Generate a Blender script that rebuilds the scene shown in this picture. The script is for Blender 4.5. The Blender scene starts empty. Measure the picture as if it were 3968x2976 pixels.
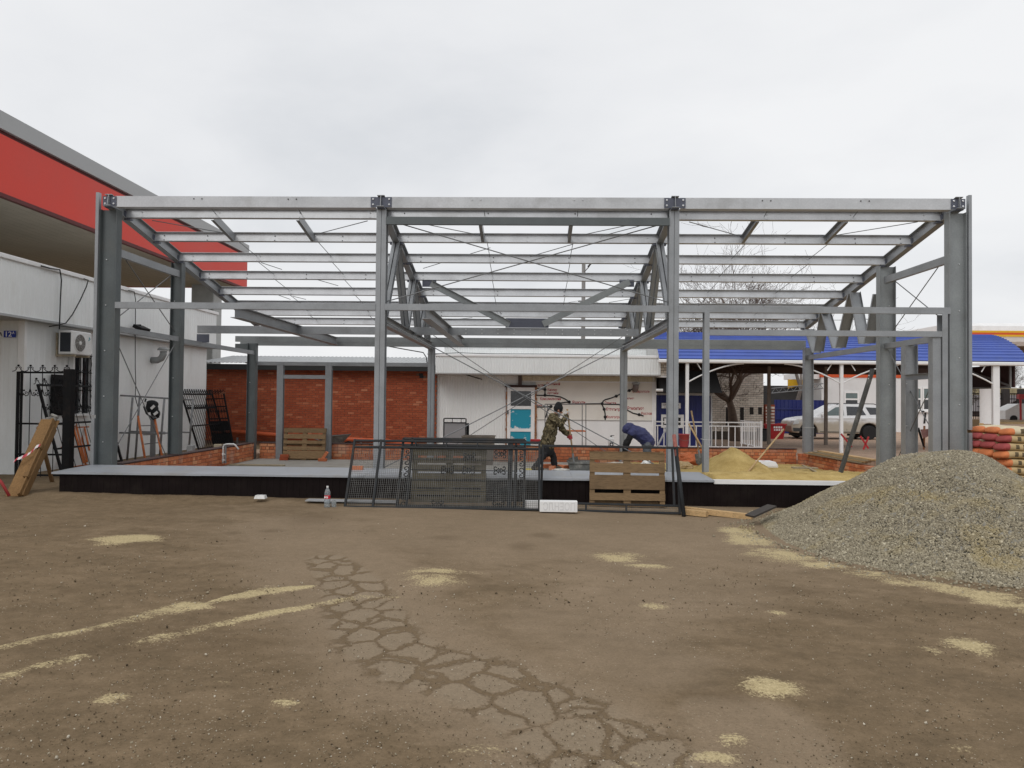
import bpy, math, random
import numpy as np
from mathutils import Vector, Matrix, noise as mnoise
random.seed(7); rng = np.random.default_rng(7)
scene = bpy.context.scene
col = scene.collection
R = math.radians

# ---------------------------------------------------------------- camera
CAM = Vector((0.0913, -14.9197, 1.95)); PITCH, ROLL, YAW, FPX = 0.0196, 0.01, 0.0247, 2835.32
IW, IH = 3968, 2976
cam_d = bpy.data.cameras.new('camera'); cam = bpy.data.objects.new('camera', cam_d); col.objects.link(cam)
CROT = Matrix.Rotation(YAW, 3, 'Z') @ Matrix.Rotation(math.pi/2 + PITCH, 3, 'X') @ Matrix.Rotation(ROLL, 3, 'Z')
cam.matrix_world = Matrix.Translation(CAM) @ CROT.to_4x4()
cam_d.sensor_fit = 'HORIZONTAL'; cam_d.sensor_width = 36.0; cam_d.lens = FPX/IW*36.0
cam_d.clip_start = 0.05; cam_d.clip_end = 3000
scene.camera = cam

def ray(u, v):
    return CROT @ Vector(((u-IW/2)/FPX, -(v-IH/2)/FPX, -1))
def PX(u, v, Y=None, Z=None, X=None):
    """place read off the survey of the photograph at a known depth (or height, or side)"""
    r = ray(u, v)
    t = (Y-CAM.y)/r.y if Y is not None else ((Z-CAM.z)/r.z if Z is not None else (X-CAM.x)/r.x)
    return CAM + r*t

# ---------------------------------------------------------------- sky, sun, exposure
SUN_EL, SUN_AZ = R(48), R(205)       # azimuth clockwise from +Y: high, behind and a little left of the camera
w = bpy.data.worlds.new('World'); scene.world = w; w.use_nodes = True
nt = w.node_tree; N = nt.nodes; L = nt.links; N.clear()
wo = N.new('ShaderNodeOutputWorld'); bg = N.new('ShaderNodeBackground'); L.new(bg.outputs[0], wo.inputs[0])
sky = N.new('ShaderNodeTexSky'); sky.sky_type = 'NISHITA'; sky.sun_disc = False
sky.sun_elevation = SUN_EL; sky.sun_rotation = SUN_AZ; sky.dust_density = 3.0; sky.air_density = 1.2
tc = N.new('ShaderNodeTexCoord')
sep = N.new('ShaderNodeSeparateXYZ'); L.new(tc.outputs['Generated'], sep.inputs[0])
zc = N.new('ShaderNodeMath'); zc.operation = 'MAXIMUM'; L.new(sep.outputs[2], zc.inputs[0]); zc.inputs[1].default_value = 0.0
za = N.new('ShaderNodeMath'); za.operation = 'ADD'; L.new(zc.outputs[0], za.inputs[0]); za.inputs[1].default_value = 0.22
dx = N.new('ShaderNodeMath'); dx.operation = 'DIVIDE'; L.new(sep.outputs[0], dx.inputs[0]); L.new(za.outputs[0], dx.inputs[1])
dy = N.new('ShaderNodeMath'); dy.operation = 'DIVIDE'; L.new(sep.outputs[1], dy.inputs[0]); L.new(za.outputs[0], dy.inputs[1])
mxx = N.new('ShaderNodeMath'); mxx.operation = 'MULTIPLY'; L.new(dx.outputs[0], mxx.inputs[0]); mxx.inputs[1].default_value = -1.0
cmb = N.new('ShaderNodeCombineXYZ'); L.new(mxx.outputs[0], cmb.inputs[0]); L.new(dy.outputs[0], cmb.inputs[1]); cmb.inputs[2].default_value = 3.7
n1 = N.new('ShaderNodeTexNoise'); n1.inputs['Scale'].default_value = 0.62; n1.inputs['Detail'].default_value = 7; n1.inputs['Roughness'].default_value = .52
n1.inputs['Distortion'].default_value = .25
L.new(cmb.outputs[0], n1.inputs['Vector'])
cr = N.new('ShaderNodeValToRGB'); L.new(n1.outputs['Fac'], cr.inputs[0])
cr.color_ramp.elements[0].position = .33; cr.color_ramp.elements[0].color = (.69, .712, .745, 1)
cr.color_ramp.elements[1].position = .56; cr.color_ramp.elements[1].color = (.93, .935, .945, 1)
e = cr.color_ramp.elements.new(.44); e.color = (.845, .855, .875, 1)
sk = N.new('ShaderNodeVectorMath'); sk.operation = 'SCALE'; L.new(sky.outputs[0], sk.inputs[0]); sk.inputs['Scale'].default_value = .10
mx = N.new('ShaderNodeMix'); mx.data_type = 'RGBA'; mx.inputs['Factor'].default_value = .94
L.new(sk.outputs[0], mx.inputs['A']); L.new(cr.outputs[0], mx.inputs['B'])
L.new(mx.outputs['Result'], bg.inputs[0]); bg.inputs[1].default_value = 1.0
sl = bpy.data.lights.new('sun', 'SUN'); sl.energy = .9; sl.angle = R(28); sl.color = (1, .975, .94)
sun = bpy.data.objects.new('sun', sl); col.objects.link(sun)
sd = Vector((math.sin(SUN_AZ)*math.cos(SUN_EL), math.cos(SUN_AZ)*math.cos(SUN_EL), math.sin(SUN_EL)))
sun.rotation_euler = sd.to_track_quat('Z', 'Y').to_euler(); sun.location = sd*40
scene.view_settings.view_transform = 'Standard'; scene.view_settings.look = 'None'
scene.view_settings.exposure = 0.0; scene.view_settings.gamma = 1.0; scene.view_settings.use_curve_mapping = False
scene.cycles.max_bounces = 6; scene.cycles.diffuse_bounces = 3; scene.cycles.glossy_bounces = 3
scene.cycles.use_denoising = True

# ---------------------------------------------------------------- materials
def lin(r, g, b, k=1.0):
    o = []
    for c in (r, g, b):
        c /= 255; c = c/12.92 if c <= .04045 else ((c+.055)/1.055)**2.4
        o.append(min(.9, c*k))
    return (*o, 1)
class NT:
    def __init__(s, name):
        s.m = bpy.data.materials.new(name); s.m.use_nodes = True
        s.t = s.m.node_tree; s.t.nodes.clear()
        s.out = s.n('OutputMaterial'); s.b = s.n('BsdfPrincipled'); s.l(s.b.outputs[0], s.out.inputs[0])
    def n(s, k, **kw):
        x = s.t.nodes.new('ShaderNode'+k)
        for a, b in kw.items(): setattr(x, a, b)
        return x
    def l(s, a, b): s.t.links.new(a, b)
    def val(s, sock, v):
        if hasattr(v, 'default_value'): s.l(v, sock)
        else: sock.default_value = v
    def math(s, op, a, b=0.0, clamp=False):
        x = s.n('Math', operation=op, use_clamp=clamp); s.val(x.inputs[0], a); s.val(x.inputs[1], b); return x.outputs[0]
    def mix(s, f, a, b, blend='MIX'):
        x = s.n('Mix', data_type='RGBA', blend_type=blend); s.val(x.inputs['Factor'], f); s.val(x.inputs['A'], a); s.val(x.inputs['B'], b); return x.outputs['Result']
    def pos(s, scale=(1, 1, 1), obj=False):
        g = s.n('TexCoord').outputs['Object'] if obj else s.n('NewGeometry').outputs['Position']
        if tuple(scale) == (1, 1, 1): return g
        x = s.n('Mapping'); s.l(g, x.inputs[0]); x.inputs['Scale'].default_value = scale; return x.outputs[0]
    def noise(s, scale, vec=None, detail=4, rough=.55, dist=0.0):
        x = s.n('TexNoise'); x.inputs['Scale'].default_value = scale; x.inputs['Detail'].default_value = detail
        x.inputs['Roughness'].default_value = rough; x.inputs['Distortion'].default_value = dist
        s.l(vec if vec is not None else s.pos(), x.inputs['Vector']); return x.outputs['Fac']
    def ramp(s, f, *stops):
        x = s.n('ValToRGB'); s.l(f, x.inputs[0]); el = x.color_ramp.elements
        while len(el) < len(stops): el.new(.5)
        for e_, (p, c) in zip(el, stops):
            e_.position = p; e_.color = c if len(c) == 4 else (*c, 1)
        return x.outputs[0]
    def step(s, f, a, b):
        x = s.n('MapRange', interpolation_type='SMOOTHSTEP'); s.val(x.inputs[0], f); x.inputs[1].default_value = a; x.inputs[2].default_value = b; return x.outputs[0]
    def attr(s, name): return s.n('Attribute', attribute_name=name).outputs
    def bump(s, h, strength=.3, dist=.01):
        x = s.n('Bump'); s.l(h, x.inputs['Height']); x.inputs['Strength'].default_value = strength; x.inputs['Distance'].default_value = dist
        s.l(x.outputs[0], s.b.inputs['Normal'])
    def fin(s, c, rough=.7, metal=0.0, spec=.5):
        s.val(s.b.inputs['Base Color'], c); s.val(s.b.inputs['Roughness'], rough); s.val(s.b.inputs['Metallic'], metal)
        s.b.inputs['Specular IOR Level'].default_value = spec; return s.m
MATS = {}
def mat(name, c, rough=.7, metal=0.0, var=.12, scale=3.0, fine=40.0, dirt=None, dirt_amt=.25, bump=.1, stretch=(1, 1, 1), spec=.4, rnd=0.0, obj=False):
    """procedural paint / plaster / metal: colour with broad and fine mottling, optional dirt tint and grain"""
    if name in MATS: return MATS[name]
    t = NT(name); p = t.pos(stretch, obj)
    a = t.noise(scale, p, 5, .6); b = t.noise(fine, p, 3, .6)
    f = t.math('ADD', t.math('MULTIPLY', a, .65), t.math('MULTIPLY', b, .35))
    lo = tuple(x*(1-var*2) for x in c[:3]); hi = tuple(min(.95, x*(1+var*2)) for x in c[:3])
    k = t.ramp(f, (.25, lo), (.75, hi))
    if dirt is not None:
        d = t.step(t.noise(scale*.7+.31, p, 6, .65), .5, .72); k = t.mix(t.math('MULTIPLY', d, dirt_amt), k, dirt)
    if rnd:
        o = t.n('ObjectInfo').outputs['Random']; k = t.mix(1.0, k, t.ramp(o, (0, (1-rnd,)*3), (1, (1+rnd*.6,)*3)), 'MULTIPLY')
    if bump: t.bump(f, bump, .01)
    r = t.math('ADD', t.math('MULTIPLY', a, .25), rough-.12)
    MATS[name] = t.fin(k, r, metal, spec); return MATS[name]
def wood(name, c, grain=(1, 1, 14)):
    if name in MATS: return MATS[name]
    t = NT(name); p = t.pos(grain); o = t.n('ObjectInfo').outputs['Random']
    n = t.noise(5, p, 6, .65, 1.2); kn = t.noise(3.2, None, 3, .5)
    k = t.ramp(n, (.25, tuple(x*.5 for x in c[:3])), (.5, c[:3]), (.8, tuple(min(.9, x*1.35) for x in c[:3])))
    k = t.mix(1.0, k, t.ramp(o, (0, (.72, .7, .68)), (1, (1.2, 1.17, 1.1))), 'MULTIPLY')
    k = t.mix(t.math('MULTIPLY', t.step(kn, .56, .74), .45), k, tuple(x*.45 for x in c[:3])+(1,))
    t.bump(n, .35, .004); MATS[name] = t.fin(k, .8, 0, .25); return MATS[name]
def brickmat(name, cols, rough=.85, extra=None):
    t = NT(name); o = t.n('ObjectInfo').outputs['Random']; a = t.attr('tone')['Fac']
    v = t.math('FRACT', t.math('ADD', o, a))
    k = t.ramp(v, *cols)
    n = t.noise(22, None, 5, .65)
    k = t.mix(.35, k, t.ramp(n, (.3, (.55, .5, .48)), (.7, (1.3, 1.25, 1.2))), 'MULTIPLY')
    if extra: k = t.mix(t.math('MULTIPLY', t.step(t.noise(1.7, None, 5, .6), .52, .7), extra[1]), k, extra[0])
    t.bump(n, .4, .006); MATS[name] = t.fin(k, rough, 0, .2); return MATS[name]

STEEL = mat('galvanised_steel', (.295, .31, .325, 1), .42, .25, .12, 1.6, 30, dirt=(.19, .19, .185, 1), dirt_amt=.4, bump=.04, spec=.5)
STEELD = mat('shaded_steel', (.105, .12, .124, 1), .5, .1, .12, 2.0, 30, dirt=(.15, .15, .135, 1), dirt_amt=.3, bump=.05)  # same steel as the frame, with the left columns' shade put into its colour
STEELM = mat('mid_grey_steel', (.27, .29, .297, 1), .48, .15, .12, 2.0, 30, dirt=(.17, .17, .155, 1), dirt_amt=.3, bump=.05)  # right columns: brighter light put into a lighter tone of the same steel
PLATE = mat('bluish_gusset_steel', (.10, .108, .14, 1), .45, .2, .08, 4, 40, bump=.03)
PURL = mat('zinc_purlin', (.53, .545, .565, 1), .38, .2, .12, 1.6, 30, dirt=(.29, .29, .285, 1), dirt_amt=.4, bump=.04)
ROD = mat('rod_steel', (.17, .175, .18, 1), .5, .3, .1)
BOLT = mat('zinc_bolt', (.62, .63, .64, 1), .35, .6, .05)
BOLTD = mat('dark_bolt', (.08, .08, .085, 1), .5, .3, .05)
BLACK = mat('black_iron_paint', (.010, .010, .011, 1), .6, 0, .2, 6, 60, dirt=(.05, .035, .028, 1), dirt_amt=.3, bump=.1, spec=.15)
DGREY = mat('dark_grey_fence_paint', (.020, .022, .024, 1), .6, 0, .2, 5, 50, dirt=(.07, .05, .035, 1), dirt_amt=.4, bump=.1, spec=.2)
WIRE = mat('grey_wire', (.15, .15, .145, 1), .6, 0, .3, 6, 60, spec=.2)
CABLE = mat('black_cable', (.015, .015, .015, 1), .6, 0, .1)
WSID = mat('white_siding', (.79, .81, .81, 1), .45, 0, .04, .8, 30, dirt=(.55, .545, .50, 1), dirt_amt=.35, bump=.02, stretch=(1, 1, .35))
WTRIM = mat('white_trim', (.80, .80, .80, 1), .5, 0, .04, 2, 30, dirt=(.6, .58, .53, 1), dirt_amt=.3)
CREAM = mat('cream_panel', (.78, .75, .69, 1), .5, 0, .04, 1.2, 30, dirt=(.6, .55, .47, 1), dirt_amt=.25, bump=.02)
BEIGE = mat('beige_ribbed_sheet', (.66, .60, .46, 1), .55, 0, .08, 3, 30)
GLASS = mat('dark_glass', (.02, .022, .026, 1), .12, 0, .2, 3, 8, bump=0, spec=.8)
GLASSG = mat('tinted_glass', (.10, .14, .14, 1), .1, 0, .2, 2, 6, bump=0, spec=.8)
CONC = mat('concrete_slab', (.30, .285, .255, 1), .85, 0, .14, 1.3, 30, dirt=(.20, .17, .12, 1), dirt_amt=.5, bump=.3)
CAPM = mat('light_grey_cap_sheet', (.32, .34, .37, 1), .42, .1, .09, 1.4, 40, dirt=(.30, .28, .24, 1), dirt_amt=.5, bump=.04)
BROWN = mat('dark_brown_sheet', (.011, .0075, .0075, 1), .5, 0, .2, 3, 40, dirt=(.03, .025, .02, 1), dirt_amt=.3, bump=.02, spec=.08)
REDP = mat('red_fascia', (.64, .042, .022, 1), .5, 0, .05, .5, 20, bump=.01)
GREYP = mat('grey_fascia', (.38, .39, .395, 1), .5, 0, .04, .5, 20, bump=.01)
SOFF = mat('soffit_panels', (.40, .36, .29, 1), .6, 0, .1, 1.0, 20)
ROOFB = mat('blue_roof_sheet', (.068, .115, .40, 1), .5, 0, .12, 1.2, 30, dirt=(.11, .15, .33, 1), dirt_amt=.4, bump=.04)
BLUE = mat('blue_painted_sheet', (.011, .018, .125, 1), .45, 0, .12, 1.5, 30, dirt=(.04, .05, .12, 1), dirt_amt=.4)
ORANGE = mat('orange_scaffold_paint', (.55, .16, .05, 1), .6, 0, .2, 9, 60, dirt=(.22, .12, .08, 1), dirt_amt=.6, bump=.15)
PIPEG = mat('grey_pipe', (.20, .205, .21, 1), .55, .2, .2, 6, 60, dirt=(.22, .13, .08, 1), dirt_amt=.4)
PIPEO = mat('orange_gas_pipe', (.50, .10, .035, 1), .55, 0, .12, 5, 40)
TAR = mat('tar_brown_cap', (.06, .03, .026, 1), .6, 0, .2, 6, 40)
RED = mat('red_plastic', (.42, .022, .028, 1), .4, 0, .1, 4, 40, dirt=(.35, .10, .09, 1), dirt_amt=.4)
ORSTR = mat('orange_stripe', (.62, .09, .02, 1), .5, 0, .05)
YEL = mat('yellow_stripe', (.72, .42, .02, 1), .5, 0, .05)
PVC = mat('white_plastic', (.74, .74, .73, 1), .4, 0, .05, 6, 40, dirt=(.5, .47, .42, 1), dirt_amt=.3)
FOAM = mat('white_foam', (.80, .80, .80, 1), .8, 0, .03, 5, 90, dirt=(.6, .58, .55, 1), dirt_amt=.25, bump=.2)
RUBBER = mat('black_rubber', (.014, .014, .015, 1), .7, 0, .2, 20, 80)
DKGREY = mat('dark_grey_plastic', (.05, .052, .055, 1), .6, 0, .15, 8, 50)
TUB = mat('cement_stained_tub', (.13, .135, .13, 1), .8, 0, .3, 6, 50, dirt=(.36, .35, .32, 1), dirt_amt=.7, bump=.4)
MORT = mat('mortar', (.20, .12, .085, 1), .9, 0, .2, 6, 60)
MORTG = mat('grey_mortar', (.10, .085, .07, 1), .9, 0, .2, 6, 60)
PALW = wood('pallet_wood', (.235, .16, .09, 1), (1.2, 9, 12))
PALD = wood('grey_wet_pallet_wood', (.135, .115, .07, 1), (1.2, 9, 12))
NEWW = wood('fresh_timber', (.58, .40, .21, 1), (1, 8, 10))
GREYW = wood('weathered_board', (.36, .31, .22, 1), (1, 8, 10))
HANDLE = wood('tool_handle_wood', (.42, .30, .17, 1), (10, 10, 1))
CARD = wood('brown_board', (.22, .13, .058, 1), (8, 8, 1))
BRK = brickmat('red_brick', [(0, (.29, .070, .035)), (.5, (.34, .088, .043)), (.92, (.385, .108, .053)), (1, (.48, .19, .105))])
BRKO = brickmat('orange_brick', [(0, (.42, .13, .06)), (.4, (.54, .18, .085)), (.8, (.60, .225, .105)), (1, (.66, .33, .18))], extra=((.45, .40, .34, 1), .35))
BRKW = brickmat('white_silicate_brick', [(0, (.60, .54, .47)), (.5, (.70, .64, .56)), (1, (.78, .73, .66))], extra=((.42, .35, .27, 1), .35))
LETR = mat('red_lettering', (.40, .02, .03, 1), .6, 0, .2, 30, 90)
LETB = mat('black_lettering', (.02, .02, .022, 1), .6, 0, .2, 30, 90)
LETW = mat('white_lettering', (.85, .85, .86, 1), .5, 0, .03)
LETG = mat('pale_grey_print', (.69, .69, .69, 1), .8, 0, .05)

# ---------------------------------------------------------------- mesh builder
def root_loc(o):
    while o.parent: o = o.parent
    return Vector(o.location)
class MB:
    def __init__(s, M=None): s.v = []; s.f = []; s.M = M
    def add(s, vs, fs):
        k = len(s.v)
        for p in vs:
            p = Vector(p); s.v.append(tuple(s.M @ p) if s.M else tuple(p))
        s.f += [tuple(i+k for i in f) for f in fs]; return s
    def mm(s, x0, x1, y0, y1, z0, z1, b=0.0):
        return s.box(((x0+x1)/2, (y0+y1)/2, (z0+z1)/2), (x1-x0, y1-y0, z1-z0), b=b)
    def box(s, c, d, Rm=None, b=0.0):
        c = Vector(c); h = [abs(x)/2 for x in d]
        if b <= 0:
            vs = [Vector((h[0]*i, h[1]*j, h[2]*k)) for i in (-1, 1) for j in (-1, 1) for k in (-1, 1)]
            fs = [(0, 1, 3, 2), (4, 6, 7, 5), (0, 4, 5, 1), (2, 3, 7, 6), (0, 2, 6, 4), (1, 5, 7, 3)]
        else:
            b = min(b, min(h)*.9); vs = []; ix = {}
            for i in (-1, 1):
                for j in (-1, 1):
                    for k in (-1, 1):
                        for ax in range(3):
                            p = [(h[q] if q == ax else h[q]-b)*(i, j, k)[q] for q in range(3)]
                            ix[i, j, k, ax] = len(vs); vs.append(Vector(p))
            fs = []
            for s1 in (-1, 1):
                fs.append(tuple(ix[s1, j, k, 0] for j, k in ((-1, -1), (1, -1), (1, 1), (-1, 1))))
                fs.append(tuple(ix[i, s1, k, 1] for i, k in ((-1, -1), (1, -1), (1, 1), (-1, 1))))
                fs.append(tuple(ix[i, j, s1, 2] for i, j in ((-1, -1), (1, -1), (1, 1), (-1, 1))))
                for s2 in (-1, 1):
                    fs.append((ix[s1, s2, -1, 0], ix[s1, s2, 1, 0], ix[s1, s2, 1, 1], ix[s1, s2, -1, 1]))
                    fs.append((ix[s1, -1, s2, 0], ix[s1, 1, s2, 0], ix[s1, 1, s2, 2], ix[s1, -1, s2, 2]))
                    fs.append((ix[-1, s1, s2, 1], ix[1, s1, s2, 1], ix[1, s1, s2, 2], ix[-1, s1, s2, 2]))
                    for s3 in (-1, 1): fs.append(tuple(ix[s1, s2, s3, a] for a in range(3)))
        return s.add([c+(Rm @ p if Rm else p) for p in vs], fs)
    def prof(s, poly, A, B, up=(0, 0, 1), cap=True):
        A, B, up = Vector(A), Vector(B), Vector(up); d = (B-A).normalized(); sd = d.cross(up).normalized(); uu = sd.cross(d)
        n = len(poly); vs = [P+sd*a+uu*b for P in (A, B) for a, b in poly]
        fs = [(i, (i+1) % n, n+(i+1) % n, n+i) for i in range(n)]
        if cap: fs += [tuple(range(n-1, -1, -1)), tuple(range(n, 2*n))]
        return s.add(vs, fs)
    def bar(s, A, B, wd, ht, up=(0, 0, 1)):
        return s.prof([(-wd/2, -ht/2), (wd/2, -ht/2), (wd/2, ht/2), (-wd/2, ht/2)], A, B, up)
    def tube(s, pts, r, n=6, closed=False, cap=True):
        pts = [Vector(p) for p in pts]; m = len(pts); rr = r if isinstance(r, (list, tuple)) else [r]*m
        vs = []; prev = None
        for i, p in enumerate(pts):
            a = pts[i-1] if (i > 0 or closed) else p; b = pts[(i+1) % m] if (i < m-1 or closed) else p
            d = (b-a).normalized() if (b-a).length > 1e-9 else Vector((0, 0, 1))
            if prev is None:
                q = Vector((0, 0, 1)) if abs(d.z) < .9 else Vector((1, 0, 0)); prev = d.cross(q).normalized()
            prev = (prev-d*prev.dot(d)).normalized(); o = d.cross(prev)
            vs += [p+(prev*math.cos(2*math.pi*k/n)+o*math.sin(2*math.pi*k/n))*rr[i] for k in range(n)]
        fs = []
        for i in range(m if closed else m-1):
            j = (i+1) % m
            fs += [(i*n+k, i*n+(k+1) % n, j*n+(k+1) % n, j*n+k) for k in range(n)]
        if cap and not closed: fs += [tuple(range(n-1, -1, -1)), tuple((m-1)*n+k for k in range(n))]
        return s.add(vs, fs)
    def lathe(s, pr, c=(0, 0, 0), n=16, Rm=None):
        c = Vector(c); vs = []
        for r, z in pr:
            for k in range(n):
                p = Vector((r*math.cos(2*math.pi*k/n), r*math.sin(2*math.pi*k/n), z)); vs.append(c+(Rm @ p if Rm else p))
        m = len(pr); fs = [(i*n+k, i*n+(k+1) % n, (i+1)*n+(k+1) % n, (i+1)*n+k) for i in range(m-1) for k in range(n)]
        fs += [tuple(range(n-1, -1, -1)), tuple((m-1)*n+k for k in range(n))]
        return s.add(vs, fs)
    def ball(s, c, r, n=8, sc=(1, 1, 1)):
        pr = [(max(1e-4, r*math.sin(math.pi*i/n)), -r*math.cos(math.pi*i/n)) for i in range(n+1)]
        return s.lathe(pr, c, n+2, Matrix.Diagonal(sc))
    def grid(s, P):
        """P: 2-D list of points"""
        nr, nc = len(P), len(P[0])
        return s.add([p for r in P for p in r], [(i*nc+j, i*nc+j+1, (i+1)*nc+j+1, (i+1)*nc+j) for i in range(nr-1) for j in range(nc-1)])
    def build(s, name, m, parent=None, origin=None, smooth=False, **props):
        me = bpy.data.meshes.new(name); off = root_loc(parent) if parent else Vector(origin if origin is not None else s.base())
        me.from_pydata([tuple(Vector(p)-off) for p in s.v], [], s.f); me.update()
        if m: me.materials.append(m)
        if smooth: me.polygons.foreach_set('use_smooth', [True]*len(me.polygons))
        o = bpy.data.objects.new(name, me); col.objects.link(o)
        if parent: o.parent = parent
        else: o.location = off
        for k, v in props.items(): o[k] = v
        return o
    def base(s):
        a = np.array(s.v); return ((a[:, 0].min()+a[:, 0].max())/2, (a[:, 1].min()+a[:, 1].max())/2, a[:, 2].min())
def thing(name, label, cat, loc, group=None):
    o = bpy.data.objects.new(name, None); col.objects.link(o); o.location = loc; o.empty_display_size = .2
    o['label'] = label; o['category'] = cat
    if group: o['group'] = group
    return o
def tag(o, label, cat, group=None):
    o['label'] = label; o['category'] = cat
    if group: o['group'] = group
    return o
def inst(me, name, loc, parent, scale=None, rot=None):
    o = bpy.data.objects.new(name, me); col.objects.link(o); o.parent = parent; o.location = Vector(loc)-root_loc(parent)
    if scale: o.scale = scale
    if rot: o.rotation_euler = rot
    return o
def Csec(h, wd, t=.006, s=-1):
    return [(0, 0), (s*wd, 0), (s*wd, t), (s*t, t), (s*t, h-t), (s*wd, h-t), (s*wd, h), (0, h)]
def Isec(h, wd, t=.008, z0=0):
    a = wd/2; k = t/2
    return [(-a, z0), (a, z0), (a, z0+t), (k, z0+t), (k, z0+h-t), (a, z0+h-t), (a, z0+h), (-a, z0+h), (-a, z0+h-t), (-k, z0+h-t), (-k, z0+t), (-a, z0+t)]
_dg = None
def text_mesh(name, body, size, loc, m, parent, rot=(math.pi/2, 0, 0), width=None, mirror=False, ext=.002):
    c = bpy.data.curves.new(name, 'FONT'); c.body = body; c.size = size; c.align_x = 'LEFT'; c.extrude = ext; c.offset = .014*size; c.resolution_u = 3
    tmp = bpy.data.objects.new(name, c); col.objects.link(tmp)
    dg = bpy.context.evaluated_depsgraph_get(); me = bpy.data.meshes.new_from_object(tmp.evaluated_get(dg))
    bpy.data.objects.remove(tmp); bpy.data.curves.remove(c)
    xs = np.empty(len(me.vertices)*3); me.vertices.foreach_get('co', xs); xs = xs.reshape(-1, 3)
    if width: xs[:, 0] *= width/max(1e-6, xs[:, 0].max())
    if mirror: xs[:, 0] = xs[:, 0].max()-xs[:, 0]
    me.vertices.foreach_set('co', xs.ravel()); me.materials.clear(); me.materials.append(m); me.update()
    o = bpy.data.objects.new(name, me); col.objects.link(o); o.parent = parent
    o.location = Vector(loc)-root_loc(parent); o.rotation_euler = rot; return o
def set_tone(me, val):
    a = me.attributes.new('tone', 'FLOAT', 'POINT'); a.data.foreach_set('value', np.full(len(me.vertices), val, dtype=np.float32) if np.isscalar(val) else val)
def brick_mesh(name, l, d, h, m, b=.004):
    x = MB(); x.box((0, 0, 0), (l, d, h), b=b); me = bpy.data.meshes.new(name); me.from_pydata(x.v, [], x.f); me.materials.append(m); set_tone(me, 0.0); return me

# ================================================================ GROUND
def sst(a, b, x): t = np.clip((x-a)/(b-a), 0, 1); return t*t*(3-2*t)
def gz(x, y):
    x = np.asarray(x, float); y = np.asarray(y, float)
    zf = -.045-.0085*np.clip(x, -10, 5)+.055*sst(-1.9, -1.35, y)
    inside = sst(-.95, -.5, y)*sst(-9.1, -8.8, x)
    return zf*(1-inside)-.14*inside
def axis(a, b, step, lo, hi):
    c = list(np.arange(a, b+1e-6, step)); s = step; p = a
    while p > lo: s *= 1.35; p -= s; c.insert(0, p)
    s = step; p = b
    while p < hi: s *= 1.35; p += s; c.append(p)
    return np.array(c)
gx = axis(-10.5, 10.5, .07, -900, 900); gy = axis(-11.5, -.8, .06, -80, 1500)
GX, GY = np.meshgrid(gx, gy); nx, ny = len(gx), len(gy)
GZ = gz(GX, GY)
near = (np.abs(GX) < 12) & (GY > -13) & (GY < 0)
und = np.zeros_like(GZ)
for fx, fy, ph, am in ((.9, 1.3, .3, .010), (2.1, 1.7, 1.9, .006), (4.7, 5.3, .7, .003), (.35, .5, 2.2, .012)):
    und += am*np.sin(fx*GX+ph+.6*np.sin(fy*GY))*np.sin(fy*GY+1.7*ph+.5*np.sin(fx*GX*.7))
GZ += und*near
SAND = np.zeros_like(GZ); CRK = np.zeros_like(GZ); ASP_FALL = np.zeros_like(GZ); DRK = np.zeros_like(GZ)
Z7 = lambda x, y: (x*.9042, 1950+y*.9042)
Z8 = lambda x, y: (1968+x*.9042, 1950+y*.9042)
def ell(A, uv, hw, hh, k, tilt=0.0):
    u, v = uv; hw *= .9042; hh *= .9042
    c = PX(u, v, Z=.03); ax = abs(PX(u+hw, v, Z=.03).x-c.x); ay = abs(PX(u, v-hh, Z=.03).y-PX(u, v+hh, Z=.03).y)/2
    X, Y = GX-c.x, GY-c.y; ct, s_ = math.cos(tilt), math.sin(tilt)
    d = np.sqrt(((X*ct+Y*s_)/ax)**2+((-X*s_+Y*ct)/ay)**2)
    np.maximum(A, k*np.clip(1.45-d*.9, 0, 1), out=A)
def path(A, pts, rad, k):
    P = [PX(u, v, Z=.03) for u, v in pts]; r_ = rad if isinstance(rad, (list, tuple)) else [rad]*len(P)
    for a, b, ra, rb in zip(P, P[1:], r_, r_[1:]):
        d = np.array([b.x-a.x, b.y-a.y]); q = max(1e-9, d@d)
        t = np.clip(((GX-a.x)*d[0]+(GY-a.y)*d[1])/q, 0, 1); dist = np.hypot(GX-a.x-t*d[0], GY-a.y-t*d[1])
        np.maximum(A, k*np.clip(1.5-dist/(ra+(rb-ra)*t), 0, 1), out=A)
ell(SAND, Z7(560, 147), 150, 22, 1.0)
path(SAND, [Z7(-60, 610), Z7(160, 555), Z7(370, 515), Z7(620, 455), Z7(800, 412)], [.09, .13, .08, .16, .22], .70)
path(SAND, [Z7(940, 388), Z7(1120, 355), Z7(1320, 335)], [.10, .22, .07], .9)
path(SAND, [Z7(480, 585), Z7(700, 540), Z7(900, 490), Z7(1150, 440), Z7(1400, 395), Z7(1550, 370), Z7(1720, 368)], [.06, .12, .09, .07, .08, .09, .04], .66)
path(SAND, [Z7(-40, 725), Z7(200, 655), Z7(345, 622)], .08, .7)
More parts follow.
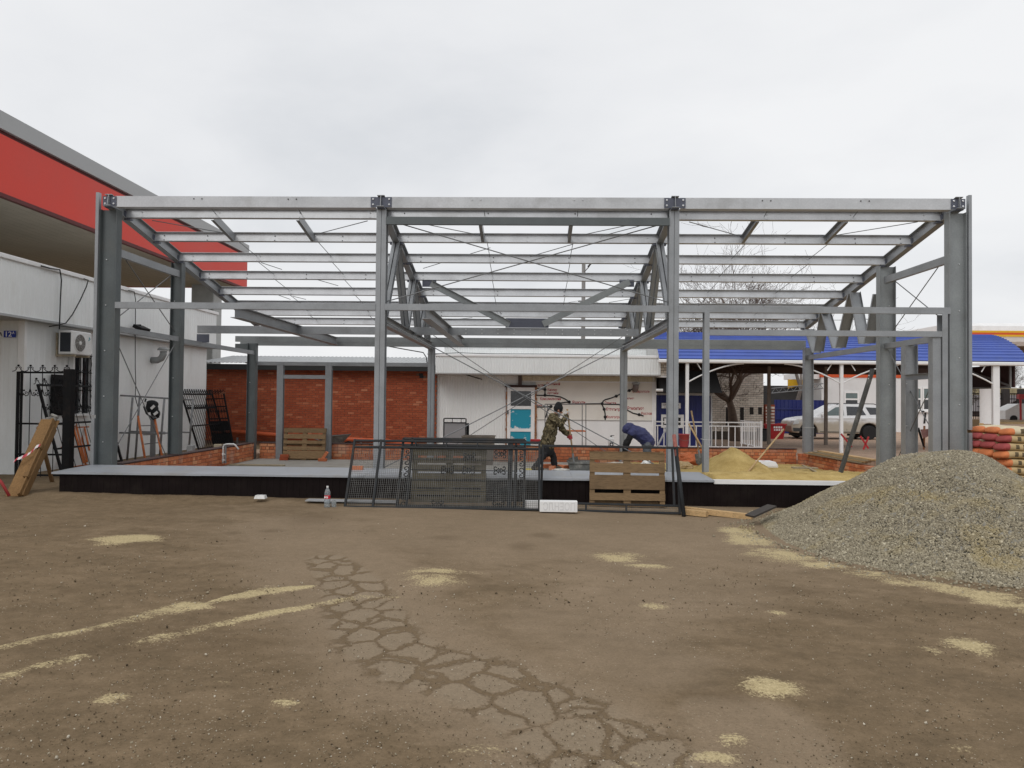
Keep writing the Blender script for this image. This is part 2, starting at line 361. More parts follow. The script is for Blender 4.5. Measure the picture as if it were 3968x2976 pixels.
for uv, hw, hh, k in ((Z7(1850, 285), 170, 36, .72), (Z7(470, 800), 90, 26, .68), (Z7(1215, 815), 60, 16, .85), (Z7(2000, 1000), 130, 34, .68), (Z7(940, 725), 60, 15, .62),
                      (Z8(480, 200), 110, 22, .72), (Z8(620, 240), 90, 10, .66), (Z8(1110, 735), 142, 40, 1.0), (Z8(2000, 560), 105, 34, .82), (Z8(1810, 580), 45, 20, .68),
                      (Z8(1940, 985), 90, 26, .72), (Z8(960, 955), 85, 30, .78), (Z8(880, 1030), 100, 30, .74), (Z8(720, 1075), 50, 22, .74), (Z8(455, 1078), 40, 10, .7),
                      (Z8(620, 405), 60, 20, .62), (Z8(1160, 425), 40, 12, .62), (Z8(1370, 1085), 60, 30, .74), (Z8(570, 1060), 60, 20, .66)):
    ell(SAND, uv, hw, hh, k)
path(SAND, [Z8(980, 90), Z8(1120, 190), Z8(1380, 235), Z8(1600, 280), Z8(1900, 330), Z8(2212, 380), Z8(2400, 420)], [.30, .40, .26, .30, .26, .45, .5], .74)
path(CRK, [Z7(1400, 225), Z7(1520, 330), Z7(1560, 430), Z7(1640, 560), Z7(1800, 650), Z7(2000, 690), Z8(60, 790), Z8(200, 850), Z8(330, 940), Z8(480, 1010), Z8(420, 1120)], [.25, .34, .36, .38, .40, .42, .40, .42, .42, .42, .45], 1.0)
path(ASP_FALL, [Z7(1300, 90), Z7(1500, 300), Z7(1600, 450), Z7(1800, 620), Z8(100, 820), Z8(330, 960), Z8(450, 1120)], [1.2, 1.0, .8, .8, .75, .7, .8], 1.0)
path(ASP_FALL, [Z8(120, 100), Z8(700, 300), Z8(300, 480), Z8(600, 650)], [1.0, 1.4, .9, .6], .8)
path(ASP_FALL, [Z8(880, 830), Z8(1040, 900), Z8(1150, 1040), Z8(1230, 1120)], [.2, .40, .36, .25], 1.45)
for uv, hw, hh, k in ((Z8(1210, 330), 100, 22, .9), (Z8(150, 120), 50, 10, 1), (Z8(60, 165), 50, 14, .9), (Z7(990, 115), 35, 6, 1), (Z7(1160, 105), 45, 7, 1), (Z7(290, 362), 35, 8, 1),
                      (Z7(1340, 50), 90, 22, .8), (Z8(1480, 430), 130, 16, .8), (Z8(900, 780), 140, 24, .8), (Z8(1000, 1000), 90, 60, .7), (Z7(1900, 130), 60, 9, .9), (Z7(800, 560), 500, 60, .45)):
    ell(DRK, uv, hw, hh, k)
np.maximum(ASP_FALL, .95*np.clip(1.45-np.hypot((GX-1.2)/5.2, (GY+3.2)/3.6)*.9, 0, 1), out=ASP_FALL)  # paler dusty asphalt middle; light falloff towards the viewer is painted in too
RUT = np.zeros_like(GZ)
path(RUT, [Z7(-60, 560), Z7(800, 395), Z7(1400, 300)], .16, 1.0); path(RUT, [Z7(300, 640), Z7(900, 500), Z7(1700, 360)], .16, 1.0); path(RUT, [Z8(300, 500), Z8(1100, 520), Z8(2300, 700)], .2, .8); path(RUT, [Z8(500, 330), Z8(1300, 400), Z8(2300, 520)], .2, .7)
GZ += .020*np.clip(SAND, 0, 1)**1.5*near-.012*RUT*near+.006*np.sin(9*GX+3*np.sin(5*GY))*np.sin(8*GY+2*np.sin(7*GX))*near*np.clip(1-ASP_FALL, 0, 1)
idx = np.arange(nx*ny).reshape(ny, nx)
F = np.stack([idx[:-1, :-1], idx[:-1, 1:], idx[1:, 1:], idx[1:, :-1]], -1).reshape(-1, 4)
def np_mesh(name, V, F, m, smooth=False):
    me = bpy.data.meshes.new(name); k = F.shape[1]
    me.vertices.add(len(V)); me.vertices.foreach_set('co', np.asarray(V, np.float32).ravel())
    me.loops.add(F.size); me.loops.foreach_set('vertex_index', F.astype(np.int32).ravel())
    me.polygons.add(len(F)); me.polygons.foreach_set('loop_start', np.arange(0, F.size, k, dtype=np.int32))
    if smooth: me.polygons.foreach_set('use_smooth', np.ones(len(F), bool))
    me.update(calc_edges=True); me.validate(); me.materials.append(m); return me
def fattr(me, name, v):
    a = me.attributes.new(name, 'FLOAT', 'POINT'); a.data.foreach_set('value', np.asarray(v, np.float32).ravel())
t = NT('dirt_over_asphalt')
sandA, crk, asp, drk = (t.attr(k)['Fac'] for k in ('sand', 'crack', 'asphalt_falloff', 'dark'))
big = t.noise(.55, None, 6, .62); mid = t.noise(6.5, None, 10, .74); fine = t.noise(48, None, 7, .78); grit = t.noise(150, None, 4, .7)
flow = t.noise(1.5, t.pos((.75, 1.35, 1)), 12, .70, .3)
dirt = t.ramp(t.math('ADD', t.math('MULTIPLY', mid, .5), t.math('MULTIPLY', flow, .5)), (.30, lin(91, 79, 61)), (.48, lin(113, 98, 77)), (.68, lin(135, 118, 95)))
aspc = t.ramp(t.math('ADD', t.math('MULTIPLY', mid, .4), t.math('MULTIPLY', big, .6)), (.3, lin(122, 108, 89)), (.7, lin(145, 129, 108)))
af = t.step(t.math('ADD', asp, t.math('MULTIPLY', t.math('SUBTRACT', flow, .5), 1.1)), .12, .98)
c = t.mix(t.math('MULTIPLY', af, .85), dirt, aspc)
# (pale worn plates show between the joints)
# broken asphalt: plates between crumbled joints
wv = t.n('VectorMath', operation='ADD'); t.l(t.pos((1, .8, 0)), wv.inputs[0])
nz = t.n('TexNoise'); nz.inputs['Scale'].default_value = 5.0; nz.inputs['Detail'].default_value = 9; nz.inputs['Roughness'].default_value = .72; t.l(t.pos(), nz.inputs['Vector'])
sc_ = t.n('VectorMath', operation='SCALE'); t.l(nz.outputs['Color'], sc_.inputs[0]); sc_.inputs['Scale'].default_value = .22; t.l(sc_.outputs[0], wv.inputs[1])
vo = t.n('TexVoronoi', feature='DISTANCE_TO_EDGE'); vo.inputs['Scale'].default_value = 3.5; t.l(wv.outputs[0], vo.inputs['Vector'])
ed = vo.outputs['Distance']
joint = t.math('MULTIPLY', t.math('SUBTRACT', 1.0, t.step(t.math('ADD', ed, t.math('ADD', t.math('MULTIPLY', t.math('SUBTRACT', mid, .5), .10), t.math('MULTIPLY', t.math('SUBTRACT', t.noise(1.3, None, 3, .5), .5), .22))), .03, .10)), t.step(t.math('ADD', crk, t.math('MULTIPLY', t.math('SUBTRACT', mid, .5), 1.2)), .35, .7))
c = t.mix(t.math('MULTIPLY', t.step(crk, .3, .8), t.math('MULTIPLY', t.step(ed, .06, .13), .38)), c, lin(143, 132, 114))
c = t.mix(t.math('MULTIPLY', joint, .60), c, lin(101, 85, 62))
c = t.mix(t.math('MULTIPLY', drk, .36, True), c, lin(84, 70, 52))
ss = t.math('ADD', sandA, t.math('ADD', t.math('MULTIPLY', t.math('SUBTRACT', flow, .5), 2.4), t.math('MULTIPLY', t.math('SUBTRACT', fine, .5), 1.9)))
sf = t.math('MULTIPLY', t.step(ss, .46, .86), t.step(sandA, .02, .2))
c = t.mix(t.math('MULTIPLY', sf, .9), c, t.ramp(fine, (.3, lin(164, 149, 110)), (.7, lin(198, 185, 148))))
c = t.mix(1.0, c, t.ramp(t.math('ADD', t.math('MULTIPLY', fine, .6), t.math('MULTIPLY', grit, .4)), (.30, (.50, .48, .45)), (.48, (.96, .96, .95)), (.56, (1.04, 1.04, 1.03)), (.72, (1.42, 1.40, 1.36))), 'MULTIPLY')
spk = t.n('TexVoronoi'); spk.inputs['Scale'].default_value = 26; t.l(t.pos(), spk.inputs['Vector'])
sp = t.math('MULTIPLY', t.math('SUBTRACT', 1.0, t.step(spk.outputs['Distance'], .10, .2)), t.step(t.noise(1.4, None, 4, .6), .45, .62))
c = t.mix(t.math('MULTIPLY', sp, .55), c, lin(172, 162, 142))
hgt = t.math('ADD', t.math('ADD', t.math('MULTIPLY', fine, .5), t.math('MULTIPLY', mid, .9)), t.math('MULTIPLY', joint, -1.0))
t.bump(hgt, .55, .02)
GROUND = t.fin(t.mix(1.0, c, (1.06, 1.03, 1.02, 1), 'MULTIPLY'), .93, 0, .15)
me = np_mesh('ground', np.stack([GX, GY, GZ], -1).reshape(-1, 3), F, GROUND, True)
for k, a in (('sand', SAND), ('crack', CRK), ('asphalt_falloff', ASP_FALL), ('dark', DRK)): fattr(me, k, a)
ground = bpy.data.objects.new('ground', me); col.objects.link(ground); ground['kind'] = 'structure'

# far paved yard behind the plot
t = NT('yard_paving'); br = t.n('TexBrick'); t.l(t.pos((1, 1, 1)), br.inputs['Vector']); br.inputs['Scale'].default_value = 4.0
br.inputs['Color1'].default_value = lin(190, 164, 144); br.inputs['Color2'].default_value = lin(172, 146, 128); br.inputs['Mortar'].default_value = lin(140, 122, 106); br.inputs['Mortar Size'].default_value = .03
yc = t.mix(1.0, br.outputs['Color'], t.ramp(t.noise(.8, None, 6, .65), (.3, (.75, .74, .72)), (.7, (1.15, 1.12, 1.08))), 'MULTIPLY')
YARD = t.fin(yc, .85, 0, .25)
y_ = MB().mm(-9.3, 90, 8.42, 90, -.4, .1).build('yard_pavement', YARD, origin=(0, 8.42, .1)); y_['kind'] = 'structure'

# ================================================================ PLINTH AND FLOOR
pl = thing('plinth', 'long low plinth faced with dark brown ribbed sheet, carrying the steel frame', 'plinth', (0, -1.2, 0))
MB().mm(-8.78, 9.2, -1.14, -.01, -.3, .43).mm(-8.86, 9.0, -.01, .30, -.3, .44).build('core', CONC, pl)
ribs = []; x = -8.83
P = []
while x < 9.2:
    for dxx, yy in ((0, -1.2), (.095, -1.2), (.107, -1.194), (.113, -1.194), (.125, -1.2)): P.append((x+dxx, yy))
    x += .125
m = MB(); m.grid([[(a, b, -.18) for a, b in P], [(a, b, .448) for a, b in P]])
m.grid([[(-8.83, y2, -.18) for y2 in (-1.2, -.01)], [(-8.83, y2, .448) for y2 in (-1.2, -.01)]]); m.build('fascia', BROWN, pl)
segs = [(-8.95, -6.1), (-6.098, -3.0), (-2.998, .9), (.902, 3.52)]
for i, (a, b) in enumerate(segs):
    prf = [(-.02, .497), (-.75, .484), (-1.26, .468), (-1.262, .432), (-1.255, .432), (-1.252, .462), (-.75, .477), (-.02, .490)]
    dz = .003*(i % 2)
    MB().add([(xx, y2, z2+dz) for xx in (a, b) for y2, z2 in prf], [(j, (j+1) % 8, 8+(j+1) % 8, 8+j) for j in range(8)]+[tuple(range(8)), tuple(range(15, 7, -1))]).build('cap_sheet', CAPM, pl)
MB().mm(3.522, 9.2, -1.225, -1.12, .40, .475).build('edge_trim', WTRIM, pl)
fl = MB().mm(-8.45, 3.3, .302, 7.95, -.35, -.02).build('floor_slab', CONC, origin=(0, 0, -.02)); fl['kind'] = 'structure'
t_ = MB().mm(-2.75, 2.7, .303, 1.75, -.019, .42).build('raised_slab', CONC, origin=(0, .8, 0)); t_['kind'] = 'structure'

# ================================================================ LOW BRICK WALLS
BME = brick_mesh('brick', .238, .24, .088, BRKO); HME = brick_mesh('half_brick', .115, .24, .088, BRKO)
def low_wall(label, A, B, z0, courses, gaps=(), cap=True):
    A, B = Vector(A), Vector(B); d = (B-A); Ln = d.length; d.normalize(); ang = math.atan2(d.y, d.x)
    w_ = thing('low_brick_wall', label, 'wall', (*((A+B)/2).xy, z0))
    Rm = Matrix.Rotation(ang, 3, 'Z'); c0 = (A+B)/2; H = courses*.1
    MB().box((c0.x, c0.y, z0+H/2-.006), (Ln-.02, .215, H-.012), Rm).build('mortar', MORT, w_)
    for k in range(courses):
        header = (k % 4 == 3); step = .128 if header else .25; s0 = 0 if k % 2 == 0 else -step/2
        while s0 < Ln-.05:
            a = max(0, s0); b = min(Ln, s0+step-.012)
            if b-a > .05:
                me_ = HME if header else BME; p = A+d*((a+b)/2)
                pert = random.uniform(-.004, .004); nrm = Vector((-d.y, d.x))
                inst(me_, 'brick', (p.x+nrm.x*pert, p.y+nrm.y*pert, z0+k*.1+.046), w_, scale=((b-a)/(.115 if header else .238), 1, 1), rot=(0, 0, ang+random.uniform(-.006, .006)))
            s0 += step
    if cap: MB().box((c0.x, c0.y, z0+H+.012), (Ln+.02, .27, .024), Rm).build('cap', TAR, w_)
    return w_
low_wall('low orange brick wall with dark cap along the left side of the steel frame', (-8.62, .35, 0), (-8.62, 7.72, 0), -.03, 5)
low_wall('low orange brick wall across the back of the frame, behind the two workers', (-8.45, 8.2, 0), (8.4, 8.2, 0), -.05, 5)
low_wall('low orange brick wall on the right side of the frame beside the sand', (8.62, 7.6, 0), (8.62, .5, 0), -.05, 4, cap=False)
low_wall('square orange brick pier under the far right rear column', (8.40, 7.9, 0), (8.95, 7.9, 0), -.06, 4, cap=False)

# ================================================================ STEEL FRAME
XL, X2, X3, XR = -8.655, -3.0, 3.0, 8.677
fr = thing('steel_building', 'grey galvanised steel frame of a new single storey hall with sloping roof purlins', 'frame', (0, 0, .45))
rz = lambda y: 6.05-.2*y
pb = lambda y: 5.84-.2*y
def boltmb(pts, nrm, r=.016, h=.014):
    m_ = MB(); q = Vector(nrm).to_track_quat('Z', 'Y').to_matrix()
    for p in pts: m_.lathe([(r, -.004), (r, h*.7), (r*.7, h)], p, 6, q)
    return m_
def midcol(x, y, z0, z1, dp=.22, name='column', mt=STEEL):
    c_ = None
    m_ = MB()
    for s in (-1, 1): m_.prof([(s*.004, -dp/2), (s*.102, -dp/2), (s*.102, -dp/2+.006), (s*.010, -dp/2+.006), (s*.010, dp/2-.006), (s*.102, dp/2-.006), (s*.102, dp/2), (s*.004, dp/2)], (x, y+dp/2, z0), (x, y+dp/2, z1), (0, 1, 0))
    return m_.build(name, mt, fr)
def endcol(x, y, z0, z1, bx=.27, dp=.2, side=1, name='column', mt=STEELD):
    a, b, t_2 = bx/2, dp, .01
    pf = [(-a, 0), (-a+t_2, 0), (-a+t_2, b/2-.006), (a-t_2, b/2-.006), (a-t_2, 0), (a, 0), (a, b), (a-t_2, b), (a-t_2, b/2+.006), (-a+t_2, b/2+.006), (-a+t_2, b), (-a, b)]
    c_ = MB().prof(pf, (x, y, z0), (x, y, z1), (0, 1, 0)).build(name, mt, fr)
    boltmb([(x+dx_, y+b/2-.007, z) for dx_ in (-.07*side,) for z in np.arange(z0+.5, z1-.2, .95)], (0, -1, 0), .014).build('bolts', BOLT, c_, kind='stuff')
    return c_
for x in (X2, X3): midcol(x, 0, .46, 5.82)
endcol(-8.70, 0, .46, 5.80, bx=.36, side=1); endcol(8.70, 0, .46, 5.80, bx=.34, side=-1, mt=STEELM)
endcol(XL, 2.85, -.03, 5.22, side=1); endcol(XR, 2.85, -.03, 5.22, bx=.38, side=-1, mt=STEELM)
for x in (X2, X3): midcol(x, 7.8, -.02, 3.60)
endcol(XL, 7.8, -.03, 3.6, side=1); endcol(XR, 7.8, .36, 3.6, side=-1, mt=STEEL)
for x0, x1 in ((-8.955, -8.89), (8.895, 8.955)):
    for z0, z1 in ((.62, 1.35) if x0 > 0 else (.50, 1.45), (1.41, 6.14) if x0 > 0 else (1.52, 6.14)):
        MB().mm(x0, x1, -.03, -.022, z0, z1).mm(x0 if x0 > 0 else x1-.008, x0+.008 if x0 > 0 else x1, -.022, .06, z0, z1).build('corner_flashing', STEEL, fr)
# rafters and trusses
def rafter(x, name):
    y0, y1 = -.09, 8.25
    r_ = MB().prof(Isec(.25, .15, .010, -.25), (x, y0, rz(y0)+.02), (x, y1, rz(y1)+.02)).build(name, STEEL, fr)
    boltmb([(x+s*.008, y+dy_, pb(y)+z_) for s in (-1, 1) for y in PY[1:] for dy_ in (-.03,) for z_ in (.05, .15)], (1, 0, 0), .013).build('bolts', BOLTD, r_, kind='stuff')
    for y in PY[1:]:
        for s in ((1,) if x < -5 else (-1,) if x > 5 else (-1, 1)): MB().mm(x+s*.02, x+s*.15, y-.07, y+.05, pb(y)-.035, pb(y)+.0).mm(x+s*.012, x+s*.02, y-.07, y+.05, pb(y)-.035, pb(y)+.16).build('cleat', PLATE, r_)
    return r_
PY = [0, .55, 1.75, 2.95, 4.15, 5.35, 6.5, 7.2, 8.1]
rafter(XL, 'rafter'); rR = rafter(XR, 'rafter')
for x in (X2, X3):
    tr = rafter(x, 'roof_truss')
    MB().prof(Isec(.2, .16, .008), (x, .12, 3.45), (x, 7.85, 3.45)).build('bottom_chord', STEEL, tr)
    nod = [(.35, 3.66), (1.75, rz(1.75)-.2), (3.1, 3.66), (4.15, rz(4.15)-.2), (5.2, 3.66), (6.2, rz(6.2)-.2), (7.0, 3.66)]
    for (ya, za_), (yb, zb) in zip(nod, nod[1:]):
        A, B = Vector((x, ya, za_)), Vector((x, yb, zb)); m = MB()
        for s in (-1, 1):
            o = Vector((s*.012, 0, 0)); m.prof([(-.075, 0), (-.075, s*.075), (-.069, s*.075), (-.069, s*.006), (.069, s*.006), (.069, s*.075), (.075, s*.075), (.075, 0)], A+o, B+o, (1, 0, 0))
        m.build('diagonal', STEEL, tr)
# web members of the right gable truss
MB().bar((XR, .35, 3.30), (XR, 7.9, 3.30), .10, .13).build('bottom_chord', STEEL, rR)
for a, b in (((3135, 1275, ), (3162, 1366)), ((3194, 1213), (3172, 1362)), ((3200, 1213), (3243, 1349)), ((3305, 1140), (3256, 1347)), ((3312, 1132), (3348, 1332)), ((3404, 1140), (3368, 1330))):
    A, B = PX(*a, X=XR), PX(*b, X=XR)
    MB().prof([(-.012, -.14), (.045, -.14), (.045, -.134), (-.006, -.134), (-.006, .134), (.045, .134), (.045, .14), (-.012, .14)], A, B, (1, 0, 0)).build('diagonal', STEEL, rR)
# purlins
bays = [(XL+.02, X2-.02), (X2+.02, X3-.02), (X3+.02, XR-.02)]
for i, y in enumerate(PY):
    for j, (a, b) in enumerate(bays):
        z0 = pb(y)
        if i == 0:
            p_ = MB().prof(Csec(.225, .17), (a+.09, -.03, z0), (b-.09, -.03, z0)).build('eave_beam', PURL, fr)
            bp = [(a+(b-a)*f, -.032, z0+h) for f in (.31, .34, .66, .69) for h in (.17,)]
        else:
            p_ = MB().prof(Csec(.222, .075, .006, 1), (a, y, z0), (b, y, z0), (0, .196, .98)).build('purlin', PURL, fr)
            bp = [(a+(b-a)*f, y-.010+.2*h, z0+h) for f in ((.06, .36, .67, .94) if i % 2 else (.04, .22, .5, .78, .96)) for h in (.045, .15)]
        boltmb(bp, (0, -1, 0), .014).build('bolts', BOLT if (i+j) % 2 else BOLTD, p_, kind='stuff')
# gusset plates over the front columns
for x in (XL, X2, X3, XR):
    hw = .215 if abs(x) < 5 else .14; xo = 0 if abs(x) < 5 else (-.0 if x > 0 else 0)
    g_ = MB().mm(x-hw, x+hw, -.048, -.036, 5.85, 6.055).build('gusset_plate', PLATE, fr)
    boltmb([(x+s*(hw-.05), -.05, z) for s in (-1, 1) for z in (5.90, 6.01)], (0, -1, 0), .022).build('bolts', BOLT, g_, kind='stuff')
    MB().mm(x-.08, x+.08, -.10, .12, 5.815, 5.83).build('cap_plate', PLATE, fr)
# girts
def girt(A, B, h=.13, wd=.09, name='girt', mt=STEEL): return MB().prof(Csec(h, wd), A, B).build(name, mt, fr)
for a, b in ((XL+.14, X2-.1), (X2+.1, X3-.1), (X3+.1, XR-.14)): girt((a, -.02, 3.735), (b, -.02, 3.735))
girt((X2+.1, -.03, 5.50), (X3-.1, -.03, 5.50), .155, .08, mt=STEELD)
for x, s in ((XL, 1), (XR, -1)):
    for (ya, yb), z in (((.2, 2.85), 3.27), ((3.05, 7.8), 3.24)):
        if x > 0: continue
        girt((x+.10*s, ya, z), (x+.10*s, yb, z), .115, .08)
girt((XL+.10, .2, 4.85), (XL+.10, 2.85, 4.85), .16, .09); girt((XR-.10, 2.85, 4.80), (XR-.10, .2, 4.80), .16, .09)
# rear beams
MB().prof(Csec(.18, .08), (-9.32, 8.15, 3.67), (8.7, 8.15, 3.67)).build('rear_eave_beam', STEELM, fr)
MB().prof(Csec(.115, .06), (-9.15, 8.13, 3.55), (8.7, 8.13, 3.55)).build('rear_eave_beam', STEELM, fr)
cb = MB().prof(Csec(.2, .08), (XL-.05, 4.15, 3.59), (X3-.1, 4.15, 3.59)).build('cross_beam', STEEL, fr)
boltmb([(xx, 4.148, z) for xx in np.arange(-1.6, 2.9, .42) for z in (3.64, 3.74)], (0, -1, 0), .016).build('bolts', BOLT, cb, kind='stuff')
MB().mm(XL-.05, XL+.28, 4.13, 4.145, 3.34, 3.56).build('gusset_plate', PLATE, fr)
MB().mm(-9.3, -8.9, 8.10, 8.12, 3.38, 3.60).build('gusset_plate', STEELD, fr)
for x in (-6.05, -2.07): MB().prof(Isec(.24, .19, .010), (x, .1, 3.57), (x, 8.05, 3.57)).build('ceiling_joist', STEEL, fr)
MB().mm(PX(1959, 1250, 4.12).x, PX(2126, 1250, 4.12).x, 4.10, 4.112, 3.792, PX(2040, 1233, 4.1).z).build('gusset_plate', PLATE, fr)
for (a, b, c_) in (((1669, 1098), (1975, 1258), (1637, 1691)), ((2440, 1092), (2104, 1256), (2400, 2457))):
    g0 = PX(c_[0], 1087, 4.12); g1 = PX(c_[1], 1112, 4.12); MB().mm(g0.x, g1.x, 4.10, 4.112, g1.z, g0.z+.02).build('gusset_plate', PLATE, fr)
    A, B = PX(*a, Y=4.085), PX(*b, Y=4.085); st = MB().prof([(-.012, -.085), (.05, -.085), (.05, -.078), (-.006, -.078), (-.006, .078), (.05, .078), (.05, .085), (-.012, .085)], A, B, (0, 0, 1)).build('bracing_strut', STEELM, fr)
# struts between purlins
for j, (a, b) in enumerate(bays):
    for f in ((.335, .665) if j != 1 else (.335, .665)):
        xx = a+(b-a)*f
        MB().prof(Csec(.18, .07), (xx, .62, pb(.62)+.01), (xx, 1.74, pb(1.74)+.01)).build('purlin_strut', STEEL, fr)
# sag rods
def rod(A, B, r=.008, name='tie_rod'): return MB().tube([A, B], r, 6).build(name, ROD, fr)
for j, (a, b) in enumerate(bays):
    for f in (.335, .665):
        xx = a+(b-a)*f+.06
        rod((xx, 0, pb(0)+.15), (xx+.02, .55, pb(.55)+.1))
        for ya, yb in zip(PY[2:], PY[3:]): rod((xx, ya, pb(ya)+.04), (xx, yb, pb(yb)+.15))
# roof bracing rods
for a, b, ya, yb in (((1424, 856), (1216, 910), .5, 1.7), ((1605, 860), (1863, 912), .5, 1.7), ((2479, 863), (2235, 915), .5, 1.7), ((2519, 865), (2330, 915), .5, 1.7),
                     ((2221, 946), (2054, 994), 1.8, 2.9), ((2671, 860), (2872, 916), .5, 1.7), ((3556, 860), (3218, 915), .5, 1.7), ((590, 854), (900, 908), .5, 1.7),
                     ((1013, 1018), (1092, 1044), 3.0, 4.1), ((1230, 1084), (1310, 1107), 4.2, 5.3), ((1640, 1040), (1900, 960), 4.2, 3.0), ((1075, 1142), (1125, 1160), 5.4, 6.4), ((1135, 1148), (1185, 1160), 5.4, 6.4),
                     ((2360, 1172), (2450, 1157), 6.6, 7.1), ((1940, 1216), (2020, 1207), 7.2, 7.6), ((1735, 1240), (1830, 1231), 7.2, 7.8)):
    rod(PX(*a, Y=ya), PX(*b, Y=yb), .009)
# cross bracing rods of the walls
for a, b in (((X2+.1, .1, 5.62), (X3-.1, .1, 3.95)), ((X2+.1, .13, 3.93), (X3-.1, .13, 5.60)), ((X2+.1, .1, 3.5), (X3-.1, .1, .5)), ((X2+.1, .13, .5), (X3-.1, .13, 3.5))): rod(a, b, .012)
for a, b in (((X2+.05, 7.92, 3.9), (X3-.05, 7.92, .0)), ((X2+.05, 7.95, 0.), (X3-.05, 7.95, 3.9))): rod(a, b, .012)
for x in (XL, XR):
    for a, b in (((.2, 5.1), (2.85, 3.5)), ((.2, 3.5), (2.85, 5.0)), ((.2, 3.2), (2.85, .1)), ((.2, .65), (2.85, 3.2))): rod((x, a[0], a[1]), (x, b[0], b[1]), .011)
# door frame of the right bay
def cpost(x, y, z0, z1, wd, dp, mt=STEEL):
    s = 1 if x > 0 else -1      # profile axis a points to -X: the open side faces the middle of the hall
    return MB().prof([(s*wd/2, 0), (-s*wd/2, 0), (-s*wd/2, dp), (s*wd/2, dp), (s*wd/2, dp-.008), (-s*wd/2+s*.008, dp-.008), (-s*wd/2+s*.008, .008), (s*wd/2, .008)], (x, y, z0), (x, y, z1), (0, 1, 0)).build('door_post', mt, fr)
cpost(3.665, -.03, .48, 3.735, .105, .17); cpost(8.42, -.03, .45, 3.735, .11, .2)
girt((3.72, -.035, 3.27), (8.36, -.035, 3.27), .115, .09, 'door_header')
endcol(XR-.02, 1.72, -.03, 3.24, bx=.28, name='post', mt=STEEL); girt((8.42, .2, 2.44), (8.52, 1.72, 2.44), .125, .08)
MB().mm(8.19, 8.36, -.0, .17, .45, 3.3).build('door_post', STEEL, fr)
# rear left door frame and long girt
girt((XL+.15, 7.9, 2.915), (X2-.12, 7.9, 2.915), .115, .09)
for xx, wd in ((-7.76, .2), (-6.23, .2)): cpost(xx, 7.86, -.02, 2.91, wd, .14)
girt((-7.66, 7.87, 2.50), (-6.33, 7.87, 2.50), .115, .09, 'door_header')
# binding wire round columns
for xx, yy, z, wd in ((XR, 7.8, 1.15, .16), (3.665, -.03, 1.16, .07)):
    MB().tube([(xx-wd, yy-.01, z), (xx+wd, yy-.01, z-.01), (xx+wd, yy+.2, z), (xx-wd, yy+.2, z)], .004, 5, closed=True).build('binding_wire', PVC, fr)

# ================================================================ BUILDINGS ROUND THE PLOT
def ribbed(m_, A, B, z0, z1, pitch=.12, dep=.016, nrm=None):
    """ribbed sheet from A to B (plan points); ribs stand out towards nrm"""
    A, B = Vector((*A, 0)), Vector((*B, 0)); d = B-A; Ln = d.length; d.normalize(); n_ = Vector((d.y, -d.x, 0)) if nrm is None else Vector((*nrm, 0))
    P = []; s = 0
    while s < Ln:
        for a, o in ((0, 0), (.55, 0), (.65, dep), (.9, dep), (1.0, 0)):
            if s+a*pitch <= Ln: P.append(A+d*(s+a*pitch)+n_*o)
        s += pitch
    P.append(B)
    m_.grid([[(p.x, p.y, z0) for p in P], [(p.x, p.y, z1) for p in P]]); return m_

# ---- white shop building on the left, wall running back from the camera
sb = thing('shop_building', 'white ribbed-metal shop building on the left with deep overhanging parapet band', 'building', (-13, 5, 0))
m = MB(); ribbed(m, (-11.55, 1.6), (-11.55, 11.1), -.1, 3.72, .20, .005, (1, 0)); m.mm(-20, -11.57, 1.62, 11.1, -.1, 3.7)
m.build('wall', WSID, sb)
m = MB(); ribbed(m, (-20, 1.58), (-11.56, 1.58), -.1, 3.72, .20, .005, (0, -1)); m.build('wall', WSID, sb)
m = MB(); ribbed(m, (-11.28, -4), (-11.28, 11.25), 3.66, 4.86, .16, .007, (1, 0)); m.mm(-20, -11.30, -4, 11.22, 3.70, 4.8); m.build('parapet', WSID, sb)
MB().mm(-11.6, -11.22, -4, 11.32, 4.86, 4.96, .01).build('parapet_trim', WTRIM, sb)
MB().mm(-20, -11.235, -4, 1.55, 3.62, 3.672).mm(-11.56, -11.235, 1.55, 11.28, 3.62, 3.672).build('parapet_trim', GREYP, sb)
MB().mm(-11.63, -11.48, 1.52, 1.60, -.05, 3.62).build('corner_trim', WTRIM, sb)
# window with iron grille
ya, yb, za, zb = 3.30, 4.00, 1.45, 3.0
wn = MB().mm(-11.54, -11.50, ya, yb, za, zb).build('window', GLASS, sb)
MB().mm(-11.54, -11.42, ya-.06, ya, za-.06, zb+.06).mm(-11.54, -11.42, yb, yb+.06, za-.06, zb+.06).mm(-11.54, -11.40, ya, yb, zb, zb+.06).mm(-11.54, -11.38, ya, yb, za-.06, za).mm(-11.5, -11.46, (ya+yb)/2-.03, (ya+yb)/2+.03, za, zb).build('frame', WTRIM, wn)
m = MB()
for k in range(5): y = ya+.05+k*(yb-ya-.1)/4; m.tube([(-11.40, y, za+.05), (-11.40, y, zb-.05)], .010, 5)
for z in (za+.06, za+.6, zb-.5, zb-.06): m.tube([(-11.40, ya, z), (-11.40, yb, z)], .012, 5)
for k in range(2):
    c0 = Vector((-11.39, ya+.2+k*.32, zb-.28)); m.tube([c0+Vector((0, .13*math.cos(a), .2*math.sin(a))) for a in np.linspace(0, 2*math.pi, 14)[:-1]], .009, 5, closed=True)
m.build('grille', BLACK, wn)
sp_ = thing('window_shutter', 'black perforated shutter panel hanging on the shop wall behind the fence', 'shutter', (-11.45, 2.75, 1.4))
MB().mm(-11.50, -11.46, 2.50, 3.02, 1.42, 2.42).build('panel', BLACK, sp_)
for k in range(7): MB().mm(-11.455, -11.44, 2.52, 3.0, 1.48+k*.135, 1.53+k*.135).build('slat', BLACK, sp_)
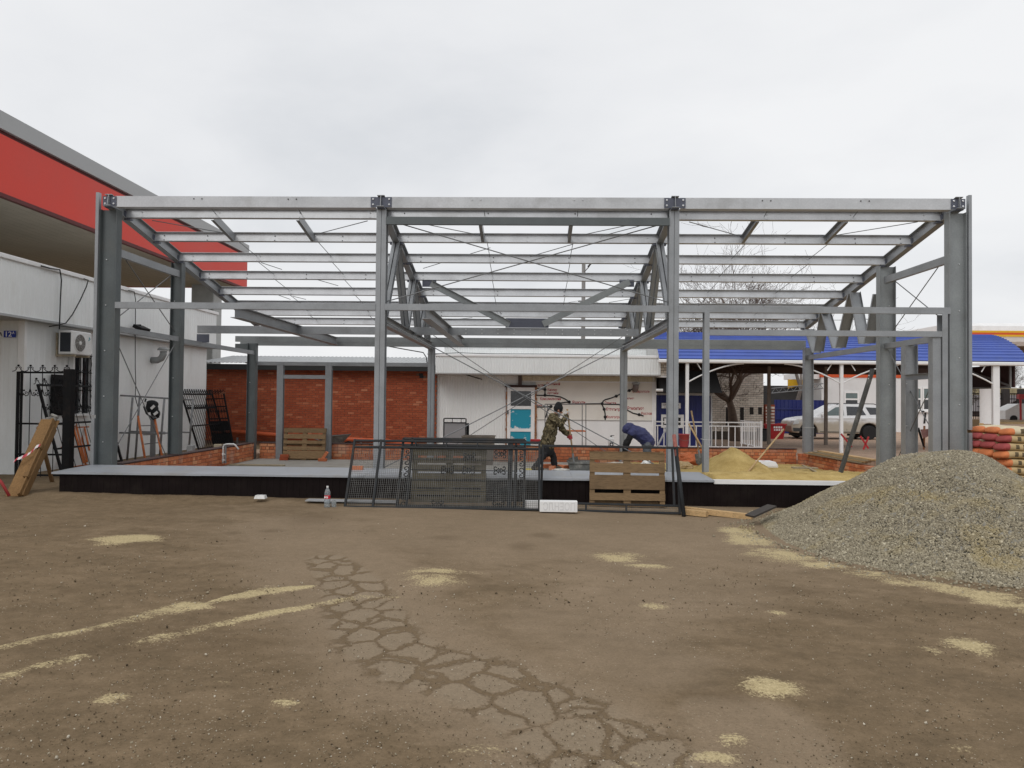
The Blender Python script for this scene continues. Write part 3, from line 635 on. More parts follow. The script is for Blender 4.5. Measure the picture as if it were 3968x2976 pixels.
# house number plate
s_ = PX(0, 1281, 1.5); e_ = PX(56, 1307, 1.5); dw = e_.x-s_.x
pt = thing('house_number_plate', 'small blue and white house number plate reading 12A on the white corner', 'sign', (e_.x-.4, 1.5, e_.z))
MB().mm(e_.x-dw*.80, e_.x, 1.525, 1.545, e_.z, s_.z).build('blue_plate', mat('sign_blue', (.012, .04, .33, 1), .4), pt)
MB().mm(e_.x-dw*1.9, e_.x-dw*.802, 1.525, 1.545, e_.z, s_.z).build('white_plate', WTRIM, pt)
text_mesh('lettering', '12', .165, (e_.x-dw*.74, 1.523, e_.z+.02), LETW, pt, width=.17)
text_mesh('lettering', 'А', .08, (e_.x-dw*.21, 1.523, e_.z+.075), LETW, pt)
text_mesh('lettering', 'А', .13, (e_.x-dw*1.13, 1.523, e_.z+.02), LETB, pt)
# cables hanging on the shop wall
def cable(label, pts, r=.012, name='cable', cat='cable', mt=CABLE): return tag(MB().tube(pts, r, 6).build(name, mt, smooth=True), label, cat)
def sag(A, B, d, n=9): A, B = Vector(A), Vector(B); return [A.lerp(B, i/(n-1))-Vector((0, 0, d*4*(i/(n-1))*(1-i/(n-1)))) for i in range(n)]
cable('black cable running over the parapet and down to the air conditioner', [PX(160, 1030, X=-11.2), PX(195, 1040, X=-11.18), PX(232, 1045, X=-11.17), PX(238, 1085, X=-11.2), PX(234, 1160, X=-11.2), PX(231, 1250, X=-11.2), PX(230, 1275, X=-11.25)], .016)
cable('black cable looping from the parapet to the air conditioner bracket', [PX(325, 1080, X=-11.18), PX(342, 1085, X=-11.15), PX(335, 1110, X=-11.15), PX(310, 1165, X=-11.15), PX(280, 1220, X=-11.15), PX(255, 1252, X=-11.15), PX(225, 1260, X=-11.2), PX(190, 1265, X=-11.3)], .014)
cable('thin black cable hanging straight down the white wall behind the scaffold', [PX(497, 1125, X=-11.18), PX(520, 1130, X=-11.15), PX(525, 1160, X=-11.2), PX(524, 1290, X=-11.2), PX(524, 1420, X=-11.45), PX(526, 1480, X=-11.45), PX(524, 1540, X=-11.42), PX(534, 1575, X=-11.40)], .012)
# floodlight on the parapet edge, vent elbow on the wall
fl_ = thing('floodlight', 'small black floodlight fixed under the parapet of the white shop', 'floodlight', PX(545, 1275, X=-11.15))
a = PX(530, 1272, X=-11.05); b = PX(567, 1272, X=-11.05)
MB().box((a+b)/2, (.26, b.y-a.y, .10), Matrix.Rotation(R(25), 3, 'Y'), .01).build('housing', BLACK, fl_); MB().box((a+b)/2+Vector((-.1, 0, .07)), (.16, .03, .08)).build('bracket', BLACK, fl_)
ve = thing('vent_elbow', 'grey plastic vent elbow with cap on the white shop wall', 'vent', PX(595, 1400, X=-11.5))
c0 = PX(600, 1396, X=-11.45); m = MB(); m.tube([c0+Vector((-.1, 0, 0)), c0+Vector((.08, 0, 0)), c0+Vector((.2, 0, .06)), c0+Vector((.26, 0, .18)), c0+Vector((.26, 0, .28))], .10, 12); m.build('pipe', mat('grey_vent_plastic', (.30, .31, .31, 1), .6), ve, smooth=True)
MB().lathe([(.17, 0), (.17, .03), (.12, .08), (.02, .10)], c0+Vector((.26, 0, .31)), 14).build('cap', mat('grey_vent_plastic', (.3, .3, .3, 1)), ve)
# air conditioner
ac = thing('air_conditioner', 'white outdoor air conditioner unit on brackets on the shop wall', 'air conditioner', (-11.3, 3.0, 2.9))
AY0, AY1, AX0, AX1, AZ0, AZ1 = 2.62, 3.42, -11.42, -11.08, 2.92, 3.50
MB().mm(AX0, AX1, AY0, AY1, AZ0, AZ1, .02).build('case', PVC, ac)
MB().mm(AX0+.05, AX1-.03, AY0-.006, AY0+.01, AZ0+.06, AZ1-.05).build('coil', mat('dark_coil', (.02, .025, .035, 1), .5), ac)
m = MB()
for k in range(24): z = AZ0+.07+k*.019; m.mm(AX0+.055, AX1-.035, AY0-.010, AY0-.006, z, z+.004)
m.build('coil_fins', DKGREY, ac, kind='stuff')
fc = Vector((AX1+.004, AY0+.31, (AZ0+AZ1)/2)); Ry = Matrix.Rotation(R(90), 3, 'Y')
MB().lathe([(.235, 0), (.235, .012), (.215, .014), (.215, .004), (.01, .003)], fc, 24, Ry).build('fan_ring', PVC, ac)
MB().lathe([(.214, .0), (.214, .006), (.01, .006)], fc, 24, Ry).build('fan_opening', mat('fan_grey', (.16, .15, .14, 1), .6), ac)
m = MB()
for k in range(9):
    a = 2*math.pi*k/9; m.tube([fc+Vector((.012, .06*math.cos(a), .06*math.sin(a))), fc+Vector((.012, .14*math.cos(a+.35), .14*math.sin(a+.35))), fc+Vector((.012, .21*math.cos(a+.5), .21*math.sin(a+.5)))], .006, 4)
for r_ in (.08, .12, .16, .20): m.tube([fc+Vector((.016, r_*math.cos(a), r_*math.sin(a))) for a in np.linspace(0, 2*math.pi, 22)[:-1]], .0035, 4, closed=True)
m.build('fan_grille', mat('grille_grey', (.4, .39, .37, 1), .5), ac); MB().lathe([(.05, 0), (.05, .012), (.03, .018)], fc+Vector((.008, 0, 0)), 14, Ry).build('fan_hub', PVC, ac)
for y in (AY0+.12, AY1-.12): MB().mm(-11.54, AX1+.02, y-.02, y+.02, AZ0-.05, AZ0-.004).mm(-11.545, -11.505, y-.019, y+.019, AZ0-.06, AZ1-.05).build('bracket', mat('rusty_cream_bracket', (.42, .36, .26, 1), .7, 0, .2, 9, 50, dirt=(.25, .10, .05, 1), dirt_amt=.6), ac)
for k in range(3): MB().box((AX1+.003, AY1-.10+.02*(k-1), AZ1-.16+.03*((k*2) % 3-1)), (.004, .03, .03), Matrix.Rotation(R(45), 3, 'X')).build('badge', mat('teal_badge', (.02, .28, .33, 1)), ac)

# ---- petrol station canopy far left
XC = -13.0
zb_, zt_, zg0, zg1 = PX(0, 744, X=XC).z, PX(0, 516, X=XC).z, PX(0, 498, X=XC).z, PX(0, 429, X=XC).z
ye = PX(958, 1060, X=XC).y
cn = thing('station_canopy', 'huge petrol station canopy with red fascia, grey top band and dark soffit', 'canopy', (-20, 8, 0))
MB().mm(XC-.10, XC, -5, ye, zb_, zt_).mm(-30, XC-.1, ye-.1, ye, zb_, zt_).build('red_fascia', REDP, cn)
MB().mm(XC-.22, XC-.06, -5, ye+.02, zt_, zg0).build('shadow_gap', mat('dark_red_gap', (.10, .015, .015, 1), .6), cn)
MB().mm(XC-.2, XC+.05, -5.1, ye+.06, zg0, zg1).mm(-30, XC-.2, ye-.2, ye+.06, zg0, zg1).build('top_band', GREYP, cn)
MB().mm(XC-.12, XC+.012, -5, ye+.012, zb_-.10, zb_).build('edge_trim', mat('dark_red_gap', (.1, .01, .01, 1)), cn)
m = MB(); x = XC-.12
while x > -30: m.mm(x-.29, x, -5, ye-.1, zb_+.02, zb_+.05); m.mm(x-.30, x-.29, -5, ye-.1, zb_+.035, zb_+.05); x -= .30
m.build('soffit', SOFF, cn); MB().mm(-30, XC-.1, -5, ye-.1, zb_+.05, zg1-.05).build('roof', GREYP, cn)
a, b = PX(738, 1300, 17.5), PX(825, 1300, 17.5)
for yy in (17.5,): MB().mm(a.x, b.x, yy, yy+.9, -.1, zb_+.05, .03).build('column', mat('canopy_column', (.40, .41, .40, 1), .5), cn)

# ---- red brick building
YB = 13.0
bb = thing('brick_building', 'red brick outbuilding with grey corrugated roof and black eaves behind the frame', 'building', (-8, 13, 0))
bx0, bx1 = PX(800, 1500, YB).x, PX(1692, 1500, YB).x; bz1 = PX(1200, 1434, YB).z
MB().mm(bx0+.02, bx1-.02, YB+.012, YB+4, -.2, bz1).build('wall', MORT, bb)
BR2 = brick_mesh('brick', .238, .10, .078, BRK); xs_ = []
cs = .0885; nrow = int((bz1-.25)/cs)+1; allb = []
for k in range(nrow):
    z = bz1-cs*(k+.5); x = bx0-(.125 if k % 2 else 0)
    while x < bx1:
        a, b = max(x, bx0), min(x+.238, bx1)
        if b-a > .05 and not (PX(1625, 1465, YB).x < (a+b)/2 < PX(1640, 1465, YB).x and abs(z-PX(1630, 1457, YB).z) < .1): allb.append((a, b, z))
        x += .25
vis = sorted(allb, key=lambda q: abs((q[0]+q[1])/2-(-7.0))+abs(q[2]-2.0)*1.5)
for a, b, z in vis[:300]: inst(BR2, 'brick', ((a+b)/2, YB+.046+random.uniform(-.004, .004), z), bb, scale=((b-a)/.238, 1, 1))
m = MB(); tn = []
for a, b, z in vis[300:]:
    k0 = len(m.v); m.box(((a+b)/2, YB+.046+random.uniform(-.004, .004), z), (b-a, .10, .078), b=.004); tn += [random.random()]*(len(m.v)-k0)
o = m.build('brickwork', BRK, bb, kind='stuff'); set_tone(o.data, np.array(tn, np.float32))
MB().mm(bx0-.3, bx1+.05, YB-.32, YB+.01, bz1, bz1+.04).mm(bx0-.3, bx1+.05, YB-.34, YB-.31, bz1-.02, PX(1200, 1413, YB-.33).z).build('eaves_board', mat('black_eaves', (.018, .02, .02, 1), .6), bb)
ez = PX(1200, 1411, YB-.35).z+.02; rzz = PX(1200, 1383, YB+3.0).z
P = []; x = bx0-.3
while x < bx1+.05:
    P += [(x, 0), (x+.06, .0), (x+.09, .03), (x+.14, .03), (x+.17, 0)]; x += .17
MB().grid([[(a, YB-.40, ez+h) for a, h in P], [(a, YB+3.0, rzz+h) for a, h in P], [(a, YB+6.2, ez+h) for a, h in P]]).build('roof', mat('grey_roof_sheet', (.42, .435, .44, 1), .5, .1, .1, 2, 30, dirt=(.2, .2, .19, 1), dirt_amt=.4), bb)
q = PX(1632, 1457, YB); MB().mm(q.x-.09, q.x+.09, YB+.0, YB+.1, q.z-.11, q.z+.11).build('air_vent', LETB, bb)
gp = thing('gas_pipe', 'long orange painted pipe running along the foot of the red brick wall', 'pipe', PX(1200, 1695, 12.75))
MB().tube([PX(880, 1670, 12.8), PX(1095, 1688, 12.8), PX(1329, 1701, 12.8), PX(1500, 1709, 12.8), PX(1600, 1725, 12.7), PX(1660, 1738, 12.6)], .085, 12).build('pipe', PIPEO, gp, smooth=True)
for u in (920, 1180, 1400): q = PX(u, 1695, 12.8); MB().mm(q.x-.03, q.x+.03, 12.78, 12.84, .05, q.z).build('support', PIPEG, gp)

# ---- white building with the painted route map
YW = 13.2
wb = thing('map_building', 'white panelled building with blue door and hand painted route map, behind the frame', 'building', (0, 13.2, 0))
wx0, wx1 = PX(1688, 1500, YW).x, PX(2542, 1500, YW).x; wz = PX(2000, 1440, YW).z
m = MB(); ribbed(m, (wx0, YW), (PX(1962, 1500, YW).x, YW), -.1, wz+.1, .10, .014, (0, -1)); m.mm(wx0+.02, wx1-.02, YW+.05, YW+5, -.1, wz+.3); m.build('wall', WSID, wb)
MB().mm(PX(1962, 1500, YW).x, PX(2024, 1500, YW).x, YW-.02, YW+.04, PX(2000, 1490, YW).z, wz+.1).build('infill_panel', WTRIM, wb)
MB().mm(PX(2008, 1500, YW).x, PX(2022, 1500, YW).x, YW-.10, YW-.03, PX(2000, 1492, YW).z, wz+.1).build('post', mat('brown_post', (.10, .075, .07, 1), .6), wb)
mx0, mx1 = PX(2076, 1500, YW).x, PX(2526, 1500, YW).x; mz0, mz1 = PX(2300, 1628, YW).z, PX(2300, 1483, YW).z
MB().mm(mx0, mx1, YW-.03, YW+.04, mz0+.01, mz1).build('map_panel', CREAM, wb)
MB().mm(mx0, mx1, YW-.025, YW+.04, -.1, mz0-.012).build('lower_panel', WTRIM, wb)
MB().mm(mx0, mx1, YW-.05, YW-.0, mz0-.012, mz0+.01).build('ledge', mat('grey_ledge', (.4, .39, .37, 1)), wb)
MB().mm(mx1, wx1, YW-.06, YW+.05, -.1, wz+.1).mm(PX(2028, 1480, YW).x, wx1, YW-.065, YW-.031, mz1, mz1+.055).build('frame', WTRIM, wb)
m = MB(); ribbed(m, (PX(2021, 1470, YW).x, YW-.06), (wx1, YW-.06), mz1+.056, wz+.1, .085, .03, (0, -1)); m.build('ribbed_band', BEIGE, wb)
# parapet
YP = 12.3; px0, px1 = PX(1688, 1400, YP).x, PX(2560, 1400, YP).x; pz0, pz1 = PX(2000, 1447, YP).z, PX(2000, 1384, YP).z
m = MB(); ribbed(m, (px0, YP), (px1, YP), pz0, pz1, .10, .016, (0, -1)); m.mm(px0, px1, YP+.03, YP+.15, pz0+.02, pz1); m.build('parapet', WSID, wb)
MB().mm(px0-.02, px1, YP-.04, YP+.2, pz1, pz1+.10, .015).build('parapet_trim', WTRIM, wb)
MB().mm(px0-.02, px1, YP-.03, YW+.05, pz0-.05, pz0).build('eaves_soffit', mat('grey_soffit', (.35, .34, .33, 1)), wb)
ux0, ux1 = PX(1722, 1360, 15).x, PX(2515, 1360, 15).x
m = MB(); ribbed(m, (ux0, 15), (ux1, 15), pz1-.3, PX(2000, 1346, 15).z, .10, .016, (0, -1)); m.mm(ux0, ux1, 15.03, 18, pz1-.3, PX(2000, 1350, 15).z); m.build('upper_parapet', WSID, wb)
MB().mm(ux0-.03, ux1, 14.95, 15.3, PX(2000, 1346, 15).z, PX(2000, 1340, 15).z).build('parapet_trim', WTRIM, wb)
# door
dz = lambda v: PX(2000, v, YW).z
dX = lambda u: PX(u, 1550, YW).x
dr = MB().mm(dX(1966), dX(1979), YW-.09, YW-.02, 0, dz(1501)).mm(dX(2058), dX(2072), YW-.09, YW-.02, 0, dz(1501)).mm(dX(1979), dX(2058), YW-.089, YW-.02, dz(1515), dz(1501)).mm(dX(1979), dX(2058), YW-.089, YW-.02, dz(1585), dz(1573)).mm(dX(1979), dX(2058), YW-.089, YW-.02, dz(1672), dz(1660)).build('door', WTRIM, wb)
MB().mm(dX(1979), dX(2058), YW-.06, YW-.03, dz(1573), dz(1515)).build('glass_pane', GLASS, dr)
t = NT('peeling_blue_film'); n_ = t.noise(2.6, None, 4, .6); DOORB = t.fin(t.mix(t.step(t.noise(3.4, t.pos((1, 1, 1.6)), 4, .6), .62, .645), (.012, .28, .40, 1), (.62, .63, .64, 1)), .45)
MB().mm(dX(1979), dX(2058), YW-.06, YW-.03, dz(1660), dz(1585)).build('panel', DOORB, dr); MB().mm(dX(1979), dX(2058), YW-.06, YW-.03, 0, dz(1672)).build('panel', DOORB, dr)
MB().box((dX(1969), YW-.11, dz(1597)), (.04, .05, .14)).build('handle', BLACK, dr)
MB().mm(dX(1956), dX(2080), YW-.12, YW-.02, dz(1501), dz(1492)).build('lintel', mat('brown_lintel', (.045, .02, .018, 1), .6), wb)
fmm = mat('rough_foam_and_rubble', (.34, .16, .08, 1), .9, 0, .5, 14, 60, dirt=(.03, .025, .02, 1), dirt_amt=.8, bump=.8)
for u0, u1 in ((1962, 1965), (2073, 2080)):
    m = MB(); z = .1
    while z < dz(1503):
        h = random.uniform(.05, .16); u = random.uniform(0, 4); m.box((dX((u0+u1)/2)+random.uniform(-.012, .012), YW-.05, z+h/2), (dX(u1)-dX(u0)+random.uniform(-.02, .03), .07+random.uniform(0, .04), h), b=.01); z += h
    m.build('rough_joint', fmm, wb, kind='stuff')
# painted map: lettering and routes
def word(body, u0, u1, v0, v1, mt=LETR):
    a = PX(u0, v1, YW-.033); b = PX(u1, v0, YW-.033); text_mesh('lettering', body, (b.z-a.z)*1.38, (a.x, YW-.033, a.z), mt, wb, width=b.x-a.x)
for w_ in (('ЯПР', 2083, 2106, 1490, 1498), ('Грозный', 2117, 2170, 1482, 1492), ('Кизляр', 2121, 2159, 1505, 1515), ('Артезиан', 2121, 2164, 1518, 1527), ('Комсомольский', 2093, 2173, 1539, 1550),
           ('Яшкуль', 2217, 2269, 1553, 1563), ('ань', 2081, 2101, 1566, 1574), ('Элиста', 2342, 2387, 1556, 1568), ('Кетченеры', 2348, 2411, 1579, 1591), ('Волгоград', 2350, 2414, 1611, 1620),
           ('Ставрополь', 2450, 2518, 1512, 1521), ('Приютное', 2413, 2457, 1539, 1547), ('Ремонтное', 2431, 2495, 1575, 1588), ('Ростов', 2484, 2526, 1597, 1607)): word(*w_)
Z1 = lambda x, y: PX(2200+x*.3617, 1300+y*.3617, YW-.036)
Z5 = lambda x, y: PX(1600+x*.3617, 1300+y*.3617, YW-.036)
for pts in ([Z1(12, 733), Z1(200, 733), Z1(368, 731)], [Z1(368, 730), Z1(380, 703), Z1(400, 689), Z1(460, 672), Z1(520, 650), Z1(560, 628), Z1(610, 605), Z1(660, 590), Z1(690, 575)], [Z1(368, 738), Z1(390, 790), Z1(401, 840), Z1(401, 905)],
            [Z1(368, 735), Z1(552, 738), Z1(600, 775), Z1(634, 798), Z1(700, 832), Z1(765, 848), Z1(812, 862)], [Z5(1322, 565), Z5(1370, 568), Z5(1415, 580)], [Z5(1415, 540), Z5(1415, 645)],
            [Z5(1322, 640), Z5(1500, 645), Z5(1580, 658), Z5(1630, 680), Z5(1675, 712)], [Z5(1675, 712), Z5(1630, 716), Z5(1590, 722)], [Z5(1322, 767), Z5(1420, 765), Z5(1480, 758)], [Z5(1480, 760), Z5(1440, 810), Z5(1422, 880)]):
    MB().tube(pts, .026, 6).build('route_line', LETB, wb)
for p in (Z1(368, 731), Z1(390, 790), Z1(401, 872), Z1(520, 650), Z1(660, 590), Z1(765, 848), Z1(12, 712), Z5(1415, 540), Z5(1415, 580), Z5(1415, 640), Z5(1675, 712), Z5(1480, 760)):
    MB().lathe([(.06, -.01), (.06, .012)], p, 12, Matrix.Rotation(R(90), 3, 'X')).build('route_dot', LETB, wb)
v2 = thing('vent_elbow', 'dark grey vent elbow on the cream map panel above Stavropol lettering', 'vent', PX(2460, 1505, YW-.2))
c0 = PX(2461, 1503, YW-.1); MB().tube([c0+Vector((0, .06, -.06)), c0+Vector((0, -.08, -.06)), c0+Vector((0, -.2, 0)), c0+Vector((0, -.22, .12))], .11, 12).build('pipe', mat('dark_vent', (.16, .13, .12, 1), .6), v2, smooth=True)
MB().lathe([(.13, 0), (.16, .03), (.15, .07), (.03, .1)], c0+Vector((0, -.22, .12)), 14).build('cap', mat('grey_vent_plastic', (.3, .3, .3, 1)), v2)
cable('black overhead cable bundle tied at the corner of the map building', [PX(1490, 1339, 11.5), PX(1560, 1352, 11.8), PX(1640, 1366, 12.1), PX(1652, 1385, 12.15), PX(1655, 1405, 12.15), PX(1650, 1420, 12.2)], .02)
cable('black cable lying along the parapet of the map building', [PX(1655, 1372, 12.2), PX(1780, 1367, 12.4), PX(1900, 1371, 12.5), PX(2150, 1372, 12.4), PX(2500, 1379, 12.3)], .014)
cable('black cable under the parapet beside the blue door', [PX(1690, 1446, 12.9), PX(1800, 1450, 12.9), PX(1840, 1462, 12.9), PX(1868, 1470, 13.0)], .022)
cable('loose cable lying along the gable trim of the map building roof', [PX(2200, 1345, 14.9), PX(2208, 1330, 14.9)], .01) if False else None
# white brick pillar with pyramid cap at the right end
wp = thing('white_brick_pillar', 'white brick pillar with pointed cap at the right end of the map building', 'pillar', (PX(2575, 1500, 12.6).x, 12.6, 0))
ux0, ux1 = PX(2556, 1400, 12.4).x, PX(2612, 1400, 12.4).x; zt2 = PX(2580, 1372, 12.4).z; zb2 = PX(2580, 1456, 12.4).z
MB().mm(ux0+.01, ux1-.01, 12.41, 12.9, zb2, zt2).build('mortar', MORTG, wp)
bw = brick_mesh('brick', .19, .5, .085, BRKW); nn = int((zt2-zb2)/.1)
for k in range(nn):
    for j in range(3): inst(bw, 'brick', (ux0+.10+j*.2-(.05 if k % 2 else 0), 12.65, zb2+.05+k*.1), wp)
m = MB(); m.add([(ux0-.06, 12.34, zt2), (ux1+.06, 12.34, zt2), (ux1+.06, 12.96, zt2), (ux0-.06, 12.96, zt2), (ux0-.06, 12.34, zt2+.07), (ux1+.06, 12.34, zt2+.07), (ux1+.06, 12.96, zt2+.07), (ux0-.06, 12.96, zt2+.07), ((ux0+ux1)/2, 12.65, zt2+.26)], [(0, 1, 5, 4), (1, 2, 6, 5), (2, 3, 7, 6), (3, 0, 4, 7), (4, 5, 8), (5, 6, 8), (6, 7, 8), (7, 4, 8), (3, 2, 1, 0)]); m.build('cap', WTRIM, wp)
MB().mm(ux0-.02, ux1+.02, 12.36, 12.94, zb2-.06, zb2).build('foot_trim', WTRIM, wp)

# ---- blue kiosk with black awning
bk = thing('blue_kiosk', 'dark blue metal kiosk with white window frame under a black awning', 'kiosk', (PX(2650, 1700, 13.6).x, 13.6, .1))
kx0, kx1 = PX(2543, 1600, 13.5).x, PX(2753, 1600, 13.5).x; kz = PX(2650, 1532, 13.5).z
m = MB(); ribbed(m, (kx0, 13.5), (kx1, 13.5), .1, kz, .20, .012, (0, -1)); m.mm(kx0, kx1, 13.52, 16, .1, kz); m.build('wall', BLUE, bk)
MB().mm(kx0, kx1+.04, 13.42, 13.50, kz, kz+.09).mm(kx1, kx1+.06, 13.44, 13.6, .1, kz).build('frame', mat('grey_frame', (.45, .46, .46, 1)), bk)
aw = PX(2650, 1440, 13.5).z
MB().add([(kx0, 12.6, kz+.10), (kx1+.22, 12.6, kz+.10), (kx1+.05, 12.9, aw), (kx0, 12.9, aw), (kx0, 16, kz+.10), (kx1+.22, 16, kz+.10), (kx1+.05, 15.5, aw), (kx0, 15.5, aw)], [(0, 1, 2, 3), (5, 4, 7, 6), (1, 5, 6, 2), (4, 0, 3, 7), (3, 2, 6, 7), (1, 0, 4, 5)]).build('awning', mat('black_awning', (.012, .012, .013, 1), .7), bk)
a, b = PX(2564, 1582, 13.44), PX(2638, 1562, 13.44); MB().mm(a.x, b.x, 13.44, 13.47, a.z, b.z).build('sign', WTRIM, bk)
text_mesh('lettering', 'ШИ', .09, (a.x+.06, 13.438, (a.z+b.z)/2+.005), LETB, bk); text_mesh('lettering', '11', .09, (a.x+.10, 13.438, a.z+.015), LETB, bk); text_mesh('lettering', 'А', .10, (b.x-.13, 13.438, (a.z+b.z)/2), LETB, bk); text_mesh('lettering', 'ДА', .09, (b.x-.20, 13.438, a.z+.01), LETB, bk)
a, b = PX(2562, 1657, 13.44), PX(2650, 1607, 13.44); wn = MB().mm(a.x, a.x+.07, 13.42, 13.49, a.z, b.z).mm(b.x-.12, b.x, 13.42, 13.49, a.z, b.z).mm(a.x+.07, b.x-.12, 13.421, 13.49, a.z, a.z+.08).mm(a.x+.07, b.x-.12, 13.421, 13.49, b.z-.11, b.z).build('window', PVC, bk)
MB().mm(a.x+.07, b.x-.12, 13.46, 13.48, a.z+.08, b.z-.11).build('glass_pane', GLASS, wn); MB().mm(a.x+.12, a.x+.30, 13.445, 13.46, a.z+.15, b.z-.15).build('notice', WTRIM, wn)
lp = PX(2555, 1512, 12.55); tag(MB().tube([lp-Vector((.13, 0, 0)), lp+Vector((.13, 0, 0))], .055, 12).build('wall_lamp', PVC), 'small white cylindrical lamp under the black awning', 'lamp')

# ---- white railing in front of the kiosk
rl = thing('white_railing', 'white metal picket railing on the yard behind the back brick wall', 'railing', (PX(2740, 1740, 10).x, 10, .1))
r0, r1 = PX(2536, 1700, 10).x, PX(2949, 1700, 10).x; rt, rm_, rb = PX(2750, 1636, 10).z, PX(2750, 1651, 10).z, PX(2750, 1731, 10).z
for z in (rt, rm_, rb): MB().mm(r0, r1, 9.985, 10.015, z-.018, z+.018).build('rail', WTRIM, rl)
x = r1-.22
while x > r0: MB().mm(x-.016, x+.016, 9.99, 10.01, rb+.018, rm_-.018).build('picket', WTRIM, rl); x -= .217
x = r1-.45
while x > r0: MB().mm(x-.014, x+.014, 9.99, 10.01, rm_+.018, rt-.018).build('picket', WTRIM, rl); x -= .65
for x in (r0, r1): MB().mm(x-.035, x+.035, 9.965, 10.035, .08, rt+.06).build('post', WTRIM, rl)
for z in (rt, rb): MB().mm(r1-.015, r1+.015, 10.04, 12.4, z-.018, z+.018).build('rail', WTRIM, rl)
for y in np.arange(10.25, 12.4, .21): MB().mm(r1-.012, r1+.012, y-.015, y+.015, rb+.018, rt-.018).build('picket', WTRIM, rl)

# ---- white brick building behind the tree
YV = 20.0
vb = thing('white_brick_building', 'old white brick building with narrow dark slots behind the bare tree', 'building', (9, 20, .1))
vx0, vx1 = PX(2740, 1600, YV).x, PX(2958, 1600, YV).x; vz1 = PX(2850, 1400, YV).z
MB().mm(vx0, vx1-.02, YV+.015, YV+6, .0, vz1).build('wall', MORTG, vb)
BV = brick_mesh('brick', .245, .11, .092, BRKW); allb = []
for k in range(int((vz1-.4)/.104)):
    z = vz1-.104*(k+.5); x = vx0-(.13 if k % 2 else 0)
    while x < vx1:
        a, b = max(x, vx0), min(x+.245, vx1)
        if b-a > .04: allb.append((a, b, YV, z))
        x += .258
vis = sorted(allb, key=lambda q: abs(q[0]-8.6)+abs(q[3]-1.5)*.8)
for a, b, y, z in vis[:300]: inst(BV, 'brick', ((a+b)/2, y+.05+random.uniform(-.004, .004), z), vb, scale=((b-a)/.245, 1, 1))
m = MB(); tn = []
for a, b, y, z in vis[300:]:
    k0 = len(m.v); m.box(((a+b)/2, y+.05, z), (b-a, .11, .092), b=.005); tn += [random.random()]*(len(m.v)-k0)
o = m.build('brickwork', BRKW, vb, kind='stuff'); set_tone(o.data, np.array(tn, np.float32))
for u in (2820, 2875, 2912, 2945):
    q = PX(u, 1590, YV); MB().mm(q.x-.09, q.x+.09, YV-.012, YV+.02, q.z-.8 if u < 2900 else q.z-.2, q.z+.15).build('slot', mat('dark_slot', (.025, .02, .018, 1), .8), vb)
# red and white chequered brick corner pier, red bin, blue gate, yellow banner, dark shed
cp = thing('chequered_pier', 'red brick pier with white brick quoins next to the blue gate', 'pillar', (PX(2985, 1640, 22).x, 22, .1))
q0, q1 = PX(2966, 1600, 22).x, PX(3003, 1600, 22).x; cz0, cz1 = .1, PX(2985, 1568, 22).z
MB().mm(q0, q1, 22.02, 22.6, cz0, cz1).build('core', BRK, cp)
for k in range(int((cz1-cz0)/.16)):
    MB().mm(q0+.02, q0+.30, 22.0, 22.05, cz0+.02+k*.16, cz0+.12+k*.16, .004).build('brick', BRKW, cp); MB().mm(q1-.30+(.1 if k % 2 else 0), q1-.02, 22.0, 22.05, cz0+.02+k*.16, cz0+.12+k*.16, .004).build('brick', BRKW, cp)
bn = thing('red_bin', 'red waste container with white print beside the blue gate', 'bin', (PX(3005, 1680, 21.5).x, 21.5, .1))
a, b = PX(2962, 1684, 21.0), PX(3045, 1644, 21.0); wv_ = b.x-a.x
MB().add([(a.x+.1, 21.1, .1), (b.x-.08, 21.1, .1), (b.x-.08, 22, .1), (a.x+.1, 22, .1), (a.x, 21.0, b.z), (b.x, 21.0, b.z), (b.x, 22.1, b.z), (a.x, 22.1, b.z)], [(0, 1, 5, 4), (1, 2, 6, 5), (2, 3, 7, 6), (3, 0, 4, 7), (3, 2, 1, 0)]).build('body', RED, bn)
MB().mm(a.x-.04, b.x+.04, 20.96, 21.03, b.z-.06, b.z+.02).mm(a.x-.04, a.x+.02, 21.03, 22.12, b.z-.06, b.z+.02).mm(b.x-.02, b.x+.04, 21.03, 22.12, b.z-.06, b.z+.02).build('rim', RED, bn)
m = MB()
for k in range(4): m.mm(b.x-.58+k*.11, b.x-.50+k*.11, 21.005, 21.03, .62, .72).mm(b.x-.56+k*.11, b.x-.49+k*.11, 21.02, 21.05, .50, .58)
m.build('print', LETW, bn)
db = thing('litter_bin', 'small dark grey litter bin at the foot of the white brick building', 'bin', PX(2957, 1697, 19)); q = PX(2957, 1697, 19)
MB().add([(q.x+sx*.22*k, 19+sy*.2*k, z) for k, z in ((.8, .1), (1, .62)) for sx, sy in ((-1, -1), (1, -1), (1, 1), (-1, 1))], [(0, 1, 5, 4), (1, 2, 6, 5), (2, 3, 7, 6), (3, 0, 4, 7), (3, 2, 1, 0)]).build('body', DKGREY, db); MB().mm(q.x-.24, q.x+.24, 18.78, 19.22, .62, .68, .01).build('lid', BLACK, db)
bgx0, bgx1 = PX(3000, 1600, 27).x, PX(3192, 1600, 27).x; gz1 = PX(3100, 1550, 27).z
bgte = thing('blue_gate', 'tall dark blue sheet metal gate behind the parked car', 'gate', ((bgx0+bgx1)/2, 27, .1))
m = MB(); ribbed(m, (bgx0, 27), (bgx1, 27), .12, gz1, .22, .03, (0, -1)); m.build('sheet', BLUE, bgte)
for z in (.9, gz1-.55): MB().mm(bgx0, bgx1, 26.94, 26.965, z, z+.1).build('rail', BLUE, bgte)
ds = thing('dark_shed', 'dark open shed with truss eaves behind the blue gate', 'shed', ((bgx0+bgx1)/2, 31, .1))
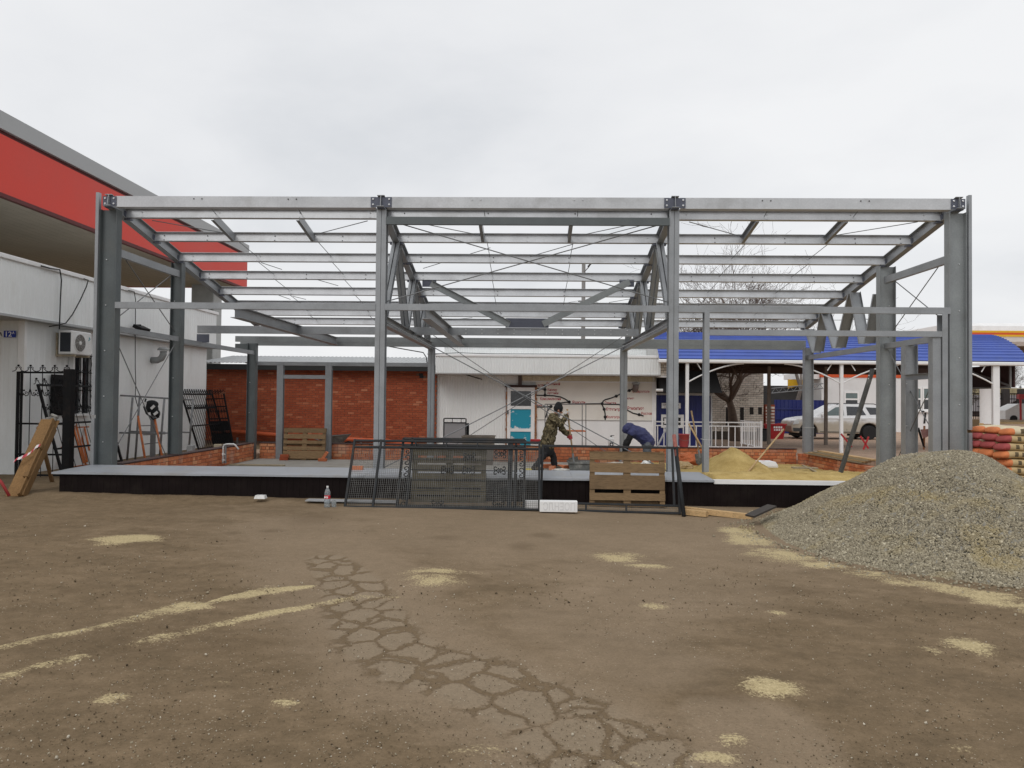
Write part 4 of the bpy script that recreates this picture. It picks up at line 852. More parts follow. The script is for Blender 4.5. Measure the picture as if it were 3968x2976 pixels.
MB().mm(bgx0-.6, bgx1, 30.2, 33, .1, PX(3100, 1495, 30).z).build('wall', mat('dark_shed_wall', (.045, .045, .045, 1), .8), ds)
a, b = PX(2990, 1512, 28.6), PX(3190, 1478, 28.6)
for z in (a.z+.02, a.z+.30): MB().tube([(a.x, 28.6, z-.2), (b.x, 28.6, z+.12)], .035, 6).build('truss_rail', PIPEG, ds)
for k in range(7): x_ = a.x+(b.x-a.x)*k/7; MB().tube([(x_, 28.6, a.z-.17+.3*k/7), (x_+(b.x-a.x)/14, 28.6, a.z+.13+.3*k/7), (x_+(b.x-a.x)/7, 28.6, a.z-.13+.3*k/7)], .02, 5).build('truss_strut', PIPEG, ds)
q0, q1 = PX(3030, 1506, 31), PX(3120, 1474, 31); tag(MB().add([(q0.x, 29.9, q0.z), (q1.x, 29.9, q0.z+.35), (q1.x, 29.9, q1.z), (q0.x, 29.9, q1.z+.02), (q0.x, 29.97, q0.z), (q1.x, 29.97, q0.z+.35), (q1.x, 29.97, q1.z), (q0.x, 29.97, q1.z+.02)], [(0, 1, 2, 3), (7, 6, 5, 4), (0, 4, 5, 1), (3, 2, 6, 7), (0, 3, 7, 4), (1, 5, 6, 2)]).build('banner', YEL), 'yellow banner board on the eaves of the dark shed', 'banner')
# white building with orange stripe
YO = 31.0
ob = thing('white_orange_building', 'white rendered building with orange stripe and white framed windows behind the parked car', 'building', (24, 31, .1))
ox0, ox1 = PX(3183, 1600, YO).x, PX(3700, 1600, YO).x; oz1 = PX(3300, 1447, YO).z; oz0 = PX(3300, 1463, YO).z
MB().mm(ox0, ox1, YO, YO+6, 0, oz0).build('wall', mat('white_render', (.72, .72, .72, 1), .7, 0, .04, .8, 20, dirt=(.5, .48, .44, 1), dirt_amt=.2), ob); MB().mm(ox0-.05, ox1+.05, YO-.04, YO+6, oz0, oz1).build('stripe', ORSTR, ob)
MB().mm(ox0-1.3, ox0-.05, YO+.2, YO+3, oz0-.1, oz0+.25).build('annex_parapet', WTRIM, ob)
for u0, u1, v0, v1 in ((3271, 3328, 1518, 1576), (3538, 3572, 1501, 1591), (3574, 3612, 1501, 1591)):
    a, b = PX(u0, v1, YO-.02), PX(u1, v0, YO-.02)
    wn = MB().mm(a.x, a.x+.09, YO-.05, YO-.001, a.z, b.z).mm(b.x-.09, b.x, YO-.05, YO-.001, a.z, b.z).mm(a.x+.09, b.x-.09, YO-.049, YO-.001, a.z, a.z+.09).mm(a.x+.09, b.x-.09, YO-.049, YO-.001, b.z-.09, b.z).mm(a.x+.09, b.x-.09, YO-.049, YO-.001, (a.z+b.z)/2-.05, (a.z+b.z)/2+.05).build('window', WTRIM, ob)
    MB().mm(a.x+.09, b.x-.09, YO-.03, YO-.002, a.z+.09, (a.z+b.z)/2-.05).build('pane', GLASS, wn); MB().mm(a.x+.09, b.x-.09, YO-.03, YO-.002, (a.z+b.z)/2+.05, b.z-.09).build('pane', GLASSG, wn); MB().mm(a.x-.1, b.x+.1, YO-.14, YO-.001, a.z-.10, a.z).build('sill', WTRIM, wn)
q = PX(3584, 1619, YO-.02); MB().add([(q.x-.10, YO-.03, q.z-.35), (q.x+.02, YO-.03, q.z-.35), (q.x+.10, YO-.03, q.z+.35), (q.x-.02, YO-.03, q.z+.35)], [(0, 1, 2, 3)]).build('painted_stroke', LETB, ob)

# ---- blue arched shelter roof on white posts
sh = thing('blue_shelter', 'long shelter with arched blue corrugated roof on slim white posts', 'shelter', (11, 12, .1))
SX0, SX1, SY0, SY1 = 4.8, 18.15, 11.9, 17.3
sz = PX(3000, 1396, SY0).z; rise = 1.20; nrb = 36; rows = []
for k in range(nrb):
    for f, dzz in ((0, .035), (.86, .0), (.99, -.01)):
        q = (k+f)/nrb; y = SY0+(SY1-SY0)*q; rows.append((y, sz+rise*(1-(2*q-1)**2)**.92+dzz))
rows.append((SY1, sz))
MB().grid([[(x, y, z) for x in (SX0, (SX0+SX1)/2, SX1)] for y, z in rows]).build('roof', ROOFB, sh)
MB().grid([[(x, y, z-.06) for x in (SX0+.02, SX1-.02)] for y, z in rows[::6]+[rows[-1]]]).build('ceiling', mat('brown_ceiling', (.085, .055, .045, 1), .8), sh)
gp_ = [(y, z-.03) for y, z in rows[::3]]+[rows[-1]]
MB().add([(SX0+.01, y, z) for y, z in gp_]+[(SX0+.04, y, z) for y, z in gp_], [tuple(range(len(gp_))), tuple(range(2*len(gp_)-1, len(gp_)-1, -1))]).build('gable_end', mat('pale_grey_gable', (.5, .5, .49, 1), .6), sh)
MB().mm(SX0-.05, SX1+.12, SY0-.14, SY0-.0, PX(3000, 1410, SY0).z, sz+.0, .03).build('gutter', WTRIM, sh)
MB().mm(SX0, SX1, SY1-.3, SY1-.1, sz-.30, sz-.02).build('rear_beam', mat('brown_ceiling', (.1, .06, .05, 1)), sh)
pxs = [PX(2662, 1600, SY0).x, PX(3260, 1600, SY0).x, PX(3858, 1600, SY0).x]; pz = PX(3000, 1410, SY0).z
for i, x in enumerate(pxs): MB().mm(x-.055 if i < 2 else x-.11, x+.055 if i < 2 else x+.12, SY0-.05, SY0+.06, .1, pz).build('post', WTRIM, sh)
for u in (2979, 3200, 3500): x = PX(u, 1650, 16.7).x; MB().mm(x-.06, x+.06, 16.64, 16.76, .1, sz).build('post', mat('taupe_post', (.26, .22, .19, 1)), sh)
for x, sgn in ((pxs[0], 1), (pxs[1], -1), (pxs[1], 1), (pxs[2], -1)):
    zA = PX(2662, 1482, SY0).z; pts = [(x+sgn*2.05*math.sin(a), SY0, zA+(pz-.01-zA)*(1-math.cos(a))/(1-math.cos(R(80)))*0+ (pz-zA)*math.sin(a)**.9 if False else zA+(pz-zA)*(1-(1-math.sin(a))**1.7)) for a in np.linspace(0, R(90), 10)]
    MB().tube(pts, .028, 6).build('arched_brace', WTRIM, sh); MB().tube([(x+sgn*.5, SY0, pts[2][2]+.12), (x+sgn*.36, SY0, pz)], .02, 5).build('brace_tie', WTRIM, sh)
zq0, zq1 = PX(3800, 1500, 12.3).z, sz-.05
ep = MB().mm(SX1-.45, SX1-.40, SY0+.25, SY0+3.6, zq0, zq1).build('end_panel', mat('dark_brown_panel', (.05, .022, .022, 1), .7), sh)
m = MB(); m.bar((SX1-.55, SY0+.3, zq0), (SX1-.55, SY0+3.5, zq0), .06, .07); m.bar((SX1-.55, SY0+.3, zq0+.05), (SX1-.55, SY0+3.4, zq1), .05, .06); m.bar((SX1-.55, SY0+.3, zq0), (SX1-.55, SY0+.3, zq1), .06, .06, (0, 1, 0)); m.bar((SX1-.55, SY0+3.5, zq0), (SX1-.55, SY0+3.5, zq1), .06, .06, (0, 1, 0)); m.build('frame', PIPEG, ep)

# ---- far canopy with yellow and orange stripes, far houses
YF = 48
fc_ = thing('striped_canopy', 'far white station canopy with yellow and orange stripes on a round white column', 'canopy', (40, 50, 0))
fx0 = PX(3672, 1300, YF).x; zz = lambda v: PX(3860, v, YF).z
prof_ = [(zz(1340), 0), (zz(1325), -.35), (zz(1306), -.5), (zz(1284), -.5), (zz(1265), -.42), (zz(1252), 0)]
MB().grid([[(x, YF+o, z) for x in (fx0, 90)] for z, o in prof_]).build('edge', WTRIM, fc_)
for v0, v1, mt in ((1299, 1306.5, YEL), (1291, 1299, ORSTR), (1283.5, 1291, YEL)): MB().mm(fx0, 90, YF-.54, YF-.505, zz(v1), zz(v0)).build('stripe', mt, fc_)
MB().mm(fx0+.2, 90, YF, YF+14, zz(1340), zz(1340)+.1).mm(fx0+1, 90, YF+2.8, YF+13.5, zz(1340)-.9, zz(1340)).build('soffit', mat('brown_soffit', (.22, .18, .14, 1)), fc_); MB().mm(fx0, 90, YF, YF+14, zz(1335), zz(1256)).build('roof', WTRIM, fc_)
q0, q1 = PX(3800, 1600, YF+4), PX(3847, 1600, YF+4)
for k in (0, 1): MB().lathe([((q1.x-q0.x)/2, 0), ((q1.x-q0.x)/2, zz(1340)-.9)], ((q0.x+q1.x)/2+k*16, YF+4+k*.1, .05), 24).build('column', WTRIM, fc_, smooth=False)
def house(label, u0, u1, Y, vb_, ve, vr, wallm, roofm, gable=True, dep=9):
    a, b = PX(u0, vb_, Y), PX(u1, vb_, Y); ze = PX(u0, ve, Y).z; zr = PX(u0, vr, Y).z; h_ = thing('far_house', label, 'house', ((a.x+b.x)/2, Y, 0))
    MB().mm(a.x, b.x, Y, Y+dep, -.1, ze).build('wall', wallm, h_); o = .5; xm = (a.x+b.x)/2
    if gable:
        MB().add([(a.x, Y-.02, ze), (b.x, Y-.02, ze), (xm, Y-.02, zr-.15), (a.x, Y+.1, ze), (b.x, Y+.1, ze), (xm, Y+.1, zr-.15)], [(0, 1, 2), (5, 4, 3), (0, 2, 5, 3), (1, 4, 5, 2)]).build('gable', wallm, h_)
        MB().add([(a.x-o, Y-o, ze-.2), (xm, Y-o, zr), (b.x+o, Y-o, ze-.2), (a.x-o, Y+dep, ze-.2), (xm, Y+dep, zr), (b.x+o, Y+dep, ze-.2), (a.x-o, Y-o, ze-.35), (xm, Y-o, zr-.15), (b.x+o, Y-o, ze-.35)], [(0, 1, 4, 3), (1, 2, 5, 4), (0, 6, 7, 1), (1, 7, 8, 2)]).build('roof', roofm, h_)
        MB().mm(xm-.45, xm+.45, Y-.1, Y-.04, ze-.3, ze+.7).build('window', WTRIM, h_)
    else:
        MB().add([(a.x-o, Y-o, ze-.1), (b.x+o, Y-o, ze-.1), (b.x+o, Y+dep/2, zr), (a.x-o, Y+dep/2, zr), (b.x+o, Y+dep, ze-.1), (a.x-o, Y+dep, ze-.1)], [(0, 1, 2, 3), (3, 2, 4, 5), (1, 4, 2), (0, 3, 5)]).build('roof', roofm, h_)
    return h_
DKW = mat('dark_brown_house', (.06, .04, .038, 1), .8); RFG = mat('mauve_grey_roof', (.19, .165, .165, 1), .7); LGW = mat('pale_house_wall', (.5, .48, .45, 1), .8)
house('dark brown far house with steep gable at the right edge', 3893, 4010, 95, 1660, 1570, 1536, DKW, RFG)
house('far house with broad grey roof behind the dark gabled house', 3868, 4060, 110, 1660, 1571, 1517, LGW, RFG, False, 16)
h3 = PX(3915, 1525, 112); MB().add([(h3.x-1.8, 111, h3.z-.2), (h3.x+1.8, 111, h3.z-.2), (h3.x, 111, h3.z+1.4), (h3.x, 116, h3.z+1.4)], [(0, 1, 2), (1, 3, 2), (0, 2, 3)]).build('dormer', WTRIM, [o for o in col.objects if o.name.startswith('far_house')][-1])
house('low grey house glimpsed beneath the end of the blue shelter', 3730, 3800, 90, 1660, 1590, 1545, DKW, RFG, False, 10)
ff = thing('far_fence', 'far iron fence with yellowish hedge tops along the street at right', 'fence', PX(3900, 1640, 70))
a, b = PX(3740, 1640, 70), PX(4000, 1640, 70)
for z in (.4, 2.4, 3.0): MB().mm(a.x, b.x, 70, 70.06, z, z+.1).build('rail', BLACK, ff)
for k in range(40): x = a.x+(b.x-a.x)*k/39; MB().mm(x-.03, x+.03, 70, 70.05, 0, 3.0).build('bar', BLACK, ff)
for u in (3897, 3960): x = PX(u, 1640, 69.9).x; MB().mm(x-.35, x+.35, 69.7, 70.2, 0, 3.6).build('post', mat('dark_post', (.04, .035, .035, 1)), ff)
MB().mm(a.x, b.x, 71, 71.3, 2.9, 3.7).build('board_top', mat('yellow_boards', (.42, .36, .22, 1), .8, 0, .3, 3, 20), ff)
tag(MB().mm(PX(3868, 1660, 52).x, 70, 52, 60, 0, PX(3900, 1635, 52).z).build('earth_bank', mat('ochre_earth', (.34, .24, .12, 1), .9, 0, .2, 1, 10)), 'low ochre earth bank beyond the cement sacks', 'bank')
tag(MB().mm(PX(3768, 1660, 45).x, PX(3812, 1660, 45).x, 45, 46, 0, PX(3790, 1640, 45).z).build('timber_stack', mat('ochre_timber', (.44, .30, .14, 1), .8)), 'small stack of ochre timber beyond the end of the shelter', 'timber')
pc = thing('parked_van', 'white car body beyond the ochre bank at the right edge', 'car', PX(3955, 1640, 62)); q = PX(3950, 1640, 62)
MB().add([(q.x-1.4, 62, .3), (q.x+3, 62, .3), (q.x+3, 64, .3), (q.x-1.4, 64, .3), (q.x-1.4, 62, 1.2), (q.x+3, 62, 1.4), (q.x+3, 64, 1.4), (q.x-1.4, 64, 1.2), (q.x, 62.15, 1.9), (q.x+3, 62.15, 1.95), (q.x+3, 63.85, 1.95), (q.x, 63.85, 1.9)], [(0, 1, 5, 4), (2, 3, 7, 6), (0, 4, 7, 3), (4, 5, 9, 8), (6, 7, 11, 10), (4, 8, 11, 7), (8, 9, 10, 11), (1, 2, 6, 5), (5, 6, 10, 9)]).build('body', PVC, pc)
for x in (q.x-.6, q.x+2.2): MB().lathe([(.36, -.1), (.36, .1)], (x, 62.0, .36), 16, Matrix.Rotation(R(90), 3, 'X')).build('wheel', RUBBER, pc)
rm = thing('red_mast', 'slim red mast with box on top by the far fence', 'mast', PX(3958, 1645, 60)); q = PX(3956, 1640, 60); qt = PX(3954, 1535, 60)
MB().tube([(q.x, 60, 0), (qt.x, 60, qt.z)], .10, 8).build('pole', RED, rm); MB().mm(qt.x-.25, qt.x+.25, 59.8, 60.2, qt.z-.3, qt.z+.2).build('box', RED, rm)

# ================================================================ THINGS ON AND ROUND THE PLOT
def frameM(O, ex, ez, orth=True):
    ex = Vector(ex).normalized(); ez = Vector(ez); ez = (ez-ex*ez.dot(ex)).normalized() if orth else ez.normalized(); ey = ez.cross(ex).normalized()
    return Matrix(((ex.x, ey.x, ez.x, O[0]), (ex.y, ey.y, ez.y, O[1]), (ex.z, ey.z, ez.z, O[2]), (0, 0, 0, 1)))
def spiral(c, r, a0, turns, n=12, sgn=1):
    return [(c[0]+r*(1-.75*k/n)*math.cos(a0+sgn*2*math.pi*turns*k/n), 0, c[1]+r*(1-.75*k/n)*math.sin(a0+sgn*2*math.pi*turns*k/n)) for k in range(n+1)]
def iron_panel(name, label, cat, M, W, H, nb, rails, band=None, dense=False, group=None, mt=BLACK, finial=True):
    o = thing(name, label, cat, M.translation, group)
    for z in rails: MB(M).mm(-.02, W+.02, -.018, .018, z-.02, z+.02).build('rail', mt, o)
    for x in (0, W): MB(M).mm(x-.025, x+.025, -.025, .025, 0, H).build('upright', mt, o)
    for k in range(1, nb): x = W*k/nb; MB(M).tube([(x, 0, 0 if not dense else .02), (x, 0, H+(.10 if finial else 0))], .009, 5).build('bar', mt, o)
    if finial:
        m_ = MB(M)
        for k in range(nb+1):
            x = W*k/nb; m_.ball((x, 0, H+.13), .026, 6)
            for s in (-1, 1):
                m_.tube([(x+s*W/nb*.5, 0, H), (x+s*W/nb*.30, 0, H+.015), (x+s*W/nb*.14, 0, H+.06)], .009, 4); m_.tube(spiral((x+s*.045, H+.075), .032, math.pi if s > 0 else 0, .8, 8, -s), .008, 4)
        m_.build('finials', mt, o)
    if band is not None:
        m_ = MB(M); w_ = W/nb
        for k in range(nb):
            x = w_*(k+.5)
            for s in (-1, 1): m_.tube([(x+s*w_*.5, 0, band+.10), (x+s*w_*.32, 0, band-.05), (x+s*w_*.12, 0, band-.06), (x, 0, band-.02)], .010, 4); m_.tube(spiral((x+s*w_*.16, band), w_*.13, 0, .9, 8, s), .008, 4)
            m_.ball((x, 0, band+.06), .02, 5)
        m_.build('scrollwork', mt, o)
    return o
q0, q1 = PX(62, 1849, 1.1), PX(250, 1849, 1.1)
fo = iron_panel('iron_fence', 'tall black wrought iron fence section standing between the shop corner and the frame', 'fence', frameM((q0.x, 1.1, .1), (1, 0, 0), (0, 0, 1)), q1.x-q0.x, 2.34, 4, (.04, .50, 1.18, 2.32), 1.86)
q = PX(257, 1700, 1.0); MB().mm(q.x-.085, q.x+.085, .98, 1.15, .05, 2.5).build('post', BLACK, fo); q = PX(84, 1700, 1.1); MB().mm(q.x-.02, q.x+.02, 1.04, 1.08, .05, 2.45).build('post', BLACK, fo)
iron_panel('leaning_iron_fence', 'black iron fence panel leaning on the white shop wall beside the window', 'fence panel', frameM((-10.68, 1.75, .08), (0, 1, 0), (-.66, 0, 2.2)), 2.5, 2.18, 9, (.12, .62, 1.22, 2.16), 1.62)
iron_panel('leaning_iron_fence', 'black iron fence panel leaning on the far end of the white shop wall', 'fence panel', frameM((-10.72, 8.85, .08), (0, 1, 0), (-.68, 0, 2.05)), 2.3, 2.03, 14, (.1, .9, 1.5, 2.0), 1.55)
a, b, c_ = PX(828, 1722, 10.9), PX(903, 1720, 10.9), PX(793, 1527, 11.25)
gl = iron_panel('iron_gate_leaf', 'dense black iron gate leaf leaning in the corner before the red brick wall', 'gate', frameM(a, b-a, c_-a, False), (b-a).length, (c_-a).length, 7, (.05, .45, .95, 1.4, 1.7), 1.25, True)
for z in (.02, .47): MB(frameM(a, b-a, c_-a, False)).mm(.03, (b-a).length-.03, .01, .02, z+.02, z+.40).build('sheet', BLACK, gl)

# boards leaning at the far left
A, B = PX(62, 1928, Z=.03), PX(150, 1632, Y=-.55)
bd = thing('board_bundle', 'bundle of brown boards bound with red and white tape leaning at far left', 'boards', A)
M = frameM(A, (PX(130, 1928, Z=.03)-PX(40, 1928, Z=.03)), B-A); Ln = (B-A).length
for i, (x0, x1, y0, y1, dl) in enumerate(((-.17, .06, -.05, -.02, 0), (-.15, .10, -.015, .02, -.05), (.065, .10, -.12, -.02, -.02), (.10, .13, -.16, .02, -.12), (-.12, .14, .025, .05, .03), (.13, .165, -.10, .05, -.2))):
    MB(M).mm(x0, x1, y0, y1, 0.0, Ln+dl, .003).build('board', CARD, bd)
for z in (.35, 1.0): MB(M).mm(.06, .15, -.175, -.06, z, z+.09).build('spacer', CARD, bd)
m = MB(M); m.grid([[(-.22+.05*k, -.175-.03*math.sin(k*1.3), .62+.055*k+j*.07+.02*math.sin(k*2.1+j)) for k in range(8)] for j in range(2)]); t = NT('red_white_tape'); wv_ = t.n('TexWave'); wv_.inputs['Scale'].default_value = 3.2; t.l(t.pos(), wv_.inputs['Vector'])
o = m.build('tape', t.fin(t.mix(t.step(wv_.outputs['Fac'], .45, .55), (.7, .66, .66, 1), (.5, .04, .06, 1)), .4), bd); o.modifiers.new('s', 'SOLIDIFY').thickness = .003
tag(MB(M).box((.0, -.01, Ln+.03), (.22, .10, .07), b=.03).box((.06, -.04, Ln+.08), (.16, .1, .05), Matrix.Rotation(.4, 3, 'Y'), b=.02).build('rag_bundle', mat('dirty_grey_rag', (.25, .24, .22, 1), .9, 0, .4, 12, 60, bump=.8)), 'dirty grey rag bundle resting on top of the leaning brown boards', 'rags')
MB(M).mm(-.05, .05, .05, .11, -.0, Ln*.93).build('prop_stake', CARD, bd); MB().bar(B+Vector((-.02, .02, -.12)), (B.x-.25, B.y+.85, .06), .06, .06).build('prop_stake', CARD, bd)
q = PX(8, 1870, -1.8); tag(MB().tube([PX(-40, 1820, -1.9), PX(5, 1868, -1.9), PX(36, 1922, -1.9)], [.02, .026, .026], 8).build('red_bar', mat('dull_red_paint', (.30, .03, .03, 1), .6), smooth=True), 'red painted bar at the lower left edge beside the leaning boards', 'bar')

# orange scaffold frames leaning by the shop wall
def scaf(label, pts, rungs, r=.024, mt=ORANGE, name='scaffold_frame'):
    o = thing(name, label, 'scaffold', min(pts[0], key=lambda p: p.z), 'scaffold frames by the shop wall')
    for a_, b_ in pts: MB().tube([a_, b_], r, 8).build('upright', mt, o, smooth=True)
    for a_, b_ in rungs: MB().tube([a_, b_], r*.75, 6).build('rung', mt, o, smooth=True)
    return o
def S(u, v, Y): return PX(u, v, Y)
scaf('orange scaffold frame leaning behind the black fence post, nearest', [(S(273, 1612, 3.4), S(325, 1795, 2.9)), (S(195, 1655, 3.4), S(233, 1812, 2.8))], [(S(278, 1655, 3.3), S(290, 1652, 3.3)), (S(215, 1735, 3.0), S(312, 1728, 3.1))])
scaf('orange scaffold frame leaning second behind the black fence post', [(S(286, 1610, 3.7), S(332, 1798, 3.2)), (S(205, 1660, 3.8), S(238, 1800, 3.3))], [(S(270, 1657, 3.6), S(345, 1654, 3.7))])
scaf('orange scaffold frame leaning farthest right behind the black fence post', [(S(300, 1610, 4.1), S(338, 1790, 3.6)), (S(318, 1612, 4.1), S(346, 1745, 3.7))], [(S(300, 1733, 3.8), S(346, 1725, 3.8)), (S(265, 1812, 3.4), S(338, 1800, 3.4))])
# grey trestle scaffold with orange ladder
ts = thing('trestle_scaffold', 'grey pipe trestle scaffold standing by the white wall behind the left bay', 'scaffold', PX(540, 1790, 6))
for a_, b_ in (((514, 1540, 5.6), (492, 1785, 5.6)), ((541, 1540, 5.6), (524, 1785, 5.6)), ((637, 1545, 5.6), (618, 1775, 5.6)), ((748, 1550, 6.8), (732, 1742, 6.8)), ((437, 1535, 5.6), (420, 1785, 5.6))): MB().tube([PX(*a_[:2], a_[2]), PX(*b_[:2], b_[2])], .03, 8).build('upright', PIPEG, ts, smooth=True)
for a_, b_ in (((430, 1530, 5.6), (642, 1543, 5.6)), ((430, 1676, 5.6), (640, 1680, 5.6)), ((502, 1672, 5.9), (640, 1676, 5.9)), ((700, 1547, 6.8), (750, 1549, 6.8)), ((698, 1674, 6.8), (736, 1676, 6.8)), ((642, 1543, 5.6), (700, 1547, 6.8)), ((640, 1678, 5.6), (698, 1675, 6.8))): MB().tube([PX(*a_[:2], a_[2]), PX(*b_[:2], b_[2])], .024, 8).build('ledger', PIPEG, ts, smooth=True)
MB().mm(PX(578, 1700, 5.7).x, PX(597, 1700, 5.7).x, 5.75, 5.8, .1, PX(585, 1560, 5.7).z).build('board', mat('grey_board', (.22, .225, .23, 1), .7), ts)
ld = thing('orange_ladder', 'narrow orange ladder leaning on the grey trestle scaffold', 'ladder', PX(580, 1785, 5.2))
for a_, b_ in (((535, 1612), (563, 1785)), ((600, 1625), (628, 1768))): MB().tube([PX(*a_, 5.5), PX(*b_, 5.1)], .032, 8).build('stile', ORANGE, ld, smooth=True)
for a_, b_ in (((547, 1650), (602, 1648)), ((560, 1721), (615, 1715)), ((554, 1685), (608, 1682))): MB().tube([PX(*a_, 5.35), PX(*b_, 5.35)], .016, 6).build('rung', PIPEG, ld, smooth=True)
hb = thing('hanging_harness', 'black harness bag with white tags hanging on the grey scaffold', 'harness', PX(592, 1620, 5.4))
c0 = PX(592, 1575, 5.45); MB().ball(c0+Vector((-.03, 0, .06)), .17, 8, (1.15, .5, .7)).ball(c0+Vector((.06, -.02, -.1)), .15, 7, (.8, .6, 1.2)).ball(c0+Vector((-.1, -.02, -.02)), .12, 7, (.7, .6, 1.3)).ball(c0+Vector((.15, -.02, -.2)), .09, 7, (.9, .6, 1.2)).tube([c0+Vector((-.2, 0, .22)), c0+Vector((-.23, -.05, 0)), c0+Vector((-.15, -.05, -.2)), c0+Vector((.05, -.05, -.36)), c0+Vector((.2, -.05, -.3)), c0+Vector((.16, -.05, -.1))], .022, 6).build('bag', mat('black_nylon', (.012, .014, .015, 1), .8, 0, .4, 10, 50, bump=.5), hb, smooth=True)
for dx_, dz_, an in ((-.15, .06, .2), (.07, -.02, .8), (.16, -.19, .9)): MB().box(c0+Vector((dx_, -.14, dz_)), (.07, .015, .13), Matrix.Rotation(an, 3, 'Y')).build('tag', PVC, hb)

# white plastic pipe on the left brick wall
q = PX(862, 1800, 6.6); QY = PX(863, 1795, X=-8.40).y; q = PX(862, 1800, QY); pts = [PX(863, 1795, QY), PX(865, 1735, QY), PX(868, 1724, QY), PX(878, 1721, QY), PX(906, 1721, QY), PX(911, 1724, QY), PX(925, 1741, QY)]
pp = thing('plastic_pipe', 'white plastic water pipe bent over at the left brick wall', 'pipe', q); MB().tube(pts, .022, 8).build('pipe', PVC, pp, smooth=True); MB().tube([PX(873, 1795, QY+.02), PX(874, 1722, QY+.02)], .03, 6).build('post', PIPEG, pp)
for v in (1760, 1783): c0 = PX(864, v, QY); MB().tube([c0-Vector((0, 0, .03)), c0+Vector((0, 0, .03))], .032, 8).tube([c0, c0+Vector((.07, 0, 0))], .016, 6).build('fitting', PVC, pp)
tag(MB().box(PX(845, 1731, 7.0)+Vector((0, 0, .02)), (.22, .12, .11), b=.006).build('loose_block', mat('cream_block', (.46, .40, .29, 1), .9)), 'cream block lying on the left brick wall near the white pipe', 'block')
tag(MB().box(PX(740, 1738, 4.6)+Vector((0, 0, -.02)), (.16, .16, .22), b=.006).build('electrical_box', mat('grey_box', (.3, .31, .31, 1), .6)), 'small grey box on the left brick wall behind the mid column', 'box')

# ---- pallets
def pallet(label, M, W, rows, H, mt=PALW, depth=.11):
    o = thing('pallet', label, 'pallet', M.translation, 'wooden pallets')
    for i, (z0, z1) in enumerate(rows):
        tl = random.uniform(-.006, .006); MB(M).add([(random.uniform(0, .012), -.02, z0), (W+random.uniform(-.012, 0), -.02, z0+tl), (W, -.02, z1+tl), (0, -.02, z1), (0, .0, z0), (W, 0, z0+tl), (W, 0, z1+tl), (0, 0, z1)], [(0, 1, 2, 3), (7, 6, 5, 4), (0, 4, 5, 1), (3, 2, 6, 7), (0, 3, 7, 4), (1, 5, 6, 2)]).build('board', mt, o)
    for x0, x1 in ((.0, .10), (W/2-.07, W/2+.07), (W-.10, W)):
        MB(M).mm(x0+.004, x1-.004, .001, .085, .004, H-.004).build('stringer', mt, o)
    for z0, z1 in ((0, .1), (H/2-.05, H/2+.05), (H-.1, H)): MB(M).mm(0, W, .086, .106, z0, z1).build('back_board', mt, o)
    return o
def leanM(ub, vb_, ut, vt, ytop, zg=.04):
    b_ = PX(ub, vb_, Z=zg); t_2 = PX(ut, vt, Y=ytop); return b_, t_2
def lean_panel(uL, vL, uR, vR, utL, vtL, ytop, zg=.04):
    a_ = PX(uL, vL, Z=zg); b_ = PX(uR, vR, Z=zg); t_2 = PX(utL, vtL, Y=ytop); return frameM(a_, b_-a_, t_2-a_), (b_-a_).length, (t_2-a_).length
M, W, H = lean_panel(1592, 1950, 1882, 1953, 1592, 1735, -1.28, .0); hh = H/7
pallet('weathered wooden pallet leaning behind the ornate gate on the left', M, W, [(k*hh+.012*(k % 2), (k+1)*hh-.02-.015*((k*3) % 2)) for k in range(7)], H, PALD)
M, W, H = lean_panel(2284, 1960, 2578, 1966, 2304, 1748, -1.28, -.01); fz = lambda v: H*(640-v)/(640-165)
pallet('brown wooden pallet with wide boards leaning behind the wire mesh panel on the right', M, W, [(fz(z0), fz(z1)) for z0, z1 in ((640, 622), (590, 527), (495, 372), (350, 268), (240, 178))], H, mat('warm_pallet', (.3, .2, .1, 1)) if False else PALW)
a = PX(1097, 1775, 7.55); pallet('wooden pallet standing on edge against the back brick wall', frameM((a.x, 7.5, -.015), (1, 0, 0), (0, .12, 1)), 1.3, [(.04, .28), (.30, .42), (.50, .60), (.66, .80), (.84, .97)], .99)

# ---- wire mesh panels, ornate gate
def mesh_panel(label, M, W, H, posts=(), rails=(), cell=.036):
    o = thing('mesh_fence_panel', label, 'fence panel', M.translation, 'mesh panels leaning on the plinth')
    for z in (0.02, H)+tuple(rails): MB(M).mm(0, W, -.016, .016, z-.018, z+.018).build('rail', DGREY, o)
    for x in (0, W)+tuple(posts): MB(M).mm(x-.02, x+.02, -.020, .020, 0, H+.02).build('upright', DGREY, o)
    m_ = MB(M); x = cell; top = H-.02 if not rails else max(rails)
    while x < W: j = random.uniform(-.004, .004); m_.tube([(x+j, .02, .03), (x+random.uniform(-.006, .006), .02, top)], .003, 3, cap=False); x += cell
    z = .03+cell
    while z < top: m_.tube([(0, .022, z), (W*.5, .022, z+random.uniform(-.006, .006)), (W, .022, z)], .003, 3, cap=False); z += cell
    m_.build('wire_mesh', WIRE, o, kind='stuff'); return o
M1, W1, H1 = lean_panel(1336, 1968, 2089, 1979, 1361, 1707, -1.27, -.03)
mp = mesh_panel('long dark wire mesh fence panel leaning left of the foam block', M1, W1, H1, (.50,), (H1-.13,))
for k in range(1, 6): MB(M1).mm(W1*k/6-.012, W1*k/6+.012, -.012, .012, H1-.112, H1-.018).build('spacer', DGREY, mp)
M2, W2, H2 = lean_panel(2095, 1979, 2634, 1993, 2093, 1727, -1.27, -.065)
mp = mesh_panel('dark wire mesh fence panel with double bottom rail leaning right of the foam block', M2, W2, H2, (), (.15,)); 
for k in (.33, .62): MB(M2).mm(W2*k-.015, W2*k+.015, -.012, .012, .038, .132).build('spacer', DGREY, mp)
